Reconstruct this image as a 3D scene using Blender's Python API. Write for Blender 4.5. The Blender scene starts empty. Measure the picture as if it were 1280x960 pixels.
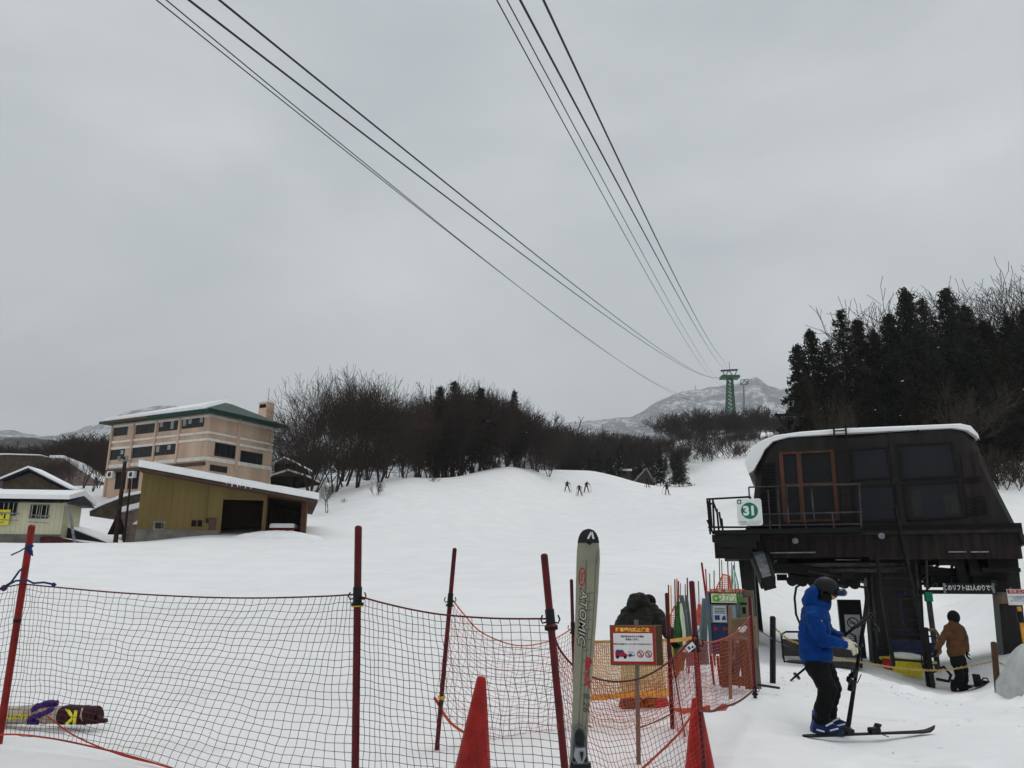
HAZE = 0.00024
import bpy, bmesh, math, random
import numpy as np
from mathutils import Vector, Matrix, noise
R = math.radians
random.seed(7)
scene = bpy.context.scene
COL = scene.collection

# ---------------------------------------------------------------- camera
F = 960.0; PITCH = R(14.3); EYE = 1.65
CP, SP = math.cos(PITCH), math.sin(PITCH)
cam_d = bpy.data.cameras.new("camera"); cam = bpy.data.objects.new("camera", cam_d); COL.objects.link(cam)
cam.location = (0, 0, EYE); cam.rotation_euler = (math.pi/2 + PITCH, 0, 0)
cam_d.sensor_width = 36; cam_d.lens = 27; cam_d.clip_start = 0.05; cam_d.clip_end = 12000
scene.camera = cam

def ray(u, v):
    d = -(v-480)/F
    return Vector(((u-640)/F, CP - d*SP, SP + d*CP))
def P(u, v, Y):
    r = ray(u, v); t = Y/r.y
    return Vector((r.x*t, Y, EYE + r.z*t))

# ---------------------------------------------------------------- tags
def tag(o, label=None, cat=None, group=None, kind=None):
    if label: o['label'] = label
    if cat: o['category'] = cat
    if group: o['group'] = group
    if kind: o['kind'] = kind
    return o
def empty(name, loc=(0,0,0), rz=0, label=None, cat=None, group=None):
    o = bpy.data.objects.new(name, None); COL.objects.link(o)
    o.location = loc; o.rotation_euler = (0, 0, rz); o.empty_display_size = .1
    return tag(o, label, cat, group)
def copy_tree(o, parent=None):
    c = o.copy(); COL.objects.link(c)
    if parent: c.parent = parent
    for ch in list(o.children): copy_tree(ch, c)
    return c

# ---------------------------------------------------------------- materials
M = {}
def mat(name, col, rough=.6, var=.12, scale=6, metal=0, bump=0, bscale=20, spec=.22, streak=False):
    if col[0] < .7: col = tuple(c**1.15 for c in col)
    m = bpy.data.materials.new(name); m.use_nodes = True
    n = m.node_tree.nodes; l = m.node_tree.links; b = n['Principled BSDF']
    b.inputs['Roughness'].default_value = rough; b.inputs['Metallic'].default_value = metal
    b.inputs['Specular IOR Level'].default_value = spec
    tc = n.new('ShaderNodeTexCoord')
    mp = n.new('ShaderNodeMapping'); l.new(tc.outputs['Object'], mp.inputs['Vector'])
    if streak: mp.inputs['Scale'].default_value = (1, 1, .12)
    nz = n.new('ShaderNodeTexNoise'); nz.inputs['Scale'].default_value = scale; nz.inputs['Detail'].default_value = 5
    l.new(mp.outputs[0], nz.inputs['Vector'])
    rp = n.new('ShaderNodeValToRGB')
    rp.color_ramp.elements[0].position = .3; rp.color_ramp.elements[1].position = .7
    rp.color_ramp.elements[0].color = (*[max(0, c*(1-var*1.6)) for c in col], 1)
    rp.color_ramp.elements[1].color = (*[min(1, c*(1+var*1.3)) for c in col], 1)
    l.new(nz.outputs['Fac'], rp.inputs['Fac']); l.new(rp.outputs[0], b.inputs['Base Color'])
    if bump:
        n2 = n.new('ShaderNodeTexNoise'); n2.inputs['Scale'].default_value = bscale; n2.inputs['Detail'].default_value = 4
        l.new(tc.outputs['Object'], n2.inputs['Vector'])
        bp = n.new('ShaderNodeBump'); bp.inputs['Strength'].default_value = bump; bp.inputs['Distance'].default_value = .03
        l.new(n2.outputs['Fac'], bp.inputs['Height']); l.new(bp.outputs[0], b.inputs['Normal'])
    M[name] = m
    return m
mat('net_red', (.42,.06,.035), .6, .3, 3)
mat('net_dark', (.13,.02,.017), .6, .3, 3)
mat('net_orange', (.62,.13,.05), .6, .2, 3)
mat('post_red', (.115,.008,.014), .42, .25, 9, bump=.1)
mat('post_scarlet', (.26,.018,.012), .4, .2, 9, bump=.1)
mat('pole_wine', (.10,.008,.015), .4, .25, 7)
mat('black_plastic', (.012,.012,.014), .45, .2, 12)
mat('yellow_plastic', (.62,.42,.05), .5, .2, 12)
mat('cone_red', (.40,.022,.018), .5, .22, 7, bump=.25, bscale=14)
mat('cream_board', (.55,.55,.50), .5, .08, 12)
mat('wood', (.25,.17,.11), .8, .35, 5, bump=.5, bscale=40, streak=True)
mat('wood_dark', (.13,.075,.045), .8, .35, 5, bump=.5, bscale=40, streak=True)
mat('wood_grey', (.24,.2,.165), .85, .35, 5, bump=.5, bscale=40, streak=True)
mat('sign_red', (.42,.035,.03), .5, .1)
mat('sign_white', (.72,.72,.72), .5, .05)
mat('sign_yellow', (.85,.6,.08), .5, .05)
mat('ink', (.012,.012,.014), .5, .05)
mat('ink_blue', (.05,.07,.25), .5, .1)
mat('ink_red', (.42,.03,.035), .5, .1)
mat('ink_green', (.0,.22,.12), .45, .05)
mat('lime_green', (.12,.42,.06), .5, .1)
mat('olive_jacket', (.026,.026,.02), .75, .3, 6, bump=.6, bscale=14)
mat('ochre_trousers', (.20,.12,.035), .8, .35, 8, bump=.4, bscale=20)
mat('skin', (.48,.28,.2), .55, .08, 20)
mat('blue_jacket', (.0006,.052,.215), .6, .2, 7, bump=.6, bscale=12, spec=.08)
mat('blue_boot', (.006,.03,.14), .35, .3, 12)
mat('black_cloth', (.007,.007,.008), .85, .3, 10, bump=.4, bscale=14, spec=.2)
mat('helmet', (.011,.011,.012), .55, .2, 10, spec=.25)
mat('goggle', (.015,.03,.07), .12, .2, 10)
mat('cream_glove', (.66,.62,.5), .7, .12, 20, bump=.3, bscale=50)
mat('brown_jacket', (.12,.058,.025), .8, .2, 7, bump=.4, bscale=12)
mat('steel', (.2,.2,.21), .4, .2, 10, metal=.8)
mat('station_brown', (.0185,.0135,.0128), .6, .55, 3.5, bump=.25, bscale=6, spec=.3, streak=True)
mat('station_rust', (.026,.0175,.0155), .75, .75, 7, bump=.25, streak=True, spec=.25)
mat('station_black', (.009,.008,.008), .7, .3, 5, spec=.25)
mat('station_pane', (.024,.024,.03), .4, .12, 1.2, spec=.15)
mat('station_steel', (.07,.065,.07), .5, .4, 4, metal=.3)
mat('galvanised', (.28,.29,.31), .5, .3, 6, metal=.3)
mat('door_wood', (.10,.045,.025), .6, .25, 6, streak=True)
mat('door_glass', (.016,.018,.02), .4, .2, 2, spec=.15)
mat('louver', (.008,.007,.007), .7, .1)
mat('chair_blue', (.02,.03,.1), .5, .2, 8)
mat('chair_yellow', (.66,.56,.04), .55, .12, 8)
mat('chair_pad', (.06,.052,.05), .7, .2, 8)
mat('chain_yellow', (.45,.33,.11), .5, .2, 30)
mat('hotel_wall', (.58,.43,.33), .85, .12, .6, bump=.2, streak=True)
mat('hotel_band', (.69,.66,.62), .8, .1, 2)
mat('hotel_dark', (.12,.075,.06), .85, .2, 2)
mat('green_roof', (.004,.055,.04), .5, .15, 3)
mat('window_dark', (.018,.021,.025), .12, .3, .8)
mat('window_frame', (.05,.05,.05), .5, .1)
mat('curtain', (.35,.36,.36), .8, .2, 3)
mat('garage_olive', (.2,.148,.06), .75, .1, .7, bump=.15, streak=True)
mat('concrete', (.2,.19,.17), .9, .2, 2, bump=.4)
mat('dark_interior', (.008,.007,.007), .9, .2)
mat('rust_wall', (.1,.045,.03), .85, .3, 2, streak=True)
mat('cream_siding', (.66,.64,.47), .75, .06, 1)
mat('navy_metal', (.016,.02,.045), .5, .2, 3)
mat('maroon_metal', (.1,.018,.022), .6, .3, 3)
mat('brown_wall', (.09,.07,.05), .85, .25, 2)
mat('pinkish_wall', (.25,.2,.18), .85, .25, 2)
mat('bark', (.06,.043,.036), .9, .3, 3, spec=.15)
mat('bark_grey', (.075,.06,.048), .9, .3, 3, spec=.15)
mat('cedar', (.019,.022,.014), .85, .5, 1.4, spec=.15)
mat('cedar_rust', (.034,.026,.016), .85, .5, 1.4, spec=.15)
mat('tower_green', (.012,.12,.055), .5, .25, 2)
mat('tower_grey', (.25,.27,.28), .6, .1)
mat('cable', (.022,.022,.035), .5, .1)
mat('car_red', (.3,.03,.03), .35, .1)
mat('tan_mesh', (.66,.55,.32), .7, .15, 8)
mat('strap_orange', (.72,.33,.05), .6, .15, 8)
mat('teal_mesh', (.12,.36,.3), .7, .3, 8)
mat('green_mesh', (.05,.2,.07), .7, .3, 8)
mat('coral_mesh', (.65,.13,.08), .7, .25, 8)
mat('cabinet_blue', (.035,.06,.13), .5, .15, 3)
mat('cabinet_grey', (.13,.17,.19), .5, .15, 3)
mat('glass_pale', (.42,.5,.52), .3, .15, 3)
mat('paper_cream', (.7,.72,.5), .6, .05)
mat('paper', (.62,.68,.72), .6, .05)
mat('olive_box', (.2,.23,.15), .6, .1)
mat('ski_cap', (.27,.262,.2), .35, .1, 4, spec=.3)
mat('ski_letter', (.4,.39,.33), .4, .05)
mat('ski_groove', (.17,.15,.12), .35, .08, 6)
mat('ski_grey', (.1,.105,.1), .4, .1)
mat('ski_black', (.012,.012,.013), .3, .2, 8)
mat('binding_grey', (.15,.16,.17), .35, .3, 14)
mat('purple', (.06,.03,.2), .7, .3, 30)
mat('pad_cream', (.48,.42,.35), .7, .15, 20)
mat('pad_wine', (.045,.012,.02), .6, .25, 20)
mat('pad_yellow', (.75,.68,.05), .6, .1)
mat('tarp', (.5,.51,.5), .6, .1, 6, bump=.5)
mat('rope_blue', (.03,.05,.16), .7, .2, 40)
mat('soft_snow', (.83,.83,.835), .6, .03, 2, bump=.3, bscale=4)

def snow_material():
    m = bpy.data.materials.new('snow'); m.use_nodes = True
    n = m.node_tree.nodes; l = m.node_tree.links; b = n['Principled BSDF']
    b.inputs['Roughness'].default_value = .55; b.inputs['Specular IOR Level'].default_value = .25
    tc = n.new('ShaderNodeTexCoord')
    n1 = n.new('ShaderNodeTexNoise'); n1.inputs['Scale'].default_value = .5; n1.inputs['Detail'].default_value = 8
    n1.inputs['Roughness'].default_value = .65
    l.new(tc.outputs['Object'], n1.inputs['Vector'])
    rp = n.new('ShaderNodeValToRGB'); rp.color_ramp.elements[0].position = .3; rp.color_ramp.elements[1].position = .68
    rp.color_ramp.elements[0].color = (.795,.79,.787,1); rp.color_ramp.elements[1].color = (.88,.872,.866,1)
    l.new(n1.outputs['Fac'], rp.inputs['Fac'])
    # faint trodden dirt, only where the noise peaks
    n3 = n.new('ShaderNodeTexNoise'); n3.inputs['Scale'].default_value = 1.3; n3.inputs['Detail'].default_value = 6
    mp3 = n.new('ShaderNodeMapping'); mp3.inputs['Scale'].default_value = (.5,1.6,1)
    l.new(tc.outputs['Object'], mp3.inputs[0]); l.new(mp3.outputs[0], n3.inputs['Vector'])
    r3 = n.new('ShaderNodeValToRGB'); r3.color_ramp.elements[0].position = .6; r3.color_ramp.elements[1].position = .82
    r3.color_ramp.elements[0].color = (0,0,0,1); r3.color_ramp.elements[1].color = (.6,.6,.6,1)
    l.new(n3.outputs['Fac'], r3.inputs['Fac'])
    mx = n.new('ShaderNodeMix'); mx.data_type = 'RGBA'; l.new(r3.outputs[0], mx.inputs[0])
    l.new(rp.outputs[0], mx.inputs[6]); mx.inputs[7].default_value = (.55,.52,.46,1)
    l.new(mx.outputs[2], b.inputs['Base Color'])
    n2 = n.new('ShaderNodeTexNoise'); n2.inputs['Scale'].default_value = 5; n2.inputs['Detail'].default_value = 8; n2.inputs['Roughness'].default_value = .7
    l.new(tc.outputs['Object'], n2.inputs['Vector'])
    bp = n.new('ShaderNodeBump'); bp.inputs['Strength'].default_value = .4; bp.inputs['Distance'].default_value = .03
    l.new(n2.outputs['Fac'], bp.inputs['Height']); l.new(bp.outputs[0], b.inputs['Normal'])
    M['snow'] = m
snow_material()

# ---------------------------------------------------------------- mesh builder
class MB:
    def __init__(s): s.v = []; s.f = []; s.smooth = False
    def add(s, vs, fs):
        n = len(s.v); s.v += [tuple(x) for x in vs]; s.f += [tuple(i+n for i in f) for f in fs]; return s
    def box(s, a, b):
        (x0,y0,z0),(x1,y1,z1) = a, b
        return s.add([(x0,y0,z0),(x1,y0,z0),(x1,y1,z0),(x0,y1,z0),(x0,y0,z1),(x1,y0,z1),(x1,y1,z1),(x0,y1,z1)],
                     [(0,3,2,1),(4,5,6,7),(0,1,5,4),(1,2,6,5),(2,3,7,6),(3,0,4,7)])
    def bar(s, a, b, w, h=None, up=(0,0,1)):
        """rectangular bar from a to b, width w (sideways) and h"""
        a, b = Vector(a), Vector(b); h = h or w; d = (b-a).normalized(); up = Vector(up)
        if abs(d.dot(up)) > .98: up = Vector((0,1,0))
        sx = d.cross(up).normalized(); sz = sx.cross(d)
        q = [(-w/2,-h/2),(w/2,-h/2),(w/2,h/2),(-w/2,h/2)]
        vs = [a+sx*x+sz*z for x,z in q] + [b+sx*x+sz*z for x,z in q]
        return s.add(vs, [(0,1,2,3),(4,7,6,5),(0,4,5,1),(1,5,6,2),(2,6,7,3),(3,7,4,0)])
    def tube(s, pts, r, n=6, caps=True):
        pts = [Vector(p) for p in pts]; m = len(pts)
        rs = r if isinstance(r, (list, tuple)) else [r]*m
        vs = []; px = None
        for i, p in enumerate(pts):
            d = (pts[min(i+1,m-1)]-pts[max(i-1,0)])
            d = d.normalized() if d.length > 1e-9 else Vector((0,0,1))
            if px is None:
                t = Vector((0,0,1)) if abs(d.z) < .9 else Vector((1,0,0)); px = d.cross(t).normalized()
            else:
                px = (px - d*px.dot(d))
                px = px.normalized() if px.length > 1e-6 else d.orthogonal().normalized()
            py = d.cross(px)
            for k in range(n):
                a = 2*math.pi*k/n; vs.append(p + (px*math.cos(a)+py*math.sin(a))*rs[i])
        fs = [(i*n+k, i*n+(k+1)%n, (i+1)*n+(k+1)%n, (i+1)*n+k) for i in range(m-1) for k in range(n)]
        if caps: fs += [tuple(range(n-1,-1,-1)), tuple((m-1)*n+k for k in range(n))]
        return s.add(vs, fs)
    def prism(s, pts, vec, inset=0):
        """polygon (3D points) extruded by vec"""
        pts = [Vector(p) for p in pts]; vec = Vector(vec); n = len(pts)
        rings = [pts]
        if inset:
            c = sum(pts, Vector())/n
            ins = [p + (c-p).normalized()*inset for p in pts]
            u = vec.normalized()*inset
            rings = [ins, [p+u for p in pts], [p+vec-u for p in pts], [p+vec for p in ins]]
        else: rings = [pts, [p+vec for p in pts]]
        k = len(rings); vs = [p for r_ in rings for p in r_]
        fs = [(j*n+i, j*n+(i+1)%n, (j+1)*n+(i+1)%n, (j+1)*n+i) for j in range(k-1) for i in range(n)]
        fs += [tuple(range(n-1,-1,-1)), tuple((k-1)*n+i for i in range(n))]
        return s.add(vs, fs)
    def ball(s, c, r, n=8, m=6, sq=(1,1,1)):
        vs = []; fs = []
        for j in range(m+1):
            th = math.pi*j/m
            for i in range(n):
                a = 2*math.pi*i/n
                vs.append((c[0]+r*sq[0]*math.sin(th)*math.cos(a), c[1]+r*sq[1]*math.sin(th)*math.sin(a), c[2]+r*sq[2]*math.cos(th)))
        for j in range(m):
            for i in range(n):
                fs.append((j*n+i, (j+1)*n+i, (j+1)*n+(i+1)%n, j*n+(i+1)%n))
        return s.add(vs, fs)
    def lathe(s, prof, n=24, c=(0,0,0)):
        vs = [(c[0]+r*math.cos(2*math.pi*k/n), c[1]+r*math.sin(2*math.pi*k/n), c[2]+z) for r, z in prof for k in range(n)]
        m = len(prof)
        fs = [(i*n+k, i*n+(k+1)%n, (i+1)*n+(k+1)%n, (i+1)*n+k) for i in range(m-1) for k in range(n)]
        fs += [tuple(range(n-1,-1,-1)), tuple((m-1)*n+k for k in range(n))]
        return s.add(vs, fs)
    def build(s, name, m, parent=None, smooth=False, fix=True):
        me = bpy.data.meshes.new(name); me.from_pydata(s.v, [], s.f)
        if fix:
            bm = bmesh.new(); bm.from_mesh(me); bmesh.ops.recalc_face_normals(bm, faces=bm.faces); bm.to_mesh(me); bm.free()
        me.materials.append(M[m] if isinstance(m, str) else m)
        if smooth: me.polygons.foreach_set('use_smooth', [True]*len(me.polygons))
        me.update()
        o = bpy.data.objects.new(name, me); COL.objects.link(o)
        if parent: o.parent = parent
        return o

def text(body, size, mtx, m, parent=None, name='lettering', align='CENTER', extrude=.0006, bold=0, shear=0, sx=1):
    c = bpy.data.curves.new(name, 'FONT'); c.body = body; c.size = size; c.align_x = align; c.align_y = 'CENTER'
    c.extrude = extrude; c.offset = bold; c.shear = shear; c.resolution_u = 3
    o = bpy.data.objects.new(name, c); COL.objects.link(o)
    dg = bpy.context.evaluated_depsgraph_get()
    me = bpy.data.meshes.new_from_object(o.evaluated_get(dg))
    bpy.data.objects.remove(o)
    me.transform(mtx @ Matrix.Scale(sx, 4, (1,0,0)))
    me.materials.clear(); me.materials.append(M[m])
    me.name = name
    r = bpy.data.objects.new(name, me); COL.objects.link(r)
    if parent: r.parent = parent
    return r
def face_mtx(origin, right, up):
    """matrix that lays text (local x,y) on the plane right/up at origin"""
    r = Vector(right).normalized(); u = Vector(up).normalized(); n = r.cross(u)
    m = Matrix((( r.x,u.x,n.x,origin[0]),(r.y,u.y,n.y,origin[1]),(r.z,u.z,n.z,origin[2]),(0,0,0,1)))
    return m

def skin_mesh(name, verts, edges, m, parent=None, sub=1, disp=0, dscale=8):
    """verts: (x,y,z,rx[,ry]); grows one continuous surface"""
    me = bpy.data.meshes.new(name); me.from_pydata([v[:3] for v in verts], edges, [])
    o = bpy.data.objects.new(name, me); COL.objects.link(o)
    sk = o.modifiers.new('skin', 'SKIN'); sk.use_smooth_shade = True; sk.branch_smoothing = .6
    for i, v in enumerate(verts):
        d = me.skin_vertices[0].data[i]; d.radius = (v[3], v[4] if len(v) > 4 else v[3]); d.use_root = (i == 0)
    if sub: 
        ss = o.modifiers.new('sub', 'SUBSURF'); ss.levels = sub; ss.render_levels = sub
    dg = bpy.context.evaluated_depsgraph_get()
    m2 = bpy.data.meshes.new_from_object(o.evaluated_get(dg))
    bpy.data.objects.remove(o)
    if disp:
        for v in m2.vertices:
            k = noise.noise(v.co*dscale)+.5*noise.noise(v.co*dscale*2.3)
            v.co += v.normal*disp*k
    m2.materials.clear(); m2.materials.append(M[m]); m2.name = name
    m2.polygons.foreach_set('use_smooth', [True]*len(m2.polygons))
    r = bpy.data.objects.new(name, m2); COL.objects.link(r)
    if parent: r.parent = parent
    return r
def blob(name, chains, m, parent=None, vox=.016, disp=0, dscale=8, smooth=6):
    """one continuous surface swept through chains of (x,y,z,rx[,ry]) joints"""
    b = MB()
    for ch in chains:
        for a, c in zip(ch[:-1], ch[1:]):
            ra = (a[3], a[4] if len(a) > 4 else a[3]); rc = (c[3], c[4] if len(c) > 4 else c[3])
            L = (Vector(c[:3])-Vector(a[:3])).length; n = max(1, int(L/(min(ra[0], rc[0])*.35)))
            for i in range(n+1):
                t = i/n; p = Vector(a[:3]).lerp(Vector(c[:3]), t); rx = ra[0]+(rc[0]-ra[0])*t; ry = ra[1]+(rc[1]-ra[1])*t
                b.ball(p, 1, 12, 8, (rx, ry, (rx+ry)/2))
        if len(ch) == 1:
            a = ch[0]; ry = a[4] if len(a) > 4 else a[3]; b.ball(a[:3], 1, 14, 10, (a[3], ry, (a[3]+ry)/2))
    o = b.build(name, m)
    rm = o.modifiers.new('r','REMESH'); rm.mode = 'VOXEL'; rm.voxel_size = vox; rm.use_smooth_shade = True
    sm = o.modifiers.new('s','SMOOTH'); sm.iterations = smooth; sm.factor = .6
    dg = bpy.context.evaluated_depsgraph_get(); me = bpy.data.meshes.new_from_object(o.evaluated_get(dg)); bpy.data.objects.remove(o)
    if disp:
        for v in me.vertices:
            q = v.co*dscale; k = noise.noise(Vector((q.x,q.y,q.z*1.8)))+.5*noise.noise(q*2.3)+.35*abs(noise.noise(Vector((q.x*.7,q.y*.7,q.z*2.6)))); v.co += v.normal*disp*k
    me.materials.clear(); me.materials.append(M[m]); me.name = name
    me.polygons.foreach_set('use_smooth', [True]*len(me.polygons))
    r = bpy.data.objects.new(name, me); COL.objects.link(r)
    if parent: r.parent = parent
    return r
def chains_of(pts, edges):
    return [[pts[a], pts[b]] for a, b in edges]
def chain(*pts):
    return list(pts), [(i, i+1) for i in range(len(pts)-1)]

# ---------------------------------------------------------------- terrain
# control points: (pixel u, pixel v, distance ahead) or explicit metres ('w', x, y, z)
CT = [
 (0,925,6.2),(225,962,5.6),(545,942,7.0),(799,955,6.5),(841,912,8.0),(944,874,10),(1040,917,8.9),(1200,958,7.3),(1270,930,8.2),(790,888,9.9),
 (180,880,8),(420,880,8.5),(300,830,11),(640,850,10.5),(150,790,16),(450,770,19),(760,800,16),(60,730,28),(300,722,31),(600,710,36),(850,735,26),
 (0,681,50),(100,680,50),(180,677,49),(260,668,52),(330,668,54),(400,660,60),(500,655,70),(640,640,88),(760,636,100),(880,640,95),
 (709,615,118),(835,617,118),(780,599,160),(870,606,150),(925,600,150),(640,584,130),(600,592,110),
 (412,643,78),(460,614,86),(560,600,100),(560,598,116),(600,590,128),(502,600,94),(500,597,112),(455,606,98),(440,602,115),(535,598,104),(640,585,118),(700,587,150),(740,589,155),(770,606,128),(380,640,80),(360,625,84),
 (830,575,190),(870,556,205),(920,553,215),(850,600,165),(980,560,200),
 (1000,620,120),(1240,640,48),(1275,600,58),(1275,570,68),(1100,580,75),(1000,590,90),
 (966,854,12.5),(1010,840,14.3),(1060,838,14.5),(1100,848,14.5),(1150,868,14.2),(1200,872,14.2),(1247,862,14),(1275,866,13.6),
 (1200,864,17.7),(1110,838,19.5),(940,825,19),(1262,826,18.5),(1050,815,24),(1200,810,27),(1200,770,36),(1000,745,38),(1250,745,34),(1150,720,42),
 (1100,680,46),(940,700,42),
 (60,705,60),(130,690,62),(110,645,80),(120,615,100),(160,640,85),(60,610,110),(230,640,95),(300,625,100),(60,600,200),(0,595,250),(130,600,180),(-60,600,200),(740,595,178),(700,596,175),(800,606,178),(1100,923,8.75),(1170,922,8.6),
 ('w',0,0,.02),('w',0,3,.12),('w',-3,3.5,.22),('w',3,3.5,.0),('w',-3,-3,0),('w',3,-3,0),('w',0,-30,-1),('w',-60,-40,-1),('w',60,-40,0),('w',60,0,1),('w',-60,0,0),
 ('w',40,30,3),('w',90,60,14),('w',-80,60,5),('w',120,150,40),('w',0,420,38),('w',-300,300,22),('w',300,300,45),('w',-150,180,22),('w',-400,0,10),('w',400,0,20),('w',0,-400,-20),
]
cp = []
for c in CT:
    cp.append(tuple(c[1:]) if c[0] == 'w' else tuple(P(*c)))
cp = np.array(cp)
def warp(x, y):
    # compress distance so that near and far control points are evenly spread
    r = np.sqrt(x*x+y*y)+1e-6; k = np.log1p(r/6.0)/r*10
    return x*k, y*k
def _U(r2): return np.where(r2 > 0, r2*np.log(r2+1e-12), 0)
wx, wy = warp(cp[:,0], cp[:,1]); N_ = len(cp)
K = _U((wx[:,None]-wx[None])**2 + (wy[:,None]-wy[None])**2) + np.eye(N_)*.04
# interpolate elevation angle-like quantity z/(r+8)
rr = np.hypot(cp[:,0], cp[:,1]); tgt = (cp[:,2]-EYE)/(rr+3)
Pm = np.stack([np.ones(N_), wx, wy], 1)
A_ = np.zeros((N_+3, N_+3)); A_[:N_,:N_] = K; A_[:N_,N_:] = Pm; A_[N_:,:N_] = Pm.T
SOL = np.linalg.solve(A_, np.concatenate([tgt, np.zeros(3)]))
def ground_np(x, y):
    x = np.asarray(x, float); y = np.asarray(y, float)
    a, b = warp(x, y); out = np.zeros(x.shape)
    for i in range(N_): out += SOL[i]*_U((a-wx[i])**2+(b-wy[i])**2)
    out += SOL[N_] + SOL[N_+1]*a + SOL[N_+2]*b
    r = np.hypot(x, y)
    z = out*(r+3)+EYE
    w = np.clip((r-380)/250, 0, 1); w = w*w*(3-2*w)
    far = 25 + 0*r
    far = np.where(y < 0, 0, far)
    return z*(1-w) + far*w
def lump(x, y, z=0.0):
    """trodden snow relief near the camera"""
    r = math.hypot(x, y)
    h = 0
    if r < 60:
        f = max(0, 1-r/60)
        g = math.exp(-((max(0, y-11))/6.0)**2) if x < 4 else 1
        h += .05*noise.noise((x*.55, y*.55, 1.3))*f*g
        h += .022*noise.noise((x*1.7, y*1.7, 4.3))*f*g
    if r < 26:
        f = max(0, 1-r/26)*(math.exp(-((max(0, y-9))/5.0)**2) if x < 4 else 1)
        tr = .35 + .65*min(1, max(0, (x+1.0)/3.5))       # more trodden on the right
        h += .03*tr*noise.noise((x*4.5, y*4.5, 7.1))*f
        h += .03*tr*max(0, noise.noise((x*2.6, y*3.4, 17.1))-.1)*f*2
    if r < 18: h += .016*noise.noise((x*8.5, y*8.5, 2.7))*min(1, max(.25, (x-.5)/3))
    h *= 1-.85*math.exp(-((x-3.9)/1.5)**2-((y-8.8)/.7)**2)
    # broken mound in front of the station
    m = math.exp(-((y-13.2)/1.9)**2) * min(1, max(0, (x-4.2)/1.2))
    if m > .01: h += m*(.17*noise.noise((x*1.4, y*1.4, 9.2))+.075*noise.noise((x*4, y*4, 3.2))+.03*noise.noise((x*9, y*9, 5.2)))
    if r > 45: h += min(1,(r-45)/60)*.16*noise.noise((x*.06, y*.06, 2.2))
    return h
def gz(x, y):
    return float(ground_np(np.array([x]), np.array([y]))[0]) + lump(x, y)
def gp(u, Y, v=640):
    """ground point under pixel column u at distance Y"""
    p = P(u, v, Y); z = gz(p.x, Y)
    for _ in range(3):
        d_ = (Y, )
        # refine x for the pixel column given real height
        t = Y*CP + (z-EYE)*SP
        x = (u-640)/F*t; z = gz(x, Y)
    return Vector((x, Y, z))

def build_ground():
    angs = []
    a = -180.0
    while a < 180:
        angs.append(a)
        a += .33 if abs(a) < 38 else (1.2 if abs(a) < 60 else 4)
    rads = [1.2]
    while rads[-1] < 9000:
        r = rads[-1]; rads.append(r + max(.045, r*(.0105 if r < 40 else (.018 if r < 300 else .12))))
    vs = [(0,0,gz(0,0))]; 
    X = np.array([[r*math.sin(R(a)) for a in angs] for r in rads]); Y = np.array([[r*math.cos(R(a)) for a in angs] for r in rads])
    Z = ground_np(X.ravel(), Y.ravel()).reshape(X.shape)
    n = len(angs)
    for i in range(len(rads)):
        for j in range(n):
            x, y, z = float(X[i,j]), float(Y[i,j]), float(Z[i,j])
            if rads[i] < 400: z += lump(x, y)
            vs.append((x, y, z))
    fs = [(0, 1+(j+1)%n, 1+j) for j in range(n)]
    for i in range(len(rads)-1):
        b0 = 1+i*n; b1 = b0+n
        for j in range(n): fs.append((b0+j, b0+(j+1)%n, b1+(j+1)%n, b1+j))
    b = MB(); b.v = vs; b.f = fs
    o = b.build('snow_ground', 'snow', smooth=True)
    tag(o, kind='structure')
    print('ground faces', len(fs))
build_ground()
# ---------------------------------------------------------------- mountains
def mountain_mat(name, trees, bare, s1, thr):
    m = bpy.data.materials.new(name); m.use_nodes = True
    n = m.node_tree.nodes; l = m.node_tree.links; b = n['Principled BSDF']
    b.inputs['Roughness'].default_value = .9; b.inputs['Specular IOR Level'].default_value = .1
    tc = n.new('ShaderNodeTexCoord')
    mp = n.new('ShaderNodeMapping'); mp.inputs['Scale'].default_value = (1,.3,1); l.new(tc.outputs['Object'], mp.inputs[0])
    n1 = n.new('ShaderNodeTexNoise'); n1.inputs['Scale'].default_value = s1; n1.inputs['Detail'].default_value = 10; n1.inputs['Roughness'].default_value = .75
    l.new(mp.outputs[0], n1.inputs['Vector'])
    n2 = n.new('ShaderNodeTexNoise'); n2.inputs['Scale'].default_value = s1*.18; n2.inputs['Detail'].default_value = 4
    l.new(mp.outputs[0], n2.inputs['Vector'])
    ad = n.new('ShaderNodeMath'); ad.operation = 'MULTIPLY_ADD'; ad.inputs[1].default_value = .5
    l.new(n2.outputs['Fac'], ad.inputs[0]); l.new(n1.outputs['Fac'], ad.inputs[2])
    rp = n.new('ShaderNodeValToRGB'); e = rp.color_ramp.elements
    e[0].position = thr-.08; e[1].position = thr+.1; e[0].color = (*trees,1); e[1].color = (*bare,1)
    l.new(ad.outputs[0], rp.inputs['Fac']); l.new(rp.outputs[0], b.inputs['Base Color'])
    M[name] = m
mountain_mat('hazed_mountain_woods', (.21,.215,.23), (.77,.79,.82), .1, .80)  # tree tone paled so part of the distance haze is painted into the colour
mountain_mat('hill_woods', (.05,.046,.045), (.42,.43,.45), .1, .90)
mountain_mat('slope_woods', (.045,.04,.04), (.55,.57,.6), .14, .86)

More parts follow.
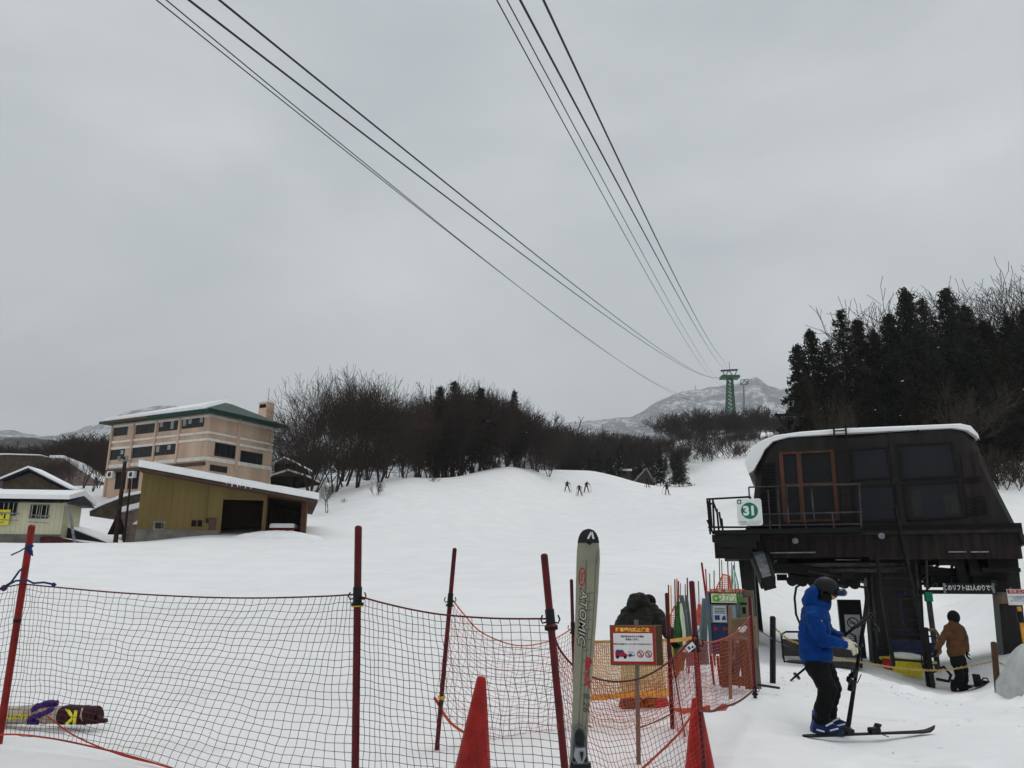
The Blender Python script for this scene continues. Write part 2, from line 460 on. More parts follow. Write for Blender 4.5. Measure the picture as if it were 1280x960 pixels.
def ridge(name, prof, d0, d1, m, amp, fs, back=.6):
    """a mountain whose crest, at distance d1, follows the pixel profile; it falls to the ground towards d0 and behind"""
    us = np.arange(prof[0][0], prof[-1][0]+1, 5.0)
    hs = np.interp(us, [p[0] for p in prof], [p[1] for p in prof])
    nr = 70; vs = []; fc = []
    for i, u in enumerate(us):
        top = P(u, hs[i], d1)
        dx, dy = top.x/d1, 1.0
        for j in range(nr+1):
            t = j/(nr*.72)                      # 1 at the crest, then down the far side
            D = d0 + (d1-d0)*t
            f = t if t <= 1 else max(0, 1-(t-1)*2.2)
            f = f**1.15
            x, y = dx*D, D
            k = 1-abs(noise.noise((x*fs, y*fs, 3.1)))*2
            k2 = noise.noise((x*fs*3.1, y*fs*3.1, 8.1))
            env = math.sin(min(1, t)*math.pi)
            z = -10 + (top.z+10)*f + amp*env*(k*.7+k2*.35)*.8
            z += amp*.07*noise.noise((x*fs*12, y*fs*12, 1.1)) + amp*.05*noise.noise((x*fs*5, y*fs*5, 6.1))
            vs.append((x, y, z))
    n = nr+1
    for i in range(len(us)-1):
        for j in range(nr): fc.append((i*n+j, (i+1)*n+j, (i+1)*n+j+1, i*n+j+1))
    b = MB(); b.v = vs; b.f = fc
    return tag(b.build(name, m, smooth=True), kind='structure')
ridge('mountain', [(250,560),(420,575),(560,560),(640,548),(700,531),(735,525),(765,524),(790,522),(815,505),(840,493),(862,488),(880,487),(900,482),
      (920,480),(932,475),(943,470),(950,474),(960,482),(975,487),(1000,485),(1040,487),(1090,500),(1200,470),(1400,430),(1700,420)], 700, 1900, 'hazed_mountain_woods', 90, .0026)
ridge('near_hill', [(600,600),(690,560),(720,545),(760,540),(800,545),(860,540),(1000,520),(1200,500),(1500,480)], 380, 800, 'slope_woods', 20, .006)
ridge('hill', [(-500,500),(-300,520),(-100,530),(0,536),(35,541),(70,546),(95,538),(120,530),(150,518),(200,505),(260,512),(330,530),(420,560),(520,585)], 600, 1500, 'hazed_mountain_woods', 60, .003)
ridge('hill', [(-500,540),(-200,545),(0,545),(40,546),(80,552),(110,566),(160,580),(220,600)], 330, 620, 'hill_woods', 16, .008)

# ---------------------------------------------------------------- trees
def tree_proto(seed, H, spread, stems, twig_r, levels=5, nk=4, bark='bark', droop=0, droopy=.0):
    rnd = random.Random(seed); tr = MB(); cr = MB()
    def branch(p, d, L, r, lev, out):
        nseg = 3 if lev < 2 else 2
        pts = [p]; q = p.copy(); dd = d.copy(); rs = [r]
        for i in range(nseg):
            j = Vector((rnd.gauss(0,1), rnd.gauss(0,1), rnd.gauss(0,1)))*(.12+.03*lev)
            dd = (dd + j + Vector((0,0,(.05,.10,.09,.08,.06,.05)[lev]-droop*lev*.03))).normalized()
            q = q + dd*L/nseg; pts.append(q.copy()); rs.append(max(twig_r, r*(1-.5*(i+1)/nseg)))
        (tr if lev < 2 else cr).tube(pts, rs, 6 if lev < 1 else (5 if lev < 2 else 3), caps=False)
        if lev >= levels: return
        k = nk + (1 if lev < 1 else 0) + rnd.randint(-1,1)
        for c in range(k):
            t = rnd.uniform(.2 if lev else .45, 1.0); 
            i = min(nseg-1, int(t*nseg)); f = t*nseg-i
            b = pts[i].lerp(pts[i+1], f)
            az = rnd.uniform(0, 2*math.pi); o = dd.orthogonal().normalized(); o.rotate(Matrix.Rotation(az, 3, dd))
            sp = rnd.uniform(.35,.75)*(spread if lev < 2 else 1.0)
            nd = (dd*math.cos(sp)+o*math.sin(sp)).normalized()
            branch(b, nd, L*rnd.uniform(.55,.82), rs[-1]*rnd.uniform(.6,.85), lev+1, out)
        # leader
        branch(pts[-1], dd, L*.72, rs[-1]*.85, lev+1, out)
    for s in range(stems):
        az = rnd.uniform(0, 6.28); sp = 0 if stems == 1 else rnd.uniform(.1,.2+.09*stems)
        d = Vector((math.cos(az)*math.sin(sp), math.sin(az)*math.sin(sp), math.cos(sp)))
        o = Vector((math.cos(az), math.sin(az), 0))*(.0 if stems == 1 else .12)
        branch(o+Vector((0,0,-.5)), d, H*.40, .2*H/14/(stems**.4), 0, None)
    # normalise height
    zs = max(v[2] for v in cr.v); k = H/zs
    for b in (tr, cr): b.v = [(x*k, y*k, z*k if z > 0 else z) for x,y,z in b.v]
    return tr, cr
PROTO = {}
def make_proto(name, kind, *a, **k):
    tr, cr = tree_proto(*a, **k)
    e = empty(kind, (0,0,-500))
    tr.build('trunk', k.get('bark','bark'), e, smooth=True, fix=False); cr.build('crown', k.get('bark','bark'), e, fix=False)
    PROTO[name] = e
    print(name, len(cr.f))
for i in range(4):
    make_proto('fan%d'%i, 'bare_tree', 11+i, 14, .95, 4, .02, levels=4, nk=3)
for i in range(3):
    make_proto('up%d'%i, 'bare_tree', 41+i, 14, .85, 3, .019, levels=4, nk=3)
for i in range(2):
    make_proto('grey%d'%i, 'bare_tree', 61+i, 12, .75, 2, .016, levels=4, nk=3, bark='bark_grey')
for i in range(3):
    make_proto('far%d'%i, 'bare_tree', 81+i, 11, 1.05, 3, .038, levels=4, nk=3)
for i in range(3):
    make_proto('shrub%d'%i, 'bare_shrub', 101+i, 2.5, .9, 5, .012, levels=2, nk=3)

def conifer(name, seed, H, rad, n_br, clump, leaf, mt, snow=0, droop=.35):
    rnd = random.Random(seed); tr = MB(); fo = MB(); sn = MB()
    tr.tube([(0,0,-.6),(0,0,H*.5),(0,0,H*.97)], [H*.018,H*.012,.03], 6)
    for i in range(n_br):
        t = (i+rnd.random())/n_br; z = H*(.10+.88*t)
        prof = (1-t)**.66*(.5+.85*rnd.random())
        L = rad*prof + .15; az = i*2.4+rnd.uniform(-.5,.5)
        rise = .25+.5*t
        dirv = Vector((math.cos(az), math.sin(az), 0))
        pts = [Vector((0,0,z)) + dirv*L*s + Vector((0,0, L*(rise*s-droop*2*s*s))) for s in (0,.5,1)]
        tr.tube(pts, [.05,.035,.015], 3, caps=False)
        nc = max(2, int(L/.45))
        for c in range(nc):
            s = .25+.75*(c+rnd.random()*.6)/nc
            c0 = Vector((0,0,z)) + dirv*L*s + Vector((0,0, L*(rise*s-droop*2*s*s)))
            cr_ = clump*(.7+.6*rnd.random())*(.65+.5*(1-t))
            for q in range(20):
                o = Vector((rnd.gauss(0,.5), rnd.gauss(0,.5), rnd.gauss(0,.38)))*cr_
                a = Vector((rnd.gauss(0,1), rnd.gauss(0,1), rnd.gauss(0,1))).normalized(); b_ = a.orthogonal().normalized()
                w = leaf*rnd.uniform(.6,1.3); p0 = c0+o
                fo.add([p0-a*w-b_*w*.35, p0+a*w-b_*w*.3, p0+a*w*.9+b_*w*.35, p0-a*w*.8+b_*w*.3], [(0,1,2,3)])
            if snow and rnd.random() < snow and s > .5:
                sn.ball(c0+Vector((0,0,cr_*.4)), cr_*.38, 6, 4, (1.2,1.0,.45))
    e = empty('cedar_tree' if 'cedar' in name else 'fir_tree', (0,0,-500))
    tr.build('trunk', 'bark', e, fix=False); fo.build('crown', mt, e, fix=False)
    if snow: sn.build('branch_snow', 'soft_snow', e, smooth=True)
    PROTO[name] = e; print(name, len(fo.f))
conifer('cedar0', 5, 16, 3.5, 120, .5, .17, 'cedar', snow=.012)
conifer('cedar1', 6, 16, 3.1, 115, .5, .17, 'cedar_rust', snow=.012)
conifer('cedar2', 7, 16, 3.8, 110, .55, .18, 'cedar', snow=.02)
conifer('fir0', 8, 6, 1.7, 90, .4, .14, 'cedar', snow=.03, droop=.3)
conifer('fir1', 9, 6, 1.4, 80, .38, .14, 'cedar', snow=.25, droop=.3)

used = set()
def plant(proto, loc, H, rz, label, cat, group, wide=1.0):
    src = PROTO[proto]; base = 14 if proto[:2] in ('fa','up') and proto[:3] != 'far' else {'gre':12,'far':11,'shr':2.5,'ced':16,'fir':6}[proto[:3]]
    o = src if proto not in used else copy_tree(src); used.add(proto)
    s = H/base; o.location = loc; o.rotation_euler = (0,0,rz); o.scale = (s*wide, s*wide, s)
    return tag(o, label, cat, group)
rt = random.Random(99)
def interp(prof, u): return float(np.interp(u, [p[0] for p in prof], [p[1] for p in prof]))
def forest(us, dist, tops, protos, label, cat, group, jit=8, wide=(.9,1.3), lower=0):
    """trees at pixel columns us; distances from dist(u); crown tops follow the profile"""
    for u in us:
        D = dist(u); g = gp(u, D)
        vt = interp(tops, u) + lower + abs(rt.gauss(0, jit))
        top = P(u, vt, D); H = max(3.0, top.z-g.z)
        plant(rt.choice(protos), g, H, rt.uniform(0,6.28), label, cat, group, rt.uniform(*wide))
def seq(a, b, n): return [a+(b-a)*(i+.5+rt.uniform(-.35,.35))/n for i in range(n)]

TL = [(330,570),(345,540),(362,505),(385,470),(408,451),(430,453),(455,462),(480,474),(500,487),(518,498),(532,488),(550,474),(575,470),(600,478),(640,492),(665,507),(690,522),(715,537),(740,542)]
L1 = "bare brown tree in the wood between the tan hotel and the ski slope"
G1 = "bare trees on the bank left of the slope"
forest([388,418,446,474,506], lambda u: 87+(u-370)*.08+rt.uniform(0,3), TL, ['fan0','fan1','fan2','fan3'], L1, 'tree', G1, 2, (.85,1.0))
forest(seq(345,525,12), lambda u: 132+rt.uniform(0,14), [(345,566),(400,548),(525,545)], ['far0','far1','far2'], L1, 'tree', G1, 6, (1.3,1.7))
forest(seq(382,520,5)+seq(520,690,13), lambda u: 92+(u-370)*.11+rt.uniform(0,8), TL, ['fan0','fan2','up0','up1','up2'], L1, 'tree', G1, 5, (.75,.95))
forest(seq(520,695,20), lambda u: 106+(u-520)*.17+rt.uniform(-2,12), TL, ['fan1','fan3','up0','up1','up2','far0'], L1, 'tree', G1, 5, (.8,1.0))
forest(seq(400,540,3)+seq(540,730,14), lambda u: 118+(u-370)*.16+rt.uniform(0,14), TL, ['fan1','fan3','up0','up2','far1','far2'], L1, 'tree', G1, 12, (.85,1.05), 8)
forest([356,366], lambda u: 101+rt.uniform(0,8), TL, ['fan1','up2'], "bare tree close against the right end of the tan hotel", 'tree', G1, 4)
# the dark evergreens standing in that wood
for u, D, vt, w in [(548,112,482,1.1),(566,118,476,1.25),(600,118,484,1.15)]:
    g = gp(u, D); plant('cedar1', g, P(u,vt,D).z-g.z, u, "dark evergreen with a ragged top inside the bare wood left of the slope", 'tree', 'evergreens in the left wood', w)
g = gp(643,125); plant('cedar2', g, P(643,487,125).z-g.z, 1.1, "lone spiky evergreen top standing above the middle of the bare wood", 'tree', None, .8)
g = gp(409, 79); plant('grey0', g, 3.9, .3, "small bare sapling alone at the foot of the bank beside the garage", 'tree', None, 1.3)
# valley forest behind the slope
TM = [(700,524),(720,530),(750,534),(780,534),(800,540),(830,545),(860,548)]
L2 = "bare tree in the distant wood at the top of the ski slope"
forest(seq(690,850,22), lambda u: 172+rt.uniform(0,40), TM, ['far0','far1','far2'], L2, 'tree', 'wood at the top of the slope', 5, (1.0,1.5))
forest(seq(700,850,14), lambda u: 168+rt.uniform(0,14), [(700,548),(850,556)], ['cedar0','cedar1','cedar2'], "dark evergreen in the distant wood at the top of the ski slope", 'tree', 'evergreens at the top of the slope', 7, (.8,1.1))
for i, (u, D, vt, H) in enumerate([(849,150,566,0),(775,160,562,0),(762,162,572,0),(826,156,574,0),(737,165,572,0)]):
    g = gp(u, D); plant('fir%d'%(i % 2), g, P(u,vt,D).z-g.z, i*1.3,
      ["dark pointed fir standing alone at the right edge of the far wood","snow dusted fir left of the small chalet","short fir beside the snow dusted fir left of the chalet","small fir close to the right of the chalet","leftmost small fir along the foot of the far wood"][i], 'tree', None, 1.1)
TT = [(825,520),(840,512),(860,507),(885,504),(905,508),(925,516),(945,504),(965,506),(985,518),(1005,530)]
L3 = "round bare tree on the snowy knoll around the foot of the green ropeway pylon"
forest(seq(832,1005,22), lambda u: 214+rt.uniform(0,26), TT, ['far0','far1','far2'], L3, 'tree', 'trees on the knoll', 3, (1.0,1.4))
forest(seq(836,1005,16), lambda u: 205+rt.uniform(0,8), [(825,535),(1005,535)], ['far0','far1','far2'], L3, 'tree', 'trees on the knoll', 6, (1.3,1.8))
# right hand cedars and bare trees
L4 = "tall dark cedar in the wood behind the lift station"
for u, vt, D, pr, w in [(1012,430,70,'cedar0',.9),(1030,411,73,'cedar2',.85),(1050,424,74,'cedar1',.9),(1072,386,72,'cedar0',1.0),(1092,398,75,'cedar1',1.0),(1112,412,76,'cedar2',.9),
        (1134,392,73,'cedar0',.95),(1160,360,70,'cedar2',.9),(1179,372,74,'cedar1',1.0),(1212,360,71,'cedar0',1.05),(1232,382,75,'cedar1',1.0),(1255,400,72,'cedar2',1.0),(1285,395,74,'cedar0',1.0),(1310,385,72,'cedar1',1.0),
        (1020,470,66,'cedar1',.9),(1060,480,67,'cedar2',1.0),(1100,470,66,'cedar0',1.0),(1150,470,67,'cedar1',1.0),(1175,455,68,'cedar0',1.0),(1225,440,68,'cedar2',1.05),(1270,425,67,'cedar1',1.0),(1298,410,68,'cedar2',1.0),(1330,400,70,'cedar0',1.0),(1268,470,62,'cedar2',.9),(1200,460,66,'cedar2',1.0),(1245,470,66,'cedar0',1.0)]:
    g = gp(u, D); plant(pr, g, P(u,vt,D).z-g.z, u*1.7, L4, 'tree', 'cedars behind the lift station', w)
L5 = "grey bare tree among the cedars behind the lift station"
for u, vt, D in [(1120,366,82),(1100,395,80),(1190,380,84),(1245,372,80),(1262,350,82),(1280,345,80),(1300,350,82),(1320,340,80)]:
    g = gp(u, D); plant(rt.choice(['fan1','fan3','up1','grey0']), g, P(u,vt,D).z-g.z, u, L5, 'tree', 'bare trees behind the lift station', 1.1)
forest(seq(1040,1300,2), lambda u: 57+rt.uniform(0,6), [(1000,480),(1120,460),(1300,430)], ['grey0','grey1'], L5, 'tree', 'bare trees behind the lift station', 16, (.9,1.3))
# far left hillside wood
L6 = "bare tree on the dark hillside behind the houses at the left"
forest(seq(-40,150,34), lambda u: 125+rt.uniform(0,80), [(-30,548),(50,556),(80,542),(105,535),(150,548)], ['far0','far1','far2'], L6, 'tree', 'trees on the left hillside', 6, (1.1,1.6))
forest(seq(50,132,7), lambda u: 100+rt.uniform(0,10), [(60,570),(90,545),(105,536),(150,560)], ['fan0','up1','fan2'], L6, 'tree', 'trees on the left hillside', 8, (1.0,1.3))
# shrubs
def shrubs(pts, label, group):
    for u, D, H in pts:
        g = gp(u, D); plant(rt.choice(['shrub0','shrub1','shrub2']), g, H*rt.uniform(.7,1.2), rt.uniform(0,6), label, 'shrub', group, rt.uniform(.8,1.3))
shrubs([(u, 188+rt.uniform(-10,16), 4.5) for u in seq(832,932,26)], "leafless shrub poking through the snow on the knoll below the green pylon", 'shrubs on the knoll')
shrubs([(u, 84+rt.uniform(-5,6)+(u-440)*.09, rt.uniform(.6,1.6)) for u in (428,470,545)], "leafless shrub at the edge of the snow bank under the bare wood", 'shrubs on the left bank')
shrubs([(u, 56+rt.uniform(-4,6), 2.4) for u in seq(1235,1300,9)], "leafless shrub on the snow bank to the right of the lift station", 'shrubs right of the station')
for e in PROTO.values():
    if e.location.z < -400:
        for c in list(e.children): bpy.data.objects.remove(c)
        bpy.data.objects.remove(e)
# ---------------------------------------------------------------- wall frames
class Wall:
    """vertical plane through two pixel columns at given distances; local x along it, local y into the thing"""
    def __init__(s, uA, DA, uB, DB, v=660, name=None, label=None, cat=None, group=None, zbase=0):
        a, b = P(uA, v, DA), P(uB, v, DB)
        s.o = Vector((a.x, a.y, zbase)); d = Vector((b.x-a.x, b.y-a.y, 0)); s.L = d.length
        s.ex = d.normalized(); s.ey = Vector((-s.ex.y, s.ex.x, 0)); s.rz = math.atan2(s.ex.y, s.ex.x)
        if s.ey.y < 0: s.ey = -s.ey
        s.e = empty(name, s.o, s.rz, label, cat, group) if name else None
    def w(s, u, v, d=0):
        """world point where pixel (u,v) meets the plane pushed back by d"""
        r = ray(u, v); n = s.ey; o = s.o + s.ey*d
        t = (o - Vector((0,0,EYE))).dot(n)/r.dot(n)
        return Vector((0,0,EYE)) + r*t
    def S(s, u, v, d=0):
        p = s.w(u, v, d) - s.o
        return Vector((p.dot(s.ex), d, p.z))
    def box(s, mb, u0, v0, u1, v1, d0, d1):
        """upright box: pixel rectangle on the plane at depth d0, going back to d1"""
        um, vm = (u0+u1)/2, (v0+v1)/2
        x0 = s.S(u0, vm, d0).x; x1 = s.S(u1, vm, d0).x; z1 = s.S(um, v0, d0).z; z0 = s.S(um, v1, d0).z
        mb.box((x0, d0, z0), (x1, d1, z1)); return (x0, z0, x1, z1)
    def poly(s, mb, pts, d0, d1, inset=0):
        q = [s.S(u, v, d0) for u, v in pts]
        mb.prism(q, (0, d1-d0, 0), inset)
    def window(s, u0, v0, u1, v1, n, par, d=0, fr='window_frame', pane='window_dark', t=.06, label=None, paper=0, deep=.12):
        um, vm = (u0+u1)/2, (v0+v1)/2
        x0 = s.S(u0, vm, d).x; x1 = s.S(u1, vm, d).x; z1 = s.S(um, v0, d).z; z0 = s.S(um, v1, d).z
        b = MB(); y0, y1 = d-.03, d+deep
        b.box((x0,y0,z0),(x1,y1,z0+t)); b.box((x0,y0,z1-t),(x1,y1,z1))
        for i in range(n+1):
            x = x0 + (x1-x0-t)*i/n; b.box((x,y0+.004,z0+t),(x+t,y1,z1-t))
        w = b.build('window', fr, par); tag(w, label)
        p = MB(); p.box((x0+t*.5,y0+.014,z0+t*.5),(x1-t*.5,y0+.024,z1-t*.5)); p.build('pane', pane, w)
        if paper:
            rr_ = random.Random(int(u0*7+v0))
            for i in range(n):
                if rr_.random() < paper:
                    c = MB(); xa = x0+(x1-x0)*(i+.2)/n; c.box((xa, y0+.004, z0+(z1-z0)*rr_.uniform(.15,.5)), (xa+(x1-x0)/n*.55, y0+.012, z1-t*2.5)); c.build('curtain', 'curtain', w)
        return w

# ---------------------------------------------------------------- hotel
HV = 570
hl = Wall(137, 95, 258, 88, HV, 'hotel', "tan four storey hotel with green eaves on the hill behind the garage", 'hotel')
hr = Wall(258, 88, 340, 96.5, HV)
H = hl.e
def to_local(par, p): return par.matrix_world.inverted() @ p
bpy.context.view_layer.update()
# footprint corners in world
cA = hl.w(137,HV); cB = hl.w(258,HV); cC = hr.w(340,HV); cA.z=cB.z=cC.z=0
cD = cA + (cC-cB)
ztop = hl.w(258,516).z; zbot = 6.0
hb = MB(); ring = [cA,cB,cC,cD]
hb.prism([to_local(H, Vector((p.x,p.y,zbot))) for p in ring], (0,0,ztop-zbot)); hb.build('wall', 'hotel_wall', H)
print('hotel', ztop, cA, cB, cC)
# right face object shares the hotel root: helper in world coordinates
def hr_box(mb, u0,v0,u1,v1,d0,d1):
    um, vm = (u0+u1)/2, (v0+v1)/2
    x0 = hr.S(u0,vm,d0).x; x1 = hr.S(u1,vm,d0).x; z1 = hr.S(um,v0,d0).z; z0 = hr.S(um,v1,d0).z
    hr_abs(mb, x0, z0, x1, z1, d0, d1)
def hr_abs(mb, x0, z0, x1, z1, d0, d1):
    q = [(x0,d0,z0),(x1,d0,z0),(x1,d1,z0),(x0,d1,z0),(x0,d0,z1),(x1,d0,z1),(x1,d1,z1),(x0,d1,z1)]
    vs = [to_local(H, hr.o + hr.ex*a + hr.ey*b_ + Vector((0,0,c))) for a,b_,c in q]
    mb.add(vs, [(0,3,2,1),(4,5,6,7),(0,1,5,4),(1,2,6,5),(2,3,7,6),(3,0,4,7)])
# left face windows (zoomed coordinates /3.048)
def zz(x, y): return x/3.048, 480+y/3.048
for (x0,y0,x1,y1,n,pp) in [(435,162,486,197,3,.2),(519,149,600,188,5,.5),(606,138,688,178,4,.5),(694,126,778,167,4,.6),
                        (420,250,474,288,3,.2),(506,238,586,279,4,.3),(591,230,676,270,4,.3)]:
    u0,v0 = zz(x0,y0); u1,v1 = zz(x1,y1); hl.window(u0,v0,u1,v1,n,H,0,paper=pp*.6)
# bands on left face: sloping in the picture, level in the world
def band_l(u, v, dz, m='hotel_band', x0=0, x1=None, dep=.12):
    z = hl.S(u, v, 0).z; b = MB(); b.box((x0, -dep, z-dz/2), (hl.L if x1 is None else x1, 0.0, z+dz/2)); b.build('band', m, H)
    b = MB(); hr_abs(b, 0.0, z-dz/2, hr.L, z+dz/2, -dep, 0.0); b.build('band', m, H)
    return z
band_l(*zz(786,122), .26); band_l(*zz(775,186), .26); band_l(*zz(772,212), .3); band_l(*zz(765,285), .45)
# vertical piers
for x in (430, 511, 596, 684):
    u,_ = zz(x,200); xx = hl.S(u,540,0).x; b = MB(); b.box((xx-.15,-.2,zbot+2),(xx+.15,0,ztop-.3)); b.build('pier','hotel_wall',H)
for x in (905,):
    b = MB(); hr_box(b, 296.5, 520, 299.5, 588, -.2, 0); b.build('pier','hotel_wall',H)
# right face windows
def hr_window(u0,v0,u1,v1,n):
    um, vm = (u0+u1)/2,(v0+v1)/2
    x0 = hr.S(u0,vm,0).x; x1 = hr.S(u1,vm,0).x; z1 = hr.S(um,v0,0).z; z0 = hr.S(um,v1,0).z
    b = MB(); t = .08
    hr_abs(b,x0,z0,x1,z0+t,-.04,.1); hr_abs(b,x0,z1-t,x1,z1,-.04,.1)
    for i in range(n+1):
        x = x0+(x1-x0-t)*i/n; hr_abs(b,x,z0+t,x+t,z1-t,-.035,.1)
    w = b.build('window','window_frame',H); p = MB(); hr_abs(p,x0+t/2,z0+t/2,x1-t/2,z1-t/2,-.012,.005); p.build('pane','window_dark',w)
hr_window(268,555,296,572,4); hr_window(300,565,328,582,4); hr_window(262,582,284,590,3)
# ground floor recess on left face: dark arches and air conditioners
for (x0,y0,x1,y1) in [(440,335,466,400),(472,335,498,400),(505,330,527,400),(545,330,600,400)]:
    u0,v0 = zz(x0,y0); u1,v1 = zz(x1,y1); hl.window(u0,v0,u1,v1,2,H,-.05,pane='dark_interior')
b = MB(); z1 = hl.S(*zz(600,318)).z; b.box((-.0,-.35,z1-.2),(hl.L,-.002,z1+.15)); b.build('band','hotel_dark',H)
for x in (421, 502):
    b = MB(); u,v = zz(x,345); q = hl.S(u,v,-.4); b.box((q.x-.5,-.55,q.z-.4),(q.x+.5,-.12,q.z+.4)); a = b.build('air_conditioner','sign_white',H)
    b = MB(); b.tube([(q.x,-.56,q.z),(q.x,-.58,q.z)],.3,12); b.build('fan','window_frame',a)
# roof: shallow slab with green fascia and snow, overhanging
up = Vector((0,0,1)); 
ax = (cB-cA).normalized(); ay = (cC-cB).normalized()
ov = 1.1
def rp(a, b_, z): return to_local(H, cB + ax*a + ay*b_ + up*z)
La = (cB-cA).length; Lb = (cC-cB).length
zr = ztop+.15
# hipped low roof; ridge along ax in the middle
r0 = [rp(ov,-ov,zr), rp(ov,Lb+ov,zr), rp(-La-ov,Lb+ov,zr), rp(-La-ov,-ov,zr)]
b = MB()
hA, hB = rp(-2.2,Lb*.42,zr+2.1), rp(-La+1,Lb*.42,zr+1.4)
vs = r0+[hA,hB]+[v+Vector((0,0,-.22)) for v in r0]
b.add(vs, [(0,1,4),(1,2,5,4),(2,3,5),(3,0,4,5),(6,9,8,7),(0,6,7,1),(1,7,8,2),(2,8,9,3),(3,9,6,0)]); b.build('roof','green_roof',H)
for A0_,A1_ in ((rp(ov+.03,-ov-.03,zr-.2),rp(ov+.03,Lb+ov,zr-.2)),(rp(ov,-ov-.03,zr-.2),rp(-La*.55,-ov-.03,zr-.2))):
    b = MB(); b.bar(A0_,A1_,.1,.5); b.build('fascia','green_roof',H)
b = MB(); b.bar(rp(-La*.55,-ov-.03,zr-.12),rp(-La-ov,-ov-.03,zr-.12),.08,.3); b.build('fascia','hotel_dark',H)
b = MB(); k = .28
s0 = [rp(ov-.5,-ov+.2,zr+.12), rp(ov-.5,Lb+ov-.2,zr+.12), rp(-La-ov+.2,Lb+ov-.2,zr+.12), rp(-La-ov+.2,-ov+.2,zr+.12)]
tops = [rp(-1.2,-ov+.3,zr+.55), rp(-1.2,Lb+ov-.3,zr+.55), rp(-La-ov+.4,Lb+ov-.3,zr+.5), rp(-La-ov+.4,-ov+.3,zr+.5)]
hA2, hB2 = hA+Vector((0,0,.4)), hB+Vector((0,0,.4))
b.add(s0+tops+[hA2,hB2], [(0,1,5,4),(1,2,6,5),(2,3,7,6),(3,0,4,7),(4,5,8),(5,6,9,8),(6,7,9),(7,4,8,9),(3,2,1,0)]); b.build('roof_snow','soft_snow',H)
# chimney
c = hr.w(333,512,4); b = MB(); q = to_local(H, c); z0_ = q.z
b.box((q.x-.7,q.y-.7,z0_-4),(q.x+.7,q.y+.7,z0_+.9)); ch = b.build('chimney','hotel_wall',H)
b = MB(); b.box((q.x-.55,q.y-.72,z0_+.1),(q.x+.55,q.y-.702,z0_+.6)); b.build('vent','dark_interior',ch)
b = MB(); b.box((q.x-.6,q.y-.6,z0_+.9),(q.x+.6,q.y+.6,z0_+1.1)); b.build('chimney_snow','soft_snow',ch)
b = MB(); b.tube([(q.x+.2,q.y,z0_+1),(q.x+.2,q.y,z0_+3)],.04,4); b.build('aerial','black_plastic',ch)

# ---------------------------------------------------------------- garage
g = Wall(172, 50, 388, 53, 640, 'garage', "olive metal garage with two dark bays under a snow covered sloping roof", 'garage')
G = g.e
D2 = 9
zb = 3.0
ptL = g.S(176, 590); ptR = g.S(385, 628); 
def gtop(x): return ptL.z + (ptR.z-ptL.z)*(x-ptL.x)/(ptR.x-ptL.x)
xl = g.S(173,640).x; xr = g.S(384,645).x
o1 = (g.S(277.5,640).x, g.S(328.5,640).x, g.S(300,624.5).z); o2 = (g.S(333,640).x, g.S(377,640).x, g.S(355,620.5).z)
b = MB()
def seg(x0, x1, z0=None, d0=0, d1=.25, zc=None):
    """wall piece from z0 up to the roof line"""
    z0 = zb if z0 is None else z0
    b.add([(x0,d0,z0),(x1,d0,z0),(x1,d1,z0),(x0,d1,z0),(x0,d0,gtop(x0)),(x1,d0,gtop(x1)),(x1,d1,gtop(x1)),(x0,d1,gtop(x0))],
          [(0,3,2,1),(4,5,6,7),(0,1,5,4),(1,2,6,5),(2,3,7,6),(3,0,4,7)])
seg(xl, o1[0]); seg(o1[0], o1[1], o1[2]); seg(o1[1], o2[0]); seg(o2[0], o2[1], o2[2]); seg(o2[1], xr)
seg(xl, xl+.2, None, .25, D2); seg(xl, xr, None, D2, D2+.2)
b.build('wall','garage_olive',G)
b = MB(); seg(xr-.2, xr, None, .25, D2); b.build('side_wall','rust_wall',G)
b = MB(); seg(o1[1]+.1, o1[1]+.3, None, .25, D2-.1); b.build('partition','rust_wall',G)
b = MB(); 
for i in range(14):
    x = o2[0]+.3+i*(xr-o2[0]-.5)/14; b.box((x,D2-.06,zb),(x+.1,D2-.01,gtop(x)-.1))
b.build('rib','door_wood',G)
b = MB(); b.box((o2[1]-.02,-.06,zb),(o2[1]+.28,-.003,o2[2]+.1)); b.box((o2[0],-.05,o2[2]-.12),(o2[1]-.03,-.003,o2[2]+.1)); b.build('door_frame','rust_wall',G)
b = MB(); b.box((o1[0]-.12,-.05,zb),(o1[0],-.003,o1[2]+.12)); b.box((o1[1],-.05,zb),(o1[1]+.12,-.003,o1[2]+.12)); b.box((o1[0]+.001,-.05,o1[2]-.02),(o1[1]-.001,-.003,o1[2]+.12)); b.build('door_frame','garage_olive',G)
b = MB(); b.box((xl+.2,.25,zb),(xr-.2,D2,zb+.9)); b.build('floor','dark_interior',G)
q = g.S(200,662); b = MB(); b.box((xl-.02,-.05,zb),(o1[0]-.13,-.002,q.z)); b.build('plinth','concrete',G)
g.window(192,652,206,662,1,G,pane='window_dark',fr='galvanised'); g.window(238,649,254,659.5,1,G,pane='dark_interior',fr='garage_olive')
b = MB(); g.box(b,261,647,270,663,-.05,-.003); b.build('side_door','hotel_dark',G)
b = MB(); g.box(b,257.5,648,260,653,-.2,-.003); b.build('meter_box','black_plastic',G)
b = MB(); b.tube([g.S(260,604,-.06),g.S(258,648,-.06)],.03,5); b.build('downpipe','garage_olive',G)
# corrugation lines
b = MB(); x = xl+.2
while x < o1[0]-.3: b.box((x,-.018,q.z+.02),(x+.05,-.002,gtop(x)-.25)); x += .42
b.build('cladding_rib','garage_olive',G)
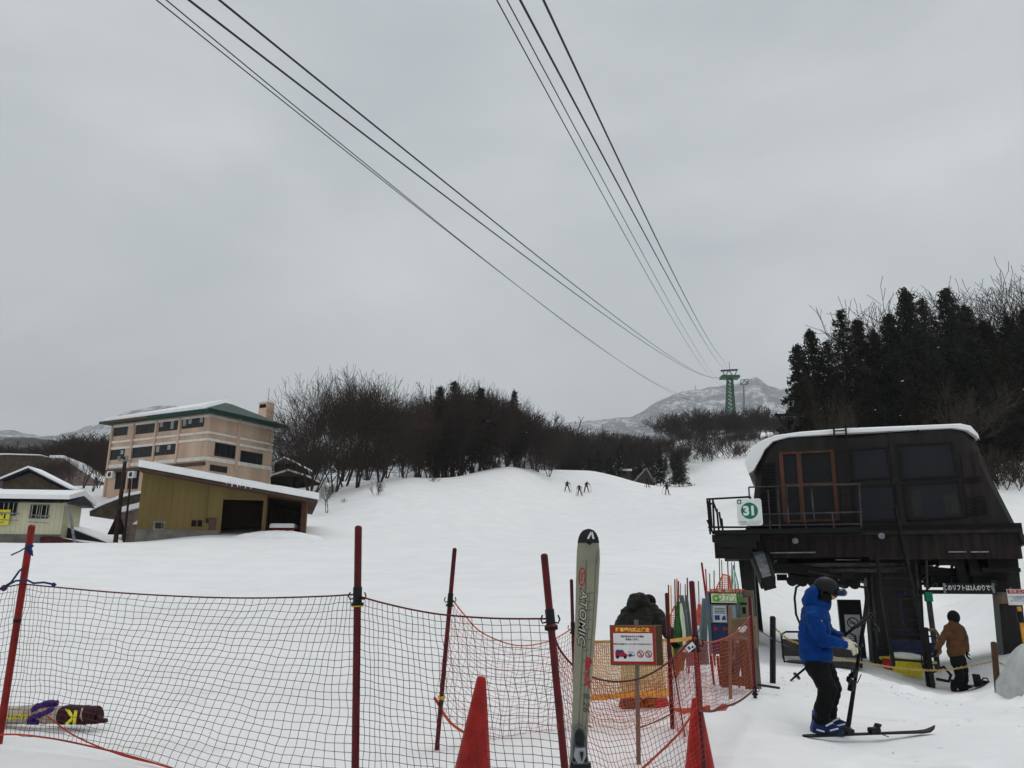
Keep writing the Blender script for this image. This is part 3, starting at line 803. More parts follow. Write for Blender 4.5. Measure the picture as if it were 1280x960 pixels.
# roof slab
def slab(b, x0, x1, y0, y1, lo, hi, wob=0):
    n = 26; vs = []
    for i in range(n+1):
        x = x0+(x1-x0)*i/n; z = gtop(x)
        j = wob*(noise.noise((x*.7,2,1))+.4*noise.noise((x*2.5,5,1)))
        vs += [(x,y0+j*.8,z+lo),(x,y0+.1+j,z+hi+j*.5),(x,(y0+y1)/2,z+hi+j*.4+.1*(wob>0)),(x,y1,z+hi),(x,y1,z+lo)]
    fs = [(i*5+k,(i+1)*5+k,(i+1)*5+(k+1)%5,i*5+(k+1)%5) for i in range(n) for k in range(5)]
    fs += [(0,1,2,3,4),(n*5+4,n*5+3,n*5+2,n*5+1,n*5)]
    b.add(vs, fs)
b = MB(); slab(b, xl-.12, xr+.6, -.9, D2+.4, .01, .22); b.build('roof','hotel_dark',G)
b = MB(); slab(b, xl-.18, xr+.68, -1.0, D2+.4, .225, .68, .16); b.build('roof_snow','soft_snow',G,smooth=False)
b = MB(); x = g.S(285,603).x
while x < g.S(318,606).x:
    L = random.uniform(.12,.5); z = gtop(x)+.34; b.add([(x-.06,-1.02,z),(x+.06,-1.02,z),(x,-.92,z),(x,-1.02,z-L)],[(0,1,3),(1,2,3),(2,0,3),(0,2,1)]); x += .17
b.build('icicle','soft_snow',G)
# red car nosed into the second bay, mostly under snow
cw = g.w(345,650,1.6); e = empty('parked_car', Vector((cw.x+.7,cw.y+.4,cw.z-2.0)), g.rz+1.35, "red car half buried in snow in the right bay of the olive garage", 'car')
b = MB(); b.prism([(-2,-.8,.3),(2,-.8,.3),(2,-.8,.8),(1.1,-.8,.95),(.6,-.8,1.4),(-1.5,-.8,1.4),(-2,-.8,.9)],(0,1.6,0),.06); b.build('body','car_red',e)
b = MB(); b.prism([(-1.4,-.81,.98),(.95,-.81,.98),(.55,-.81,1.32),(-1.4,-.81,1.32)],(0,1.62,0)); b.build('window','window_dark',e)
b = MB(); b.prism([(-1.9,-.82,1.38),(.7,-.82,1.38),(.5,-.8,1.65),(-1.6,-.8,1.68)],(0,1.64,0),.1); b.build('roof_snow','soft_snow',e)
for x in (-1.2,1.3):
    b = MB(); b.tube([(x,-.85,.35),(x,-.65,.35)],.33,14); b.build('wheel','black_plastic',e)
# ploughed heap before the bays
def heap(name, c, rx, ry, h, m='soft_snow', seed=1, kind='structure', rz=0, n=20):
    b = MB(); vs = [(0,0,h)]; fs = []
    for j in range(1,9):
        for i in range(n):
            a = 2*math.pi*i/n; r = j/8
            z = h*(1-r*r)**1.0 if j < 8 else -.4
            k = 1+.22*noise.noise((math.cos(a)*1.5+seed, math.sin(a)*1.5, seed))
            vs.append((rx*r*k*math.cos(a), ry*r*k*math.sin(a), z+.12*h*noise.noise((r*3*math.cos(a)*2, r*3*math.sin(a)*2, seed))))
    fs = [(0,1+i,1+(i+1)%n) for i in range(n)]
    for j in range(7):
        for i in range(n): fs.append((1+j*n+i,1+(j+1)*n+i,1+(j+1)*n+(i+1)%n,1+j*n+(i+1)%n))
    b.v=vs; b.f=fs
    o = b.build(name, m, smooth=True); o.location = c; o.rotation_euler = (0,0,rz)
    if kind: tag(o, kind=kind)
    return o
pc = g.w(350,666,-1.3); heap('snow_heap',(pc.x,pc.y,g.w(350,668,-1.3).z-.3),3.6,1.2,.55,seed=4,rz=g.rz)
pc = g.w(255,672,-1.3); heap('snow_heap',(pc.x,pc.y,g.w(255,676,-1.3).z-.5),3.5,1.2,.5,seed=7,rz=g.rz)

# ---------------------------------------------------------------- cream house at the left edge
h = Wall(-55, 52, 80, 53, 650, 'house', "cream sided house with snowy roof and yellow notice at the left edge", 'house')
HH = h.e
L_ = h.S(78,650).x; D3 = 3
zb2 = 1.5; zt = h.S(79,628).z
b = MB(); b.box((0,0,zb2),(L_,D3,zt)); b.build('wall','cream_siding',HH)
b = MB(); zc = h.S(60,668).z; b.box((-.02,-.06,zb2),(L_+.03,-.002,zc)); b.build('plinth','concrete',HH)
b = MB(); x = .1
while x < L_: b.box((x,-.02,zc+.02),(x+.04,-.002,zt-.1)); x += .3
b.build('cladding_rib','cream_siding',HH)
h.window(-14,627,22,645,3,HH,fr='galvanised',pane='dark_interior'); h.window(37,630.5,61.5,648.5,2,HH,fr='galvanised',pane='dark_interior')
h.window(-50,624,-30,643,2,HH,fr='galvanised',pane='dark_interior')
b = MB(); p0 = h.S(35,643.5,-.3); p1 = h.S(62,645.5,-.3)
for (a, c) in (((36,643.5),(62,645.5)),((-16,640.5),(24,642))):
    q0 = h.S(*a,-.25); q1 = h.S(*c,-.25); b.bar(q0,q1,.06,.08); b.bar(q0-Vector((0,0,.45)),q1-Vector((0,0,.45)),.04,.05)
b.build('balcony_rail','galvanised',HH)
b = MB(); b.prism([(-.5,-.9,zt-.05),(-.5,D3/2,zt+.6),(-.5,D3+.9,zt-.05)],(L_+1.1,0,0)); b.build('roof','navy_metal',HH)
b = MB(); b.prism([(-.52,-1.0,zt+.12),(-.52,-.95,zt+.42),(-.52,D3/2,zt+1.0),(-.52,D3+.95,zt+.4),(-.52,D3+1.0,zt+.12),(-.52,D3/2,zt+.62)],(L_+1.15,0,0)); b.build('roof_snow','soft_snow',HH)
b = MB(); q = h.S(82,628,-.9); b.tube([q,q+Vector((.35,.1,-.8)),q+Vector((1.0,.2,-3.2))],.09,6); b.build('downpipe','galvanised',HH)
# yellow notice
ys = h.w(3,646.5,-.2); e = empty('notice_board', ys, h.rz, "yellow notice board with dark marks on the cream house wall", 'sign')
b = MB(); b.box((-.75,-.03,-.5),(.45,.03,.5)); b.build('board','pad_yellow',e)
b = MB(); b.box((-.1,-.036,.12),(-.0,-.031,.22)); b.box((-.35,-.036,.16),(-.15,-.031,.2)); b.box((.1,-.036,-.1),(.2,-.031,.22)); b.box((-.35,-.036,-.2),(.0,-.031,-.15)); b.box((-.4,-.036,-.35),(.2,-.031,-.31)); b.build('lettering','ink',e)

# brown gable house behind it
h2 = Wall(2, 64, 79, 64.6, 615, 'house', "brown gabled house with thin snow edges behind the cream house", 'house')
b = MB(); z0 = 3; zE = h2.S(2,603).z; apex = h2.S(38,590.5)
b.prism([(0,0,z0),(h2.L,0,z0),(h2.L,0,h2.S(79,612).z),(apex.x,0,apex.z),(0,0,zE)],(0,2.4,0)); b.build('wall','brown_wall',h2.e)
b = MB()
for a, c in (((-.6,-.5,zE-.25),(apex.x,-.5,apex.z+.15)),((apex.x,-.5,apex.z+.15),(h2.L+.7,-.5,h2.S(82,613).z-.1))):
    a, c = Vector(a), Vector(c); b.prism([a,c,c+Vector((0,0,.16)),a+Vector((0,0,.16))],(0,2.6,0))
b.build('roof','navy_metal',h2.e)
b = MB()
for a, c in (((-.6,-.55,zE-.08),(apex.x,-.55,apex.z+.32)),((apex.x,-.55,apex.z+.32),(h2.L+.7,-.55,h2.S(82,613).z+.07))):
    a, c = Vector(a), Vector(c); b.prism([a,c,c+Vector((0,0,.16)),a+Vector((0,0,.16))],(0,2.5,0))
b.build('roof_snow','soft_snow',h2.e)
# navy lean-to and maroon shed beyond the crest
h3 = Wall(72, 54, 138, 54.3, 670, 'shed', "low navy metal roof sloping down to the snow beside the cream house", 'shed')
b = MB(); b.prism([h3.S(75,656),h3.S(137,679.5),h3.S(137,686),h3.S(75,686)],(0,4,0)); b.build('roof','navy_metal',h3.e)
b = MB(); b.prism([h3.S(80,655.5,-.05),h3.S(136,677.5,-.05),h3.S(136,679,-.05),h3.S(80,657.3,-.05)],(0,4.1,0)); b.build('roof_snow','soft_snow',h3.e)
h4 = Wall(50, 52.5, 135, 53, 675, 'shed', "long low maroon shed roof just above the snow crest", 'shed')
b = MB(); b.prism([h4.S(50,671),h4.S(62,670),h4.S(134,679),h4.S(134,690),h4.S(50,690)],(0,2,0)); b.build('roof','maroon_metal',h4.e)
b = MB(); b.prism([h4.S(76,672.0,-.04),h4.S(132,678.5,-.04),h4.S(132,680.2,-.04),h4.S(100,677.2,-.04)],(0,2,0)); b.build('roof_snow','soft_snow',h4.e)
# pinkish annex between the poles and the garage
h5 = Wall(135, 60, 182, 60, 650, 'house', "small pinkish walled house with white roof between the utility pole and garage", 'house')
b = MB(); b.prism([h5.S(152,640),h5.S(182,632),h5.S(182,690),h5.S(152,690)],(0,6,0)); b.build('wall','pinkish_wall',h5.e)
b = MB(); b.prism([h5.S(134,668,-.3),h5.S(147,641,-.3),h5.S(156,668,-.3)],(0,.28,0)); b.build('gable','dark_interior',h5.e)
b = MB(); b.prism([h5.S(150,634,-.5),h5.S(182,626,-.5),h5.S(182,632,-.5),h5.S(151,640,-.5)],(0,6,0)); b.prism([h5.S(165,655,-.6),h5.S(180,645,-.6),h5.S(180,656,-.6)],(0,.5,0)); b.build('roof_snow','soft_snow',h5.e)
h5b = Wall(112, 66, 182, 66, 630, 'shed', "dark curved shed under a white roof in front of the hotel", 'shed')
b = MB(); b.prism([h5b.S(112,639),h5b.S(130,628),h5b.S(155,619),h5b.S(182,615),h5b.S(182,650),h5b.S(112,645)],(0,5,0)); b.build('wall','brown_wall',h5b.e)
b = MB(); b.prism([h5b.S(111,639,-.2),h5b.S(128,627,-.2),h5b.S(155,617,-.2),h5b.S(182,612,-.2),h5b.S(182,615.5,-.2),h5b.S(155,620.5,-.2),h5b.S(130,630,-.2)],(0,5.5,0)); b.build('roof_snow','soft_snow',h5b.e)
# large dull building on the far left hillside
h6 = Wall(-80, 118, 70, 118, 590, 'house', "large dim brown building with snow line along its roof behind the gabled house", 'house')
b = MB(); b.prism([h6.S(-80,569),h6.S(8,568),h6.S(70,572),h6.S(72,620),h6.S(-80,620)],(0,12,0)); b.build('wall','brown_wall',h6.e)
b = MB(); b.prism([h6.S(-80,568.6,-.4),h6.S(8,566.6,-.4),h6.S(50,568,-.4),h6.S(50,569,-.4),h6.S(8,568,-.4),h6.S(-80,570,-.4)],(0,12.5,0)); b.build('roof_snow','soft_snow',h6.e)
h7 = Wall(62, 114, 118, 115, 595, 'house', "pinkish house on the left hillside with a long sloping snowy eave", 'house')
b = MB(); b.prism([h7.S(64,572),h7.S(78,572),h7.S(116,598),h7.S(116,625),h7.S(64,625)],(0,9,0)); b.build('wall','pinkish_wall',h7.e)
b = MB(); b.prism([h7.S(62,569,-.5),h7.S(79,569,-.5),h7.S(118,596,-.5),h7.S(117,598.5,-.5),h7.S(78,572,-.5),h7.S(62,572,-.5)],(0,10,0)); b.build('roof_snow','soft_snow',h7.e)
# houses glimpsed behind the bare wood
for i, (uA,uB,vt,vb,D,lab) in enumerate([(335,385,588,614,104,"dark house with snowy roof between the hotel and the bare wood"),(340,372,572,588,118,"small dark house higher up beside the end of the hotel")]):
    w_ = Wall(uA, D, uB, D, vt, 'house', lab, 'house')
    b = MB(); b.prism([w_.S(uA+3,vt+6),w_.S(uB-3,vt+6),w_.S(uB-3,vb+25),w_.S(uA+3,vb+25)],(0,8,0)); b.build('wall','dark_interior',w_.e)
    b = MB(); b.prism([w_.S(uA,vt+7,-.6),w_.S((uA+uB)/2,vt,-.6),w_.S(uB,vt+7,-.6)],(0,9,0)); b.build('roof','hotel_dark',w_.e)
    b = MB(); b.prism([w_.S(uA,vt+6,-.7),w_.S((uA+uB)/2,vt-2.0,-.7),w_.S(uB,vt+6,-.7),w_.S(uB,vt+8,-.7),w_.S((uA+uB)/2,vt+.5,-.7),w_.S(uA,vt+8,-.7)],(0,9.3,0)); b.build('roof_snow','soft_snow',w_.e)
# chalet at the foot of the far wood
w_ = Wall(790, 158, 820, 158, 600, 'chalet', "small a-frame chalet with white gable edges below the distant wood", 'chalet')
b = MB(); b.prism([w_.S(792,604),w_.S(808,585),w_.S(819,603),w_.S(819,612),w_.S(792,612)],(0,6,0)); b.build('wall','brown_wall',w_.e)
b = MB()
for a, c in (((789,606),(808,585)),((808,585),(818,603))): b.bar(w_.S(*a,-.2),w_.S(*c,-.2),.3,.3)
b.build('gable_trim','galvanised',w_.e)
w_ = Wall(772, 160, 790, 160, 595, 'cabin', "dark hut left of the chalet with snow on its flat roof", 'hut')
b = MB(); b.prism([w_.S(775,588),w_.S(789,588),w_.S(789,606),w_.S(775,606)],(0,5,0)); b.build('wall','brown_wall',w_.e)
b = MB(); b.prism([w_.S(774,586,-.2),w_.S(790,586,-.2),w_.S(790,588.5,-.2),w_.S(774,588.5,-.2)],(0,5.4,0)); b.build('roof_snow','soft_snow',w_.e)

# utility poles
for (u0,v0,u1,v1,D,r,lab) in [(157,571,144,682,53,.15,"dark utility pole with insulators left of the olive garage"),(163.5,600,154.5,682,54,.08,"thin pole standing just right of the utility pole")]:
    a, c = P(u0,v0,D), P(u1,v1,D); e = empty('utility_pole', (c.x,c.y,c.z-1.5), 0, lab, 'pole')
    b = MB(); b.tube([(0,0,0),a-Vector((c.x,c.y,c.z-1.5))],[r*1.15,r*.85],8); b.build('post','bark',e)
    if r > .1:
        t = a-Vector((c.x,c.y,c.z-1.5)); b = MB(); b.bar(t+Vector((-.4,-.1,-.3)),t+Vector((.35,-.1,-.3)),.08); b.box(t+Vector((-.45,-.2,-.25)),t+Vector((-.3,-.05,.0))); b.box(t+Vector((.1,-.2,-.25)),t+Vector((.25,-.05,.05))); b.build('crossarm','galvanised',e)
# ---------------------------------------------------------------- ropeway pylons and cables
DT = 300
def S3(u, v, D=DT): return P(u, v, D)
base = S3(912.5, 560); tb = Vector((base.x, DT, gz(base.x, DT)-1)); 
e = empty('ropeway_pylon', tb, 0, "green lattice ropeway pylon rising out of the knoll trees", 'pylon')
def T_(u, v, dy=0): return S3(u, v, DT) + Vector((0,dy,0)) - tb
topc = T_(912.3,474); botz = 0.0; cx0 = T_(914.5,560).x
b = MB(); levels = 15; w0, w1 = 2.1, .95
def corner(f, sx, sy):
    w = w0+(w1-w0)*f**.8; x = cx0+(topc.x-cx0)*f; return Vector((x+sx*w, sy*w, topc.z*f))
for sx in (-1,1):
    for sy in (-1,1):
        b = MB()
        for i in range(levels): b.bar(corner(i/levels,sx,sy), corner((i+1)/levels,sx,sy), .34)
        b.build('leg','tower_green',e)
b = MB()
for i in range(levels):
    f0, f1 = i/levels, (i+1)/levels
    for (A,B_) in (((-1,-1),(1,-1)),((1,-1),(1,1)),((1,1),(-1,1)),((-1,1),(-1,-1))):
        b.bar(corner(f0,*A),corner(f1,*B_),.2); b.bar(corner(f0,*B_),corner(f1,*A),.2); b.bar(corner(f1,*A),corner(f1,*B_),.22)
b.build('bracing','tower_green',e)
b = MB(); b.box(T_(901,473.4,-2.2),T_(923,470.2,-2.2)+Vector((0,4.4,0))); b.build('platform','tower_green',e)
b = MB(); b.bar(T_(901,463.5),T_(922,462.3),.9,.6)
b.build('crossarm','station_steel',e)
b = MB()
for a, c in (((903,463),(907,471)),((911,463),(906,471)),((911,463),(917,471)),((921,463),(918,471))): b.bar(T_(*a),T_(*c),.3)
b.build('strut','tower_green',e)
b = MB(); b.tube([T_(912,462),T_(911.5,452)],.09,4); b.build('mast','station_steel',e)
# second, far pylon
b0 = P(930, 505, 640); e2 = empty('ropeway_pylon', b0-Vector((0,0,12)), 0, "distant pale pylon on the hazy ridge right of the green one", 'pylon')
def T2(u,v): return P(u,v,640)-(b0-Vector((0,0,12)))
b = MB(); b.tube([T2(930,515),T2(929.5,480)],[1.1,.7],6); b.build('post','tower_grey',e2)
b = MB()
for a, c in (((926,475),(935,474)),((926,481),(935,480)),((926,475),(926,481)),((935,474),(935,480)),((930.5,475),(926,481)),((930.5,475),(935,480))): b.bar(T2(*a),T2(*c),.55)
b.build('head','station_steel',e2)
# masts on the ridge
m0 = P(869.5,490,1880); b = MB(); b.tube([(0,0,-30),(0,0,P(869.5,482,1880).z-m0.z)],.9,4); o = b.build('mast','tower_grey'); o.location = m0; tag(o,"hair thin mast on the mountain ridge left of the green pylon",'mast')

# cables
def cable(T, pix, near, r, label):
    """T world end on the pylon; pix: pixel samples; near: distance at which the top-of-frame sample hangs"""
    Nn = P(*pix[0], near); d = Vector((Nn.x-T.x, Nn.y-T.y, 0)); L = d.length; d.normalize(); n = Vector((-d.y,d.x,0))
    S_, Z_, W_ = [], [], []
    for (u,v) in pix:
        r_ = ray(u,v); t = (T-Vector((0,0,EYE))).dot(n)/r_.dot(n)
        p = Vector((0,0,EYE))+r_*t; s = (p-T).dot(d)
        if t <= 0 or s < -5: continue
        S_.append(s); Z_.append(p.z-T.z); W_.append(1/max(t,1))
    S_, Z_, W_ = map(np.array, (S_,Z_,W_))
    Am = np.stack([S_, S_**2, S_**3],1)*W_[:,None]; k = np.linalg.lstsq(Am, Z_*W_, rcond=None)[0]
    pts = []
    for s in np.linspace(0, L*1.25, 160):
        pts.append(T + d*float(s) + Vector((0,0,float(k[0]*s+k[1]*s*s+k[2]*s**3))))
    b = MB(); b.tube([p-T for p in pts], r, 5); o = b.build('ropeway_cable','cable',smooth=True); o.location = T
    tag(o, label, 'cable', 'ropeway cables overhead')
    print('cable', label[:30], 'z near', round(pts[128].z,1), 'minz', round(min(p.z for p in pts),1), 'Tz', round(T.z,1))
TR1, TR2 = S3(905,461.5), S3(909,460.5); TL1, TL2 = S3(902,472), S3(902.6,471.2); 
TH1, TH2 = S3(904,490), S3(905,489); TG1, TG2 = S3(903,484), S3(904,482)
cable(TL1, [(235,0),(391,118),(530,223),(657,324),(773,405),(854,457),(880,470)], 15, .032, "second cable from the right in the left bundle, thick and dark, crossing the sky")
cable(TL2, [(271,0),(391,93),(507,185),(640,295),(761,393),(854,454),(882,469.5)], 15, .032, "rightmost thick dark cable of the left bundle crossing the sky")
cable(TG1, [(195,0),(304,87),(408,168),(518,257),(651,361),(819,480),(845,493)], 13, .015, "leftmost thin cable of the left bundle, ending behind the mountain ridge")
cable(TG2, [(208,0),(333,104),(437,188),(536,269),(663,370),(819,478.5),(848,492)], 13, .015, "second thin cable from the left in the left bundle")
cable(TR1, [(650,0),(715,121),(784,254),(842,358),(897,452)], 15, .032, "thick dark cable third from the left in the steep right bundle")
cable(TR2, [(680,0),(738,127),(796,249),(854,364),(900,446)], 15, .032, "thick dark cable at the right side of the steep right bundle")
cable(TG1, [(621,0),(692,130),(761,260),(825,370),(883,465)], 13, .015, "leftmost thin cable of the steep right bundle")
cable(TG2, [(634,0),(703,130),(767,254),(831,364),(889,465)], 13, .015, "thin cable second from the left in the steep right bundle")
mat('blind_dim', (.035,.036,.034), .7, .1)
# ---------------------------------------------------------------- lift station
st = Wall(935, 21.3, 1270, 19.2, 660, 'lift_station', "dark brown chairlift station on columns with a snow capped cabin", 'lift station')
E = st.e
def sb(name, m, *boxes, parent=None):
    b = MB()
    for x in boxes: st.box(b, *x)
    return b.build(name, m, parent or E)
def sp(name, m, pts, d0, d1, inset=0, parent=None):
    b = MB(); st.poly(b, pts, d0, d1, inset); return b.build(name, m, parent or E)
def sbar(b, a, c, w, h=None): b.bar(st.S(*a), st.S(*c), w, h)
def stube(b, pts, r, n=8): b.tube([st.S(*p) for p in pts], r, n)
# cabin
cab = [(931,662),(940,641),(944,600),(949,575),(956,560),(966,550),(985,545),(1060,541),(1130,537),(1190,534),(1208,537),(1220,547),(1228,566),(1246,606),(1273,659)]
sp('cabin_body','station_brown',cab,0,3.4,.16)
# snow cap follows the outline
sn = [(934,586),(931,578),(934,568),(941,558),(953,550),(970,544),(1000,540),(1060,536),(1130,532.5),(1180,530.5),(1200,529.5),(1213,533),(1221,542),(1223,549),(1219,546),(1208,538.5),(1190,535.5),(1130,538.6),(1060,542.6),(985,546.6),(966,552),(956,562),(949,576),(942,588),(936,592)]
def snow_cap():
    n = len(sn); ys = [-.12,-.02,.5,1.7,2.9,3.5]; vs = []
    for y in ys:
        k = 0 if y > -.1 else .03
        for i, (u,v) in enumerate(sn):
            p = st.S(u,v,0); q = Vector((p.x, y+.05*noise.noise((p.x*1.3,y,3)), p.z+(-.04 if y in (ys[0],ys[-1]) and i < 14 else 0)+.03*noise.noise((p.x*2,y*2,1)))); vs.append(q)
    m = len(ys); fs = [(j*n+i,j*n+(i+1)%n,(j+1)*n+(i+1)%n,(j+1)*n+i) for j in range(m-1) for i in range(n)]
    fs += [tuple(range(n-1,-1,-1)), tuple((m-1)*n+i for i in range(n))]
    b = MB(); b.add(vs, fs); b.build('roof_snow','soft_snow',E,smooth=False)
snow_cap()
# vertical seams
b = MB()
for pts in ([(1113,541),(1117,600),(1124,660)],[(1052,600),(1056,655)]):
    for i in range(len(pts)-1): sbar(b, (*pts[i],-.025),(*pts[i+1],-.025),.08,.05)
b.build('seam','station_brown',E)
def frame_ring(name, pts, w, m, d0, d1, pane=None, par=None):
    """frame built as bars along the outline, with a pane behind"""
    b = MB(); n = len(pts)
    for i in range(n): sbar(b, (*pts[i], (d0+d1)/2), (*pts[(i+1)%n], (d0+d1)/2), w, abs(d1-d0))
    for p in pts: q = st.S(*p,(d0+d1)/2); b.ball(q, w*.52, 8, 5, (1,abs(d1-d0)/w,1))
    f = b.build(name, m, par or E)
    if pane: sp('pane', pane, pts, d1-.02, d1-.002, parent=f)
    return f
for pts in ([(1064,562),(1109,559),(1115,597),(1066,600)],[(1124,556),(1190,554),(1198,595),(1129,599)],[(1066,609),(1117,606),(1123,650),(1070,652)],[(1131,606),(1199,602),(1207,646),(1136,650)]):
    frame_ring('window', pts, .09, 'station_black', -.05, -.005, 'station_pane')
# pale blind seen inside the lower right window
for q_ in ([(1138,612),(1150,611),(1154,644),(1142,645)],[(1178,618),(1196,617),(1200,642),(1182,643)]): sp('blind','blind_dim',q_,-.035,-.028)
# timber door
door = frame_ring('door', [(976,567),(1040,564),(1047,650),(982,652)], .10, 'door_wood', -.07, -.005, 'door_glass')
b = MB(); sbar(b,(998,566,-.05),(1004,651,-.05),.12,.06); sbar(b,(979,606,-.045),(1043,604,-.045),.06,.05); b.build('mullion','door_wood',door)
# louvres
for (pts, m) in (([(953,579),(969,578),(970,643),(951,644)],'louver'),([(1200,566),(1222,565),(1236,643),(1210,645)],'station_rust')):
    lv = sp('louver', m, pts, -.03, -.003)
    b = MB()
    (ua,va),(ub,vb),(uc,vc),(ud,vd) = pts
    for i in range(16):
        f = (i+.5)/16
        if m == 'station_rust' and (f < .35 or .5 < f < .68): continue
        sbar(b, (ua+(ud-ua)*f+1, va+(vd-va)*f, -.05), (ub+(uc-ub)*f-1, vb+(vc-vb)*f, -.05), .05, .03)
    b.build('slat','louver',lv)
# roof ladder
b = MB()
for a in (((1042,533,-.2),(1051,652,-.2)),((1057,533,-.2),(1065,652,-.2))): sbar(b, *a, .045)
for i in range(9):
    f = .04+i*.115; sbar(b, (1042+9*f,534+118*f,-.2),(1057+8*f,533+118*f,-.2),.03)
sbar(b,(1042,533,-.2),(1043,536,.3),.04); sbar(b,(1057,533,-.2),(1058,536,.3),.04)
b.build('roof_ladder','station_black',E)
b = MB(); stube(b,[(1072,538,.0),(1072,534.5,.0)],.03); stube(b,[(1130,537,.0),(1130,533,.0)],.05); stube(b,[(1147,541,-.05),(1147,537,-.05)],.03); b.build('roof_bolt','station_black',E)
# deck and girders
sb('deck','station_black',(932,657,1278,665,-.05,3.6))
sb('girder','station_rust',(893,668,1085,697,-.42,-.1),(1085,664,1276,699,-.42,-.1))
gb = MB(); st.box(gb,893,664,1279,668.5,-.55,3.0); gb.build('girder_flange','station_brown',E)
sb('rear_girder','station_brown',(905,672,1275,700,3.0,3.35))
# walkway in front of the door
sb('walkway','station_black',(893,661,1078,666.5,-1.25,-.44))
def rail(name, pts, posts, d, m='station_steel', r=.022):
    b = MB()
    for a, c in pts: stube(b,[(*a,d),(*c,d)],r,6)
    for a, c in posts: stube(b,[(*a,d),(*c,d)],r,6)
    return b.build(name, m, E)
rail('railing',[((936,609),(1076,605)),((951,643),(1078,640)),((945,657),(1078,655))],[((936,609),(937,628)),((960,612),(963,662)),((972,611),(975,662)),((1014,610),(1018,650)),((1005,640),(1008,662)),((1040,640),(1043,662)),((1074,605),(1077,662)),((983,609),(986,655))],-1.15)
rail('railing',[((883,624),(938,621)),((885,659),(935,659))],[((884,624),(888,668)),((891,624),(893,668)),((938,621),(939,660)),((887,624),(890,660)),((884,650),(892,668)),((891,626),(896,640)),((896,636),(899,668)),((899,640),(902,660)),((902,648),(904,668))],-1.15,'station_black',.028)
rail('railing',[((883,628),(890,630)),((886,662),(890,664))],[((886,626),(888,664))],-.5,'station_black',.028)
# stepped bracket under the left end
b = MB()
for i, (u0,u1,v0,v1) in enumerate([(890,950,668,677),(897,946,677,686),(901,940,684,692),(906,938,691,699)]): st.box(b,u0,v0,u1,v1,-1.2,1.2)
b.build('bracket','station_black',E)
# lamps on the girder
for u,v in ((994,676),(1102,670)):
    b = MB(); stube(b,[(u,v,-.5),(u,v,-.62)],.08,10); stube(b,[(u,v-1,-.44),(u,v-1,-.52)],.05,8); b.build('lamp','galvanised',E)
# long floodlight-like loading chute: sloping pale trough on the left
b = MB(); p = [st.S(937,690,-.9), st.S(957,689,-.9), st.S(968,727,-2.3), st.S(953,731,-2.3)]
nrm = (p[1]-p[0]).cross(p[3]-p[0]).normalized(); nrm = nrm if nrm.y > 0 else -nrm
b.prism(p, nrm*.05); b.build('chute','galvanised',E)
b = MB(); b.bar(p[0],p[3],.06,.22); b.bar(p[1],p[2],.06,.26); b.bar(p[3],p[2],.06,.3); 
sbar(b,(957,689,-.9),(966,702,-1.2),.1,.1); b.build('chute_side','station_black',E)
# columns
zg = -2.2
def column(name, m, u0, u1, v0, v1, ub0, ub1, d0, d1, vb=830):
    """tapered column: top pixel span (u0,u1) at v0, bottom span at vb, sunk into the snow"""
    a = [st.S(u0,v0,d0), st.S(u1,v0,d0), st.S(ub1,vb,d0), st.S(ub0,vb,d0)]
    dn = (a[2]-a[1])*.25; dn2 = (a[3]-a[0])*.25; a[2] = a[2]+dn; a[3] = a[3]+dn2
    b = MB(); b.prism(a,(0,d1-d0,0),.03); return b.build(name, m, E)
column('column','station_brown',922,941,690,0,938,950,.2,.75)
column('column','station_black',937,944,695,0,952,958,2.4,2.7)
column('main_column','station_brown',1080,1150,680,0,1092,1158,.35,1.5)
column('column','station_brown',1243,1272,690,0,1256,1286,.3,.95)
sb('column_panel','station_brown',(1092,700,1142,815,.30,.34))
b = MB(); st.poly(b,[(1085,690),(1088,690),(1099,812),(1096,812)],.2,.34); st.poly(b,[(1142,690),(1146,690),(1156,812),(1152,812)],.2,.34); b.build('column_rib','station_steel',E)
# crossbeam with the lettered board
sb('crossbeam','station_black',(1150,737.5,1246,742.5,-.3,-.1),(1240,733,1262,740,-.3,.3))
sb('hanger_post','station_steel',(1164,745,1170,838,-.25,-.1))
b = MB(); st.box(b,1157,740,1166,752,-.35,-.1); b.build('green_lamp','ink_green',E)
b = MB(); stube(b,[(1158,700,-.2),(1159,740,-.2)],.03); stube(b,[(1150,745,-.3),(1200,700,1.5)],.02); b.build('brace','station_steel',E)
bd = sb('sign_board','ink',(1181,729,1241,741.5,-.38,-.31))
q = st.S(1211,735.2,-.382); text("このリフトは3人のりです",.145,face_mtx(q,(1,0,0),(0,0,1)),'sign_white',bd,'lettering',bold=.003,sx=.66)
b = MB(); st.box(b,1240.5,729,1243.5,741.5,-.4,-.3); st.box(b,1179.5,729,1182,741.5,-.4,-.3); b.build('board_end','galvanised',bd)
# platforms and beams under the deck on the right
sb('ledge','station_black',(1228,710,1276,715,-.6,1.0),(1235,698,1272,712,-.2,.8))
b = MB(); sbar(b,(1279,672,-.5),(1204,712,1.2),.12,.3); sbar(b,(1262,690,-.3),(1200,722,.8),.1,.12)
b.build('diagonal_beam','station_brown',E)
b = MB()
for a in (((1195,690,-.1),(1206,733,-.1)),((1212,690,-.1),(1224,733,-.1)),((1030,690,.5),(1040,716,.5))): sbar(b,*a,.2,.16)
b.build('hanger','station_black',E)
for q_ in ((960,690,1020,691.5),(1186,689,1208,690.5),(1214,689,1236,690.5)): sb('flange_snow','galvanised',(*q_,-.50,-.43))
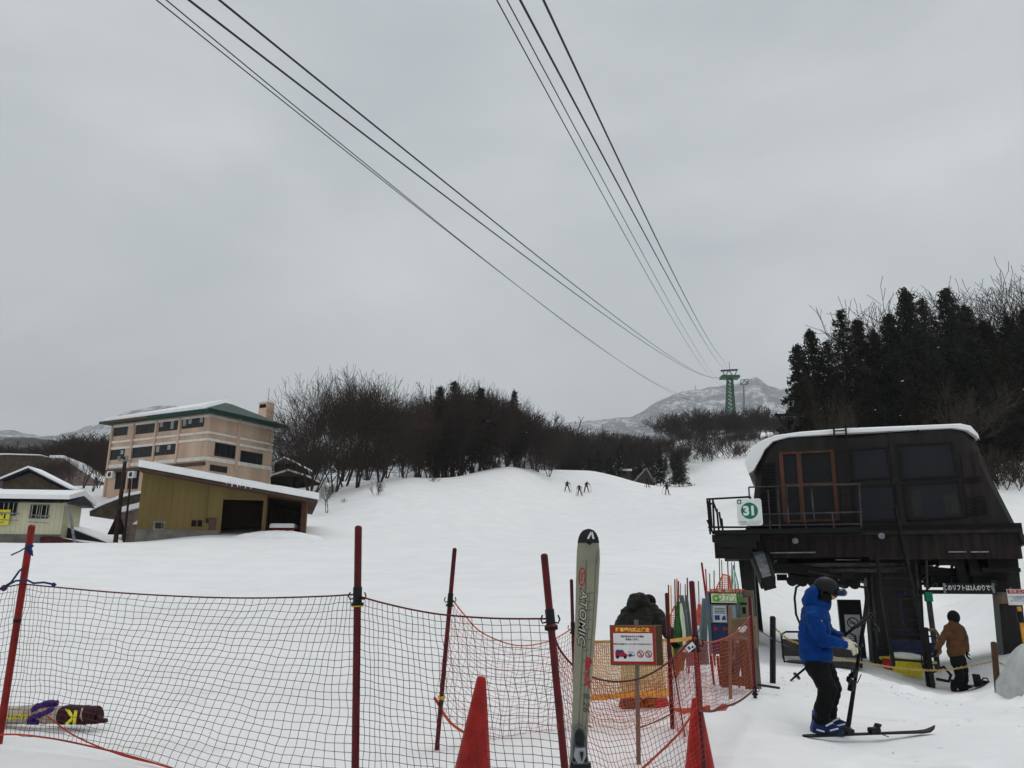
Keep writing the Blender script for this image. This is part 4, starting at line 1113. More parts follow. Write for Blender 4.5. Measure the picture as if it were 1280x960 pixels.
# bullwheel: big horizontal wheel under the deck
c0 = st.S(1052,711,2.1); W = MB()
pr = [(2.15,-.12),(2.32,-.12),(2.32,-.03),(2.26,0),(2.32,.03),(2.32,.12),(2.15,.12)]
nn = 48; vs = [(c0.x+r*math.cos(2*math.pi*k/nn), c0.y+r*math.sin(2*math.pi*k/nn), c0.z+z) for r,z in pr for k in range(nn)]; m_ = len(pr)
W.add(vs, [(i*nn+k, i*nn+(k+1)%nn, ((i+1)%m_)*nn+(k+1)%nn, ((i+1)%m_)*nn+k) for i in range(m_) for k in range(nn)])
for k in range(8):
    a = k*math.pi/4; W.bar(c0, c0+Vector((2.18*math.cos(a),2.18*math.sin(a),0)), .12,.14)
W.lathe([(.35,-.3),(.35,.3)],16,c0); W.build('bullwheel','station_steel',E)
b = MB(); b.lathe([(.25,-.2),(.45,-.1),(.45,.9)],16,c0); b.box(c0+Vector((-1.1,-.5,.25)),c0+Vector((1.1,.6,.75))); b.build('gearbox','station_black',E)
# rope carrying beams, sheave train, pipes
b = MB()
for a in (((945,706,-.1),(1080,722,-.1),.16,.2),((968,700,1.0),(1085,704,1.0),.2,.25),((1150,700,.8),(1262,696,.8),.2,.28),((1150,712,.2),(1258,722,.3),.14,.2),((985,716,2.5),(1085,716,2.5),.16,.24),((1150,722,1.6),(1250,728,1.6),.14,.2),((960,693,.2),(1085,695,.2),.16,.2),((1150,690,2.4),(1270,690,2.4),.2,.3)): sbar(b,a[0],a[1],a[2],a[3])
b.build('frame_beam','station_black',E)
b = MB(); rng = random.Random(3)
for i in range(46):
    u = rng.choice([rng.uniform(975,1082), rng.uniform(1150,1232)]); v = rng.uniform(698,722) if u < 1100 else rng.uniform(696,730); d = rng.uniform(-.3,2.6); s = rng.uniform(.06,.22)
    q = st.S(u,v,d); b = MB(); b.box(q-Vector((s,s*.7,s*rng.uniform(.3,1))), q+Vector((s,s*.7,s*rng.uniform(.3,1)))); b.build('machinery','station_black',E)
b = MB()
for i in range(7):
    u = 990+i*13; q = st.S(u,726+i*.6,-.2); b.tube([q-Vector((0,.06,0)),q+Vector((0,.06,0))],.14,12)
b.build('sheave','station_black',E)
b = MB()
for a in (((1010,714,-.2),(1080,728,-.2)),((985,718,.3),(1085,735,.6)),((1150,726,.3),(1180,700,1)),((1188,735,.4),(1190,705,.4)),((1202,735,.2),(1235,705,.2)),((1160,716,1.2),(1240,720,1.2))): stube(b,[a[0],a[1]],.035,6); b.build('pipe','station_steel',E); b = MB()
b = MB()
for (u,v,d,s) in ((1012,695,-.2,.35),(1178,697,.2,.3),(1196,704,.2,.15),(1060,699,.2,.3),(976,701,.2,.16)): q = st.S(u,v,d); b.box(q-Vector((s,.05,.025)),q+Vector((s,.05,.025)))
b.build('ledge_snow','soft_snow',E)
# stairs from the ground to the deck
b = MB(); sbar(b,(1095,690,-1.0),(1117,832,-1.9),.07,.2); sbar(b,(1119,634,-.62),(1167,858,-2.3),.06,.16)
b.build('stair_stringer','station_black',E)
b = MB()
for i in range(11):
    f = (i+.6)/11.2; a = st.S(1096+21*f,690+142*f,-1.0-.9*f); c = st.S(1131+34*f,690+166*f,-1.05-1.2*f); c.z = a.z
    b.bar(a,c,.2,.03)
b.build('stair_tread','station_rust',E)
b = MB(); sbar(b,(1128,676,-1.0),(1160,826,-2.0),.03); 
for f in (.1,.3,.5,.7,.9): sbar(b,(1128+32*f+2,676+150*f,-1-f),(1128+32*f+6,690+155*f,-1-f),.03)
b.build('handrail','station_steel',E)
# control hut post with no-smoking notice
col2 = sb('control_post','station_brown',(1051,750,1080,830,2.1,2.6))
q0 = st.w(1067,788,1.98)
e = empty('no_smoking_notice', q0, st.rz, "white no smoking notice on the brown post under the station", 'sign')
b = MB(); b.box((-.2,-.01,-.42),(.2,.01,.42)); b.build('board','sign_white',e)
def ring(b, c, r, w, t=.004, n=28, y=-.012, cut=True):
    vs = []; 
    for k in range(n):
        a = 2*math.pi*k/n
        for rr_, yy in ((r,y),(r-w,y),(r-w,y+t),(r,y+t)): vs.append((c[0]+rr_*math.cos(a), yy, c[1]+rr_*math.sin(a)))
    b.add(vs, [(k*4+j,((k+1)%n)*4+j,((k+1)%n)*4+(j+1)%4,k*4+(j+1)%4) for k in range(n) for j in range(4)])
    if cut: b.bar((c[0]-r*.68,y+t/2+.0005,c[1]+r*.68),(c[0]+r*.68,y+t/2+.0005,c[1]-r*.68),t,w)
b = MB(); ring(b,(0,.2),.15,.03); b.box((-.09,-.0145,.185),(.07,-.0105,.21)); b.box((-.15,-.013,-.1),(-.12,-.011,-.04)); 
for z in (-.16,-.22,-.28,-.34): b.box((-.14,-.013,z),(.14,-.011,z+.012))
b.build('symbol','ink',e)
# 31 sign on the railing
e = empty('route_sign', st.w(937,641,-1.24), st.rz, "white square sign with green disc reading 31 on the railing", 'sign')
pz = lambda u,v,d=0: (e.matrix_world.inverted() @ st.w(u,v,-1.24+d))
bpy.context.view_layer.update()
c = [pz(920.3,623.5),pz(951.5,625.5),pz(954,655),pz(922.3,657)]; wv = (c[1]-c[0]).length/2; hv = (c[0]-c[3]).length/2; cc = sum(c,Vector())/4
b = MB(); k = .06
oct_ = [(-wv+k,-hv),(wv-k,-hv),(wv-k*.3,-hv+k*.3),(wv,-hv+k),(wv,hv-k),(wv-k*.3,hv-k*.3),(wv-k,hv),(-wv+k,hv),(-wv+k*.3,hv-k*.3),(-wv,hv-k),(-wv,-hv+k),(-wv+k*.3,-hv+k*.3)]
b.prism([(cc.x+x,-.012,cc.z+z) for x,z in oct_],(0,.024,0)); b.build('board','sign_white',e)
b = MB(); r_ = wv*.68; zc_ = cc.z+hv*.1; b.prism([(cc.x+r_*math.cos(a*math.pi/20), -.017, zc_+r_*math.sin(a*math.pi/20)) for a in range(40)],(0,.004,0)); b.build('disc','ink_green',e)
text("31",r_*1.5,face_mtx((cc.x,-.0195,zc_-.01),(1,0,0),(0,0,1)),'sign_white',e,'numeral',bold=.016)
b = MB(); x0,z0 = cc.x-wv*.93,cc.z+hv*.62; s=.10; b.box((x0,-.0165,z0),(x0+s,-.0128,z0+s*1.15)); sq = b.build('emblem','ink_green',e)
b = MB(); b.prism([(x0+s*.25,-.0185,z0+s*.2),(x0+s*.75,-.0185,z0+s*.2),(x0+s*.75,-.0185,z0+s*.7),(x0+s*.5,-.0185,z0+s*.95),(x0+s*.25,-.0185,z0+s*.7)],(0,.0015,0)); b.build('emblem_mark','sign_white',sq)
text("中央第一ペアリフト",.062,face_mtx((cc.x,-.0145,cc.z-hv*.74),(1,0,0),(0,0,1)),'ink_green',e,'lettering')
text("CHUO FIRST PAIR LIFT",.046,face_mtx((cc.x,-.0145,cc.z-hv*.88),(1,0,0),(0,0,1)),'ink_green',e,'lettering')
# boards at the right frame edge
e = empty('warning_board', st.w(1276,747,-.6), st.rz, "white board with red heading on the right column of the station", 'sign')
b = MB(); b.box((-.27,-.01,-.17),(.3,.01,.19)); b.build('board','sign_white',e)
b = MB(); b.box((-.26,-.014,.09),(.29,-.0105,.18)); hd = b.build('heading','ink_red',e)
text("危険 立入禁止",.075,face_mtx((.015,-.016,.135),(1,0,0),(0,0,1)),'sign_white',hd,'lettering')
text("この先は搬器通過中につき\n大変危険ですので\n近づかないでください",.046,face_mtx((.01,-.0125,-.03),(1,0,0),(0,0,1)),'ink_blue',e,'lettering')
e = empty('notice_board', st.w(1254,744,.2), st.rz, "plain yellowish brown plate on the right column beside the red headed board", 'sign')
b = MB(); b.box((-.2,-.02,-.2),(.2,.02,.19)); b.build('board','wood',e); b = MB(); b.box((-.15,-.025,-.13),(.15,-.0205,.12)); b.build('panel','wood_grey',e)
# marker post behind the right column
e = empty('slope_pole', st.w(1286,830,-.9), st.rz, "orange and black banded pole behind the right edge board", 'pole')
b = MB(); b.tube([(0,0,-.8),(-.02,0,1.25)],.045,8); b.build('shaft','strap_orange',e); b = MB(); b.tube([(-.02,-.01,.9),(-.02,-.01,1.15)],.07,10); b.build('cap','black_plastic',e)

# small T shaped tower head behind the roof
e = empty('lift_pylon', P(986,560,36), .1, "black T shaped lift pylon head rising behind the station roof", 'pylon'); 
o_ = P(986,560,36); A3 = lambda u,v: P(u,v,36)-o_
b = MB()
for a,c in (((970,519.5),(1004,518)),((972,520),(985,540)),((1000,519),(990,540)),((985,540),(990,540)),((987,540),(988,600))): b.bar(A3(*a),A3(*c),.13)
b.tube([A3(970,517.5),A3(970,521)],.1,8); b.tube([A3(1003,516),A3(1003,520)],.1,8)
b.build('frame','station_black',e)

# ---------------------------------------------------------------- chairs
def chair_at(u, v, d, rz, label, pad, frame, back='chair_pad'):
    """three seat chair; (u,v) is the middle of the seat on the station plane at depth d"""
    e = empty('lift_chair', st.w(u,v,d), rz, label, 'chair', 'lift chairs')
    w = .85
    b = MB(); b.box((-w,-.24,-.05),(w,.24,.03)); b.build('seat', pad, e)
    b = MB(); b.prism([(-w,.26,.12),(w,.26,.12),(w,.34,.5),(-w,.34,.5)],(0,.04,.01)); b.build('backrest', back, e)
    b = MB()
    for s in (-1,1):
        b.tube([(s*w,-.25,-.03),(s*w,-.3,.0),(s*(w+.02),-.28,.22),(s*w,.28,.28),(s*w,.36,.55)],.02,6)
        b.tube([(s*w,-.25,-.05),(s*w,.26,-.05),(s*w,.3,.15),(s*w,.38,.62),(s*(w-.12),.4,.68),(0,.4,.69)],.024,6)
    b.tube([(-w,.27,-.05),(w,.27,-.05)],.024,6)
    b.build('frame', frame, e)
    b = MB(); b.tube([(0,.4,.69),(-.1,.4,.74),(-.4,.4,.9),(-.46,.4,1.1),(-.46,.4,1.5),(-.4,.4,1.75),(-.3,.4,1.82)],.028,8); b.tube([(-.5,.4,1.85),(-.2,.4,1.85)],.04,6); b.build('hanger', frame, e)
    return e
chair_at(1027,829,-1.4,st.rz+.05,"black framed lift chair hanging just behind the skier in blue",'chair_pad','station_black')
c2 = chair_at(1134,825,-.9,st.rz-.95,"blue framed lift chair with yellow seat half sunk in snow beside the stairs",'chair_yellow','chair_blue','chair_blue')
c2.scale = (.82,.82,.82)
b = MB(); b.prism([(-.3,-.27,-.38),(.8,-.27,-.38),(.8,-.27,.0),(-.3,-.27,.0)],(0,.03,0),.01); b.build('cover','chair_yellow',c2)
b = MB(); b.prism([(-.7,-.27,-.30),(-.35,-.27,-.30),(-.35,-.27,.0),(-.7,-.27,.0)],(0,.03,0),.01); b.build('cover','ink_red',c2)
b = MB(); b.ball((.0,0,.1),.5,14,8,(1.3,.42,.22)); b.build('seat_snow','soft_snow',c2,smooth=True)
# wooden loop handle and black strap on the post by the gate
e = empty('gate_post', st.w(1164,858,-2.0), st.rz, "black gate post at the bottom of the stairs with wooden loop handle", 'post')
b = MB(); b.box((-.09,-.09,-.5),(.07,.07,1.25)); b.build('post','station_black',e)
b = MB(); b.tube([(.05,0,1.2),(.22,0,1.2),(.27,0,1.1),(.27,0,.72),(.2,0,.66),(.06,0,.68)],.035,8); b.build('handle','wood',e)
b = MB(); b.tube([(.06,0,.3),(.3,0,.42),(.42,0,.25),(.36,0,.12),(.12,0,.16)],.035,6); b.build('strap','black_plastic',e)

# ---------------------------------------------------------------- chain barrier
def post_at(name, u0,v0,u1,v1,D,r,m,label,cat='post',group=None,sink=.25,n=10,cap=True):
    a, c = P(u0,v0,D), P(u1,v1,D); g_ = gz(c.x,D)
    if c.z > g_: c = c + (c-a)*((c.z-g_)/(a.z-c.z))
    c2 = c + (c-a).normalized()*sink
    e = empty(name, c, 0, label, cat, group)
    b = MB(); top = a-c; b.tube([c2-c, top-(top.normalized()*r*.5), top],[r,r,r*.6 if cap else r],n); b.build('shaft',m,e,smooth=False)
    return e, a, c
pA,_,_ = post_at('barrier_post',966,770,966,853,12.5,.045,'black_plastic',"black barrier post holding the chain left of the skier in blue")
pB,_,_ = post_at('barrier_post',1242,802,1247,860,14,.05,'wood_dark',"brown barrier post holding the chain right of the person in brown")
def sag(pts):
    out = []
    for i in range(len(pts)-1):
        a, c = pts[i], pts[i+1]
        n_ = max(2,int((c-a).length/.032)); 
        for k in range(n_): out.append(a.lerp(c,k/n_))
    out.append(pts[-1]); return out
def smooth_path(pix, n=40):
    """Catmull through world points"""
    out = []; p = [pix[0]*2-pix[1]]+pix+[pix[-1]*2-pix[-2]]
    for i in range(1,len(p)-2):
        for k in range(n):
            t = k/n; a,b_,c,d = p[i-1],p[i],p[i+1],p[i+2]
            out.append(.5*((2*b_)+(c-a)*t+(2*a-5*b_+4*c-d)*t*t+(3*b_-a-3*c+d)*t**3))
    out.append(pix[-1]); return out
def link_chain(pts, label):
    path = smooth_path(pts, 60); b = MB(); acc = 0; last = path[0]; k = 0
    for p in path[1:]:
        if (p-last).length < .043: continue
        d = (p-last).normalized(); s = d.orthogonal().normalized(); s.rotate(Matrix.Rotation((k%2)*math.pi/2+.4,3,d)); c = (p+last)/2
        ringp = [c+d*.032*math.cos(a)+s*.016*math.sin(a) for a in [j*math.pi/4 for j in range(8)]]
        b.tube(ringp+[ringp[0]], .0055, 4, caps=False); last = p; k += 1
    o = b.build('barrier_chain','chain_yellow'); return tag(o,label,'chain')
link_chain([P(968,785,12.5),P(985,799,12.6),P(1003,806,12.7),P(1040,821,12.9),P(1090,830,13.2),P(1130,836,13.4),P(1175,838,13.7),P(1210,833,13.9),P(1243,826,14)],"dirty yellow chain sagging between the black post and the brown post")
link_chain([P(1244,826,14),P(1260,833,13.9),P(1285,837,13.7),P(1330,826,13.5)],"yellow chain running off to the right from the brown post")
b = MB(); b.tube([P(943,784,10.1),P(952,790,11),P(966,799,12.5),P(985,808,12.9),P(1010,818,13.1)],.008,5); tag(b.build('rope','black_plastic'),"thin black rope running from the red pole to the black barrier post",'rope')
b = MB(); b.tube([P(948,858,10.6)+Vector((0,0,.02)),P(961,860,10.7)+Vector((0,0,.02)),P(974,862,10.8)+Vector((0,0,.02))],.018,6); tag(b.build('rod','black_plastic'),"short black rod lying on snow below the black barrier post",'rod')
# grey sheet covered heap at the right edge
tp = P(1284,868,13.4); hp = heap('covered_heap',(tp.x+.25,tp.y,tp.z-.08),.66,.8,.88,'tarp',seed=3,kind=None); tag(hp,"grey white plastic sheet heaped over a mound at the right edge",'sheet')

# ---------------------------------------------------------------- safety net poles
CLIPS = {}
def net_pole(u0,v0,u1,v1,D,wpx,m,label,clips=(),group='safety net poles',D1=None):
    r = wpx/2*D/F*.97
    e, a, c = post_at('net_pole',u0,v0,u1,v1,D,r,m,label,'pole',group)
    for (f, kind) in clips:          # f: pixel row
        t = (f-v0)/(v1-v0); p = a.lerp(c,t) if (c-a).length else a
        # position by height fraction along the shaft
        q = P(u0+(u1-u0)*t, f, D)-c; ax_ = (a-c).normalized()
        if kind == 'black':
            b = MB(); b.tube([q-ax_*.05,q+ax_*.05],r*1.22,12); b.tube([q-ax_*.062,q-ax_*.045],r*1.75,12); 
            for s in (-1,1): b.tube([q+Vector((s*r,0,-.02)),q+Vector((s*(r+.022),-.005,-.025)),q+Vector((s*(r+.032),-.005,-.005)),q+Vector((s*(r+.022),-.005,.018))],.005,5)
            b.build('clip','black_plastic',e)
        elif kind == 'yellow':
            b = MB(); b.tube([q-ax_*.012,q+ax_*.012],r*1.6,12); b.build('ring','yellow_plastic',e)
        elif kind == 'band':
            b = MB(); b.tube([q-ax_*.012,q+ax_*.012],r*1.08,12); b.build('band','black_plastic',e)
        elif kind == 'collar':
            b = MB(); b.tube([q-ax_*.02,q-ax_*.008,q+ax_*.008,q+ax_*.02],[r*1.1,r*1.75,r*1.75,r*1.1],12); b.build('collar',m,e)
    return e, a, c
net_pole(40,656,0,917,6.2,8.5,'post_scarlet',"bright red net pole leaning at the left edge with blue cord tied round",[(776,'band')])
net_pole(448,657,444,965,5.0,9.2,'post_red',"thick upright dark red pole with black clip and yellow ring left of centre",[(744,'black'),(756,'yellow')])
net_pole(568.5,685,545.5,942,7.0,5.6,'post_red',"slim dark red pole with low yellow ring just right of the thick upright one",[(749,'black'),(872,'yellow'),(879,'band')])
net_pole(680,692,706.5,965,4.5,9.4,'post_red',"thick dark red pole leaning left next to the standing ski",[(773,'black'),(784,'collar')])
net_pole(714.3,724,719,890,8.2,4.4,'pole_wine',"slim dark red pole partly hidden behind the standing ski",[(784,'black')])
net_pole(833.5,741,840.5,909,8.0,5.2,'post_red',"red pole beside the bent over person in olive",[(797,'band')])
net_pole(864.5,726,880,962,5.5,7.0,'post_red',"dark red pole standing in front of the right hand cone",[(803,'black')])
net_pole(937,745,944,873,10,4.4,'post_red',"dark red pole at the right end of the net near the trestle",[(862,'black')])
# the cluster of spare poles and bundles behind
sp_l = ["thin red spare pole at the left of the bundle behind the olive figure","very thin pole second in the bundle behind the olive figure","thin red spare pole among the bundle behind the olive figure, third from left","pale red spare pole fourth in the bundle behind the olive figure","orange red spare pole in the middle of the bundle","thin grey spare pole right of the orange red one","thin grey pole beside the dark plank","tall thin red pole just left of the thick dark red pole"]
for i,(u,v,u2,v2,wp,m) in enumerate([(835.5,731,838,800,1.6,'post_red'),(838.5,732,841,800,1.4,'strap_orange'),(843.5,724,845,800,1.7,'post_red'),(846,723,847,800,1.6,'net_orange'),(848,726,848,800,2.0,'post_scarlet'),(850.5,729,850,800,1.3,'wood_grey'),(856.5,730,858,800,1.5,'wood_grey'),(859,722,861,810,1.9,'post_red')]):
    post_at('slope_pole',u,v,u2,v2+20,12.2+.15*i,wp/2*12.2/F,m,sp_l[i],'pole','spare poles behind the olive figure',n=6)
sp2 = ["short grey stick with coral netting left of the map cabinet","leaning thick red pole rising behind the map cabinet","slim red pole beside the leaning thick one behind the cabinet","short grey stick directly over the left corner of the cabinet","thin dark stick above the left part of the cabinet","tall crooked stick left of the orange netting","tall crooked stick inside the orange netting","tall stick at the right edge of the orange netting","thin pale stick in the white netting beside the column","bluish stick closest to the station column"]
for i,(u,v,u2,v2,wp,m) in enumerate([(873,726,876,800,1.4,'wood_grey'),(877,703,893,800,2.6,'post_scarlet'),(882,711,888,800,1.7,'net_red'),(887,717,889,800,1.5,'wood_grey'),(892.5,713,894,800,1.3,'ink'),(899,697,902,790,1.3,'wood_dark'),(902,700,905,790,1.2,'wood_dark'),(909.5,701,914,790,1.6,'wood_dark'),(914.5,702,914,790,1.1,'wood_grey'),(918,702,921,790,1.2,'cabinet_grey')]):
    post_at('slope_pole',u,v,u2,v2+26,14.6+.12*i,wp/2*14.6/F,m,sp2[i],'pole','poles behind the map cabinet',n=6)
def bundle(name, m, pix, D, label, cat, th=.12, amp=.02, seed=1):
    """flattened, lumpy bundle following left/right pixel edges: pix = [(v,uL,uR),...]"""
    rows = []; n = 12; vs = []
    for v, uL, uR in pix: rows.append((P(uL,v,D),P(uR,v,D)))
    o = (rows[-1][0]+rows[-1][1])/2
    for j,(a,c) in enumerate(rows):
        mid = (a+c)/2; hw = (c-a).length/2
        for k in range(n):
            an = 2*math.pi*k/n; q = mid-o+Vector((hw*math.cos(an), th/2*math.sin(an), 0)); 
            vs.append(q+Vector((0,1,0))*amp*noise.noise((k*1.1,j*.7,seed))+Vector((1,0,0))*amp*noise.noise((k*.9,j*.9,seed+4)))
    fs = [(j*n+k,j*n+(k+1)%n,(j+1)*n+(k+1)%n,(j+1)*n+k) for j in range(len(rows)-1) for k in range(n)]+[tuple(range(n)),tuple((len(rows)-1)*n+k for k in range(n))]
    b = MB(); b.add(vs,fs); ob = b.build(name,m,smooth=True); ob.location = o; return tag(ob,label,cat)
bundle('net_bundle','green_mesh',[(752,847,850),(765,844,852),(780,842,855),(795,840,857),(815,839,858),(838,840,856)],12.6,"green rolled netting leaning beside the red poles",'net roll',amp=.05)
bundle('net_bundle','paper_cream',[(754,850,852),(770,851,855),(790,853,857),(815,854,858)],12.3,"cream folded netting strip beside the green roll",'net roll',.06,.02,5)
bundle('plank','cabinet_grey',[(744,849,854.5),(746,849,855),(770,852,859),(795,855,862),(832,858,865)],12.4,"dark plank leaning right of the green netting",'plank',.08,0)
bundle('plank','wood_grey',[(744,856,859),(746,856,860),(770,859,863),(800,862,866),(832,864,868)],12.5,"weathered grey plank right beside the dark plank",'plank',.08,0)
bundle('net_bundle','coral_mesh',[(755,874,876),(765,871,877),(775,870.5,877.5),(782,873,877)],14.4,"small coral net bunched round a thin stick",'net roll',.1,.04,2)
bundle('net_bundle','cabinet_grey',[(748,878,883),(770,876,884),(800,874,884),(830,872,886)],13.2,"grey mesh roll standing at the left side of the map cabinet",'net roll',.2,.03,8)
def tri_net(name, m, poly, D, label, cell=.05, r=.004):
    """netting clipped to a pixel polygon"""
    pts = [P(u,v,D) for u,v in poly]; b = MB()
    xs = [p.x for p in pts]; zs = [p.z for p in pts]
    def inside(x,z):
        c = False; j = len(pts)-1
        for i in range(len(pts)):
            if (pts[i].z>z)!=(pts[j].z>z) and x < (pts[j].x-pts[i].x)*(z-pts[i].z)/(pts[j].z-pts[i].z)+pts[i].x: c = not c
            j = i
        return c
    o = pts[0]; x = min(xs)
    def pos(x,z): return Vector((x, D+.1*noise.noise((x*3,z*3,2)), z))-o
    while x < max(xs):
        z = min(zs)
        while z < max(zs):
            if inside(x,z):
                for dx,dz in ((cell,0),(0,cell)):
                    if inside(x+dx,z+dz): b.tube([pos(x,z),pos(x+dx,z+dz)],r,3,caps=False)
            z += cell
        x += cell
    for i in range(len(pts)): b.tube([pos(pts[i].x,pts[i].z),pos(pts[(i+1)%len(pts)].x,pts[(i+1)%len(pts)].z)],r*2.2,4)
    ob = b.build(name,m,fix=False); ob.location = o; return tag(ob,label,'net')
tri_net('hung_net','net_orange',[(893,739),(899,728),(904,718),(913,720),(915,740)],15.2,"orange netting hung between crooked sticks above the map cabinet",.035,.006)
tri_net('hung_net','teal_mesh',[(915,738),(916,706),(922,730),(923,740)],15.6,"pale teal netting beside the station column",.035,.005)
tri_net('hung_net','teal_mesh',[(868,800),(883,768),(884,800),(878,830),(866,828)],13.4,"teal netting hanging left of the map cabinet",.04,.006)
tri_net('hung_net','net_orange',[(838,770),(843,757),(848,760),(846,790),(838,795)],12.9,"orange netting hanging behind the red pole beside the olive figure",.035,.005)

# ---------------------------------------------------------------- nets
def net(top, bot, nx, ny, r, m, jit=.006, seed=1, b=None, rope=None, bulge=0, slack=0):
    """top/bot: world polylines (same direction)"""
    T_ = smooth_path(top, 24); B_ = smooth_path(bot, 24)
    def at(path, f):
        x = f*(len(path)-1); i = min(len(path)-2,int(x)); return path[i].lerp(path[i+1],x-i)
    P_ = {}
    for i in range(nx+1):
        f = i/nx; a = at(T_,f); c = at(B_,f)
        for j in range(ny+1):
            g_ = j/ny; p = a.lerp(c,g_)
            w_ = bulge*math.sin(math.pi*g_)
            s = slack*math.sin(math.pi*g_)*math.sin(math.pi*f)
            jx = jit*noise.noise((i*.31,j*.31,seed))*2+jit*.5*noise.noise((i*1.7,j*1.7,seed+2))
            jz = jit*noise.noise((i*.27,j*.33,seed+9))*2+jit*.5*noise.noise((i*1.9,j*1.6,seed+5))
            dx = (at(T_,min(1,f+.01))-at(T_,max(0,f-.01))); dx = dx.normalized() if dx.length else Vector((1,0,0))
            k = 0 if j == 0 else 1
            P_[i,j] = p + Vector((0,1,0))*(w_+jx*1.5)*k + dx*jx*k + Vector((0,0,-s+jz*k))
    b = b or MB()
    for i in range(nx+1): b.tube([P_[i,j] for j in range(ny+1)], r, 3, caps=False)
    for j in range(1,ny+1): b.tube([P_[i,j] for i in range(nx+1)], r, 3, caps=False)
    if rope: 
        b.tube(T_, rope, 5); 
    return b, T_, B_
def finish_net(b, name, m, label, org, extra=()):
    b.v = [(x-org.x,y-org.y,z-org.z) for x,y,z in b.v]
    e = empty(name, org, 0, label, 'net', 'safety nets')
    b.build('mesh', m, e, fix=False)
    for nm, path, r, mm in extra:
        c = MB(); c.tube([p-org for p in path], r, 6); c.build(nm, mm, e, smooth=True)
    return e
def PD(pix, uA, DA, uB, DB):
    """pixel points on the vertical plane through columns uA,uB at distances DA,DB"""
    w_ = Wall(uA, DA, uB, DB, 760); return [w_.w(u,v) for u,v in pix]
# front net, left part (off frame to first pole), main span, span to the leaning pole
t0 = PD([(-190,716),(-100,732),(-30,740),(0,735),(22,731)],-190,5.2,22,6.2); b0 = PD([(-190,960),(-100,945),(0,922)],-190,5.2,0,6.2)
t1 = PD([(29,730),(70,734),(150,741),(240,746),(320,747.5),(400,745.5),(444,743)],22,6.2,448,5.0)
b1 = PD([(3,918),(60,923),(120,935),(190,950),(300,985),(444,1010)],3,6.2,444,5.0)
t2 = PD([(451,746),(480,754),(520,763),(560,769),(620,773),(686,773.5)],448,5.0,686,4.5)
b2 = PD([(446,1010),(560,1020),(710,1040)],448,5.0,706,4.5)
RN = .002
b = MB(); net(t0,b0,20,23,RN,None,.007,3,b); net(t1,b1,50,25,RN,None,.007,4,b); net(t2,b2,27,27,RN,None,.006,5,b)
org = t1[0]; 
finish_net(b,'safety_net','net_dark',"long front safety net from the left edge to the leaning pole by the ski",org,
  [('top_rope',smooth_path(t0)+smooth_path(t1)+smooth_path(t2),.0055,'net_dark'),
   ('bottom_rope',smooth_path([p+Vector((0,-.01,.02)) for p in PD([(-190,955),(-60,935),(3,922),(60,926),(120,938),(175,952),(240,972)],-190,5.6,240,5.6)]),.006,'net_red'),
   ('bottom_rope',smooth_path([p+Vector((0,-.02,.03)) for p in PD([(60,900),(95,925),(150,948),(205,962)],0,6.1,240,5.6)]),.005,'net_red')])
# back net between the slim pole and the pole behind the ski
t3 = PD([(566,750),(580,768),(600,789),(630,803),(655,807),(685,802),(705,792),(715,785)],566,7.0,715,8.2)
b3 = PD([(543,872),(565,905),(600,925),(625,931),(655,930),(685,926),(717,919)],545,7.0,717,8.2)
b = MB(); net(t3,b3,27,22,.002,None,.016,7,b,bulge=.18)
finish_net(b,'safety_net','net_red',"bellied orange edged net behind the left cone",t3[0],[('top_rope',smooth_path(t3),.006,'net_orange'),('bottom_rope',smooth_path(b3),.012,'net_orange')])
# net from the leaning pole to the right hand pole with its low sag
t4 = PD([(690,786),(700,812),(720,835),(745,848),(775,852),(805,846),(835,828),(868,797)],690,4.5,868,5.5)
b4 = PD([(706,1010),(780,1010),(830,985),(882,950)],706,4.5,880,5.5)
b = MB(); net(t4,b4,38,20,.0018,None,.009,9,b)
finish_net(b,'safety_net','net_red',"nearest sagging red net between the leaning pole and right hand cone",t4[0],[('top_rope',smooth_path(t4),.006,'net_dark'),('mid_rope',smooth_path([p for p in PD([(870,885),(850,915),(820,945),(790,972)],706,4.5,880,5.5)]),.007,'net_red')])
# net behind the sign, from the hidden pole to the pole by the olive figure
t5 = PD([(717,786),(728,778),(745,800),(780,802),(833,800)],716,8.2,834,8.0)
b5 = PD([(718,893),(737,908),(765,914),(790,912),(815,904),(838,893)],716,8.2,838,8.0)
b = MB(); net(t5,b5,34,24,.0022,None,.012,11,b)
finish_net(b,'safety_net','net_orange',"red and orange net hanging behind the warning board",t5[0],[('bottom_rope',smooth_path(b5),.007,'net_dark')])
# right net from the right pole back to the trestle pole
t6 = PD([(868,797),(880,803),(900,800),(922,789),(938,770)],868,5.5,938,10)
b6 = PD([(873,888),(890,889),(905,884),(925,876),(943,862)],873,5.5,943,10)
b = MB(); net(t6,b6,44,18,.0018,None,.012,13,b)
finish_net(b,'safety_net','net_red',"fine net running back from the right hand cone to the trestle",t6[0],[('top_rope',smooth_path(t6),.007,'net_red'),('bottom_rope',smooth_path(b6),.009,'net_dark')])
b = MB(); b.tube(PD([(840,886),(855,889),(873,886),(888,885)],838,8.0,888,7.9),[.012,.03,.012,.03],6); tag(b.build('net_edging','coral_mesh',smooth=True),"bunched coral net edging lying between the two right hand poles",'net')
b = MB(); b.tube(PD([(893,888),(905,884),(910,882)],873,5.8,943,10),[.008,.03,.008],6); tag(b.build('net_knot','coral_mesh',smooth=True),"coral knot on the lower rope of the right net",'knot')
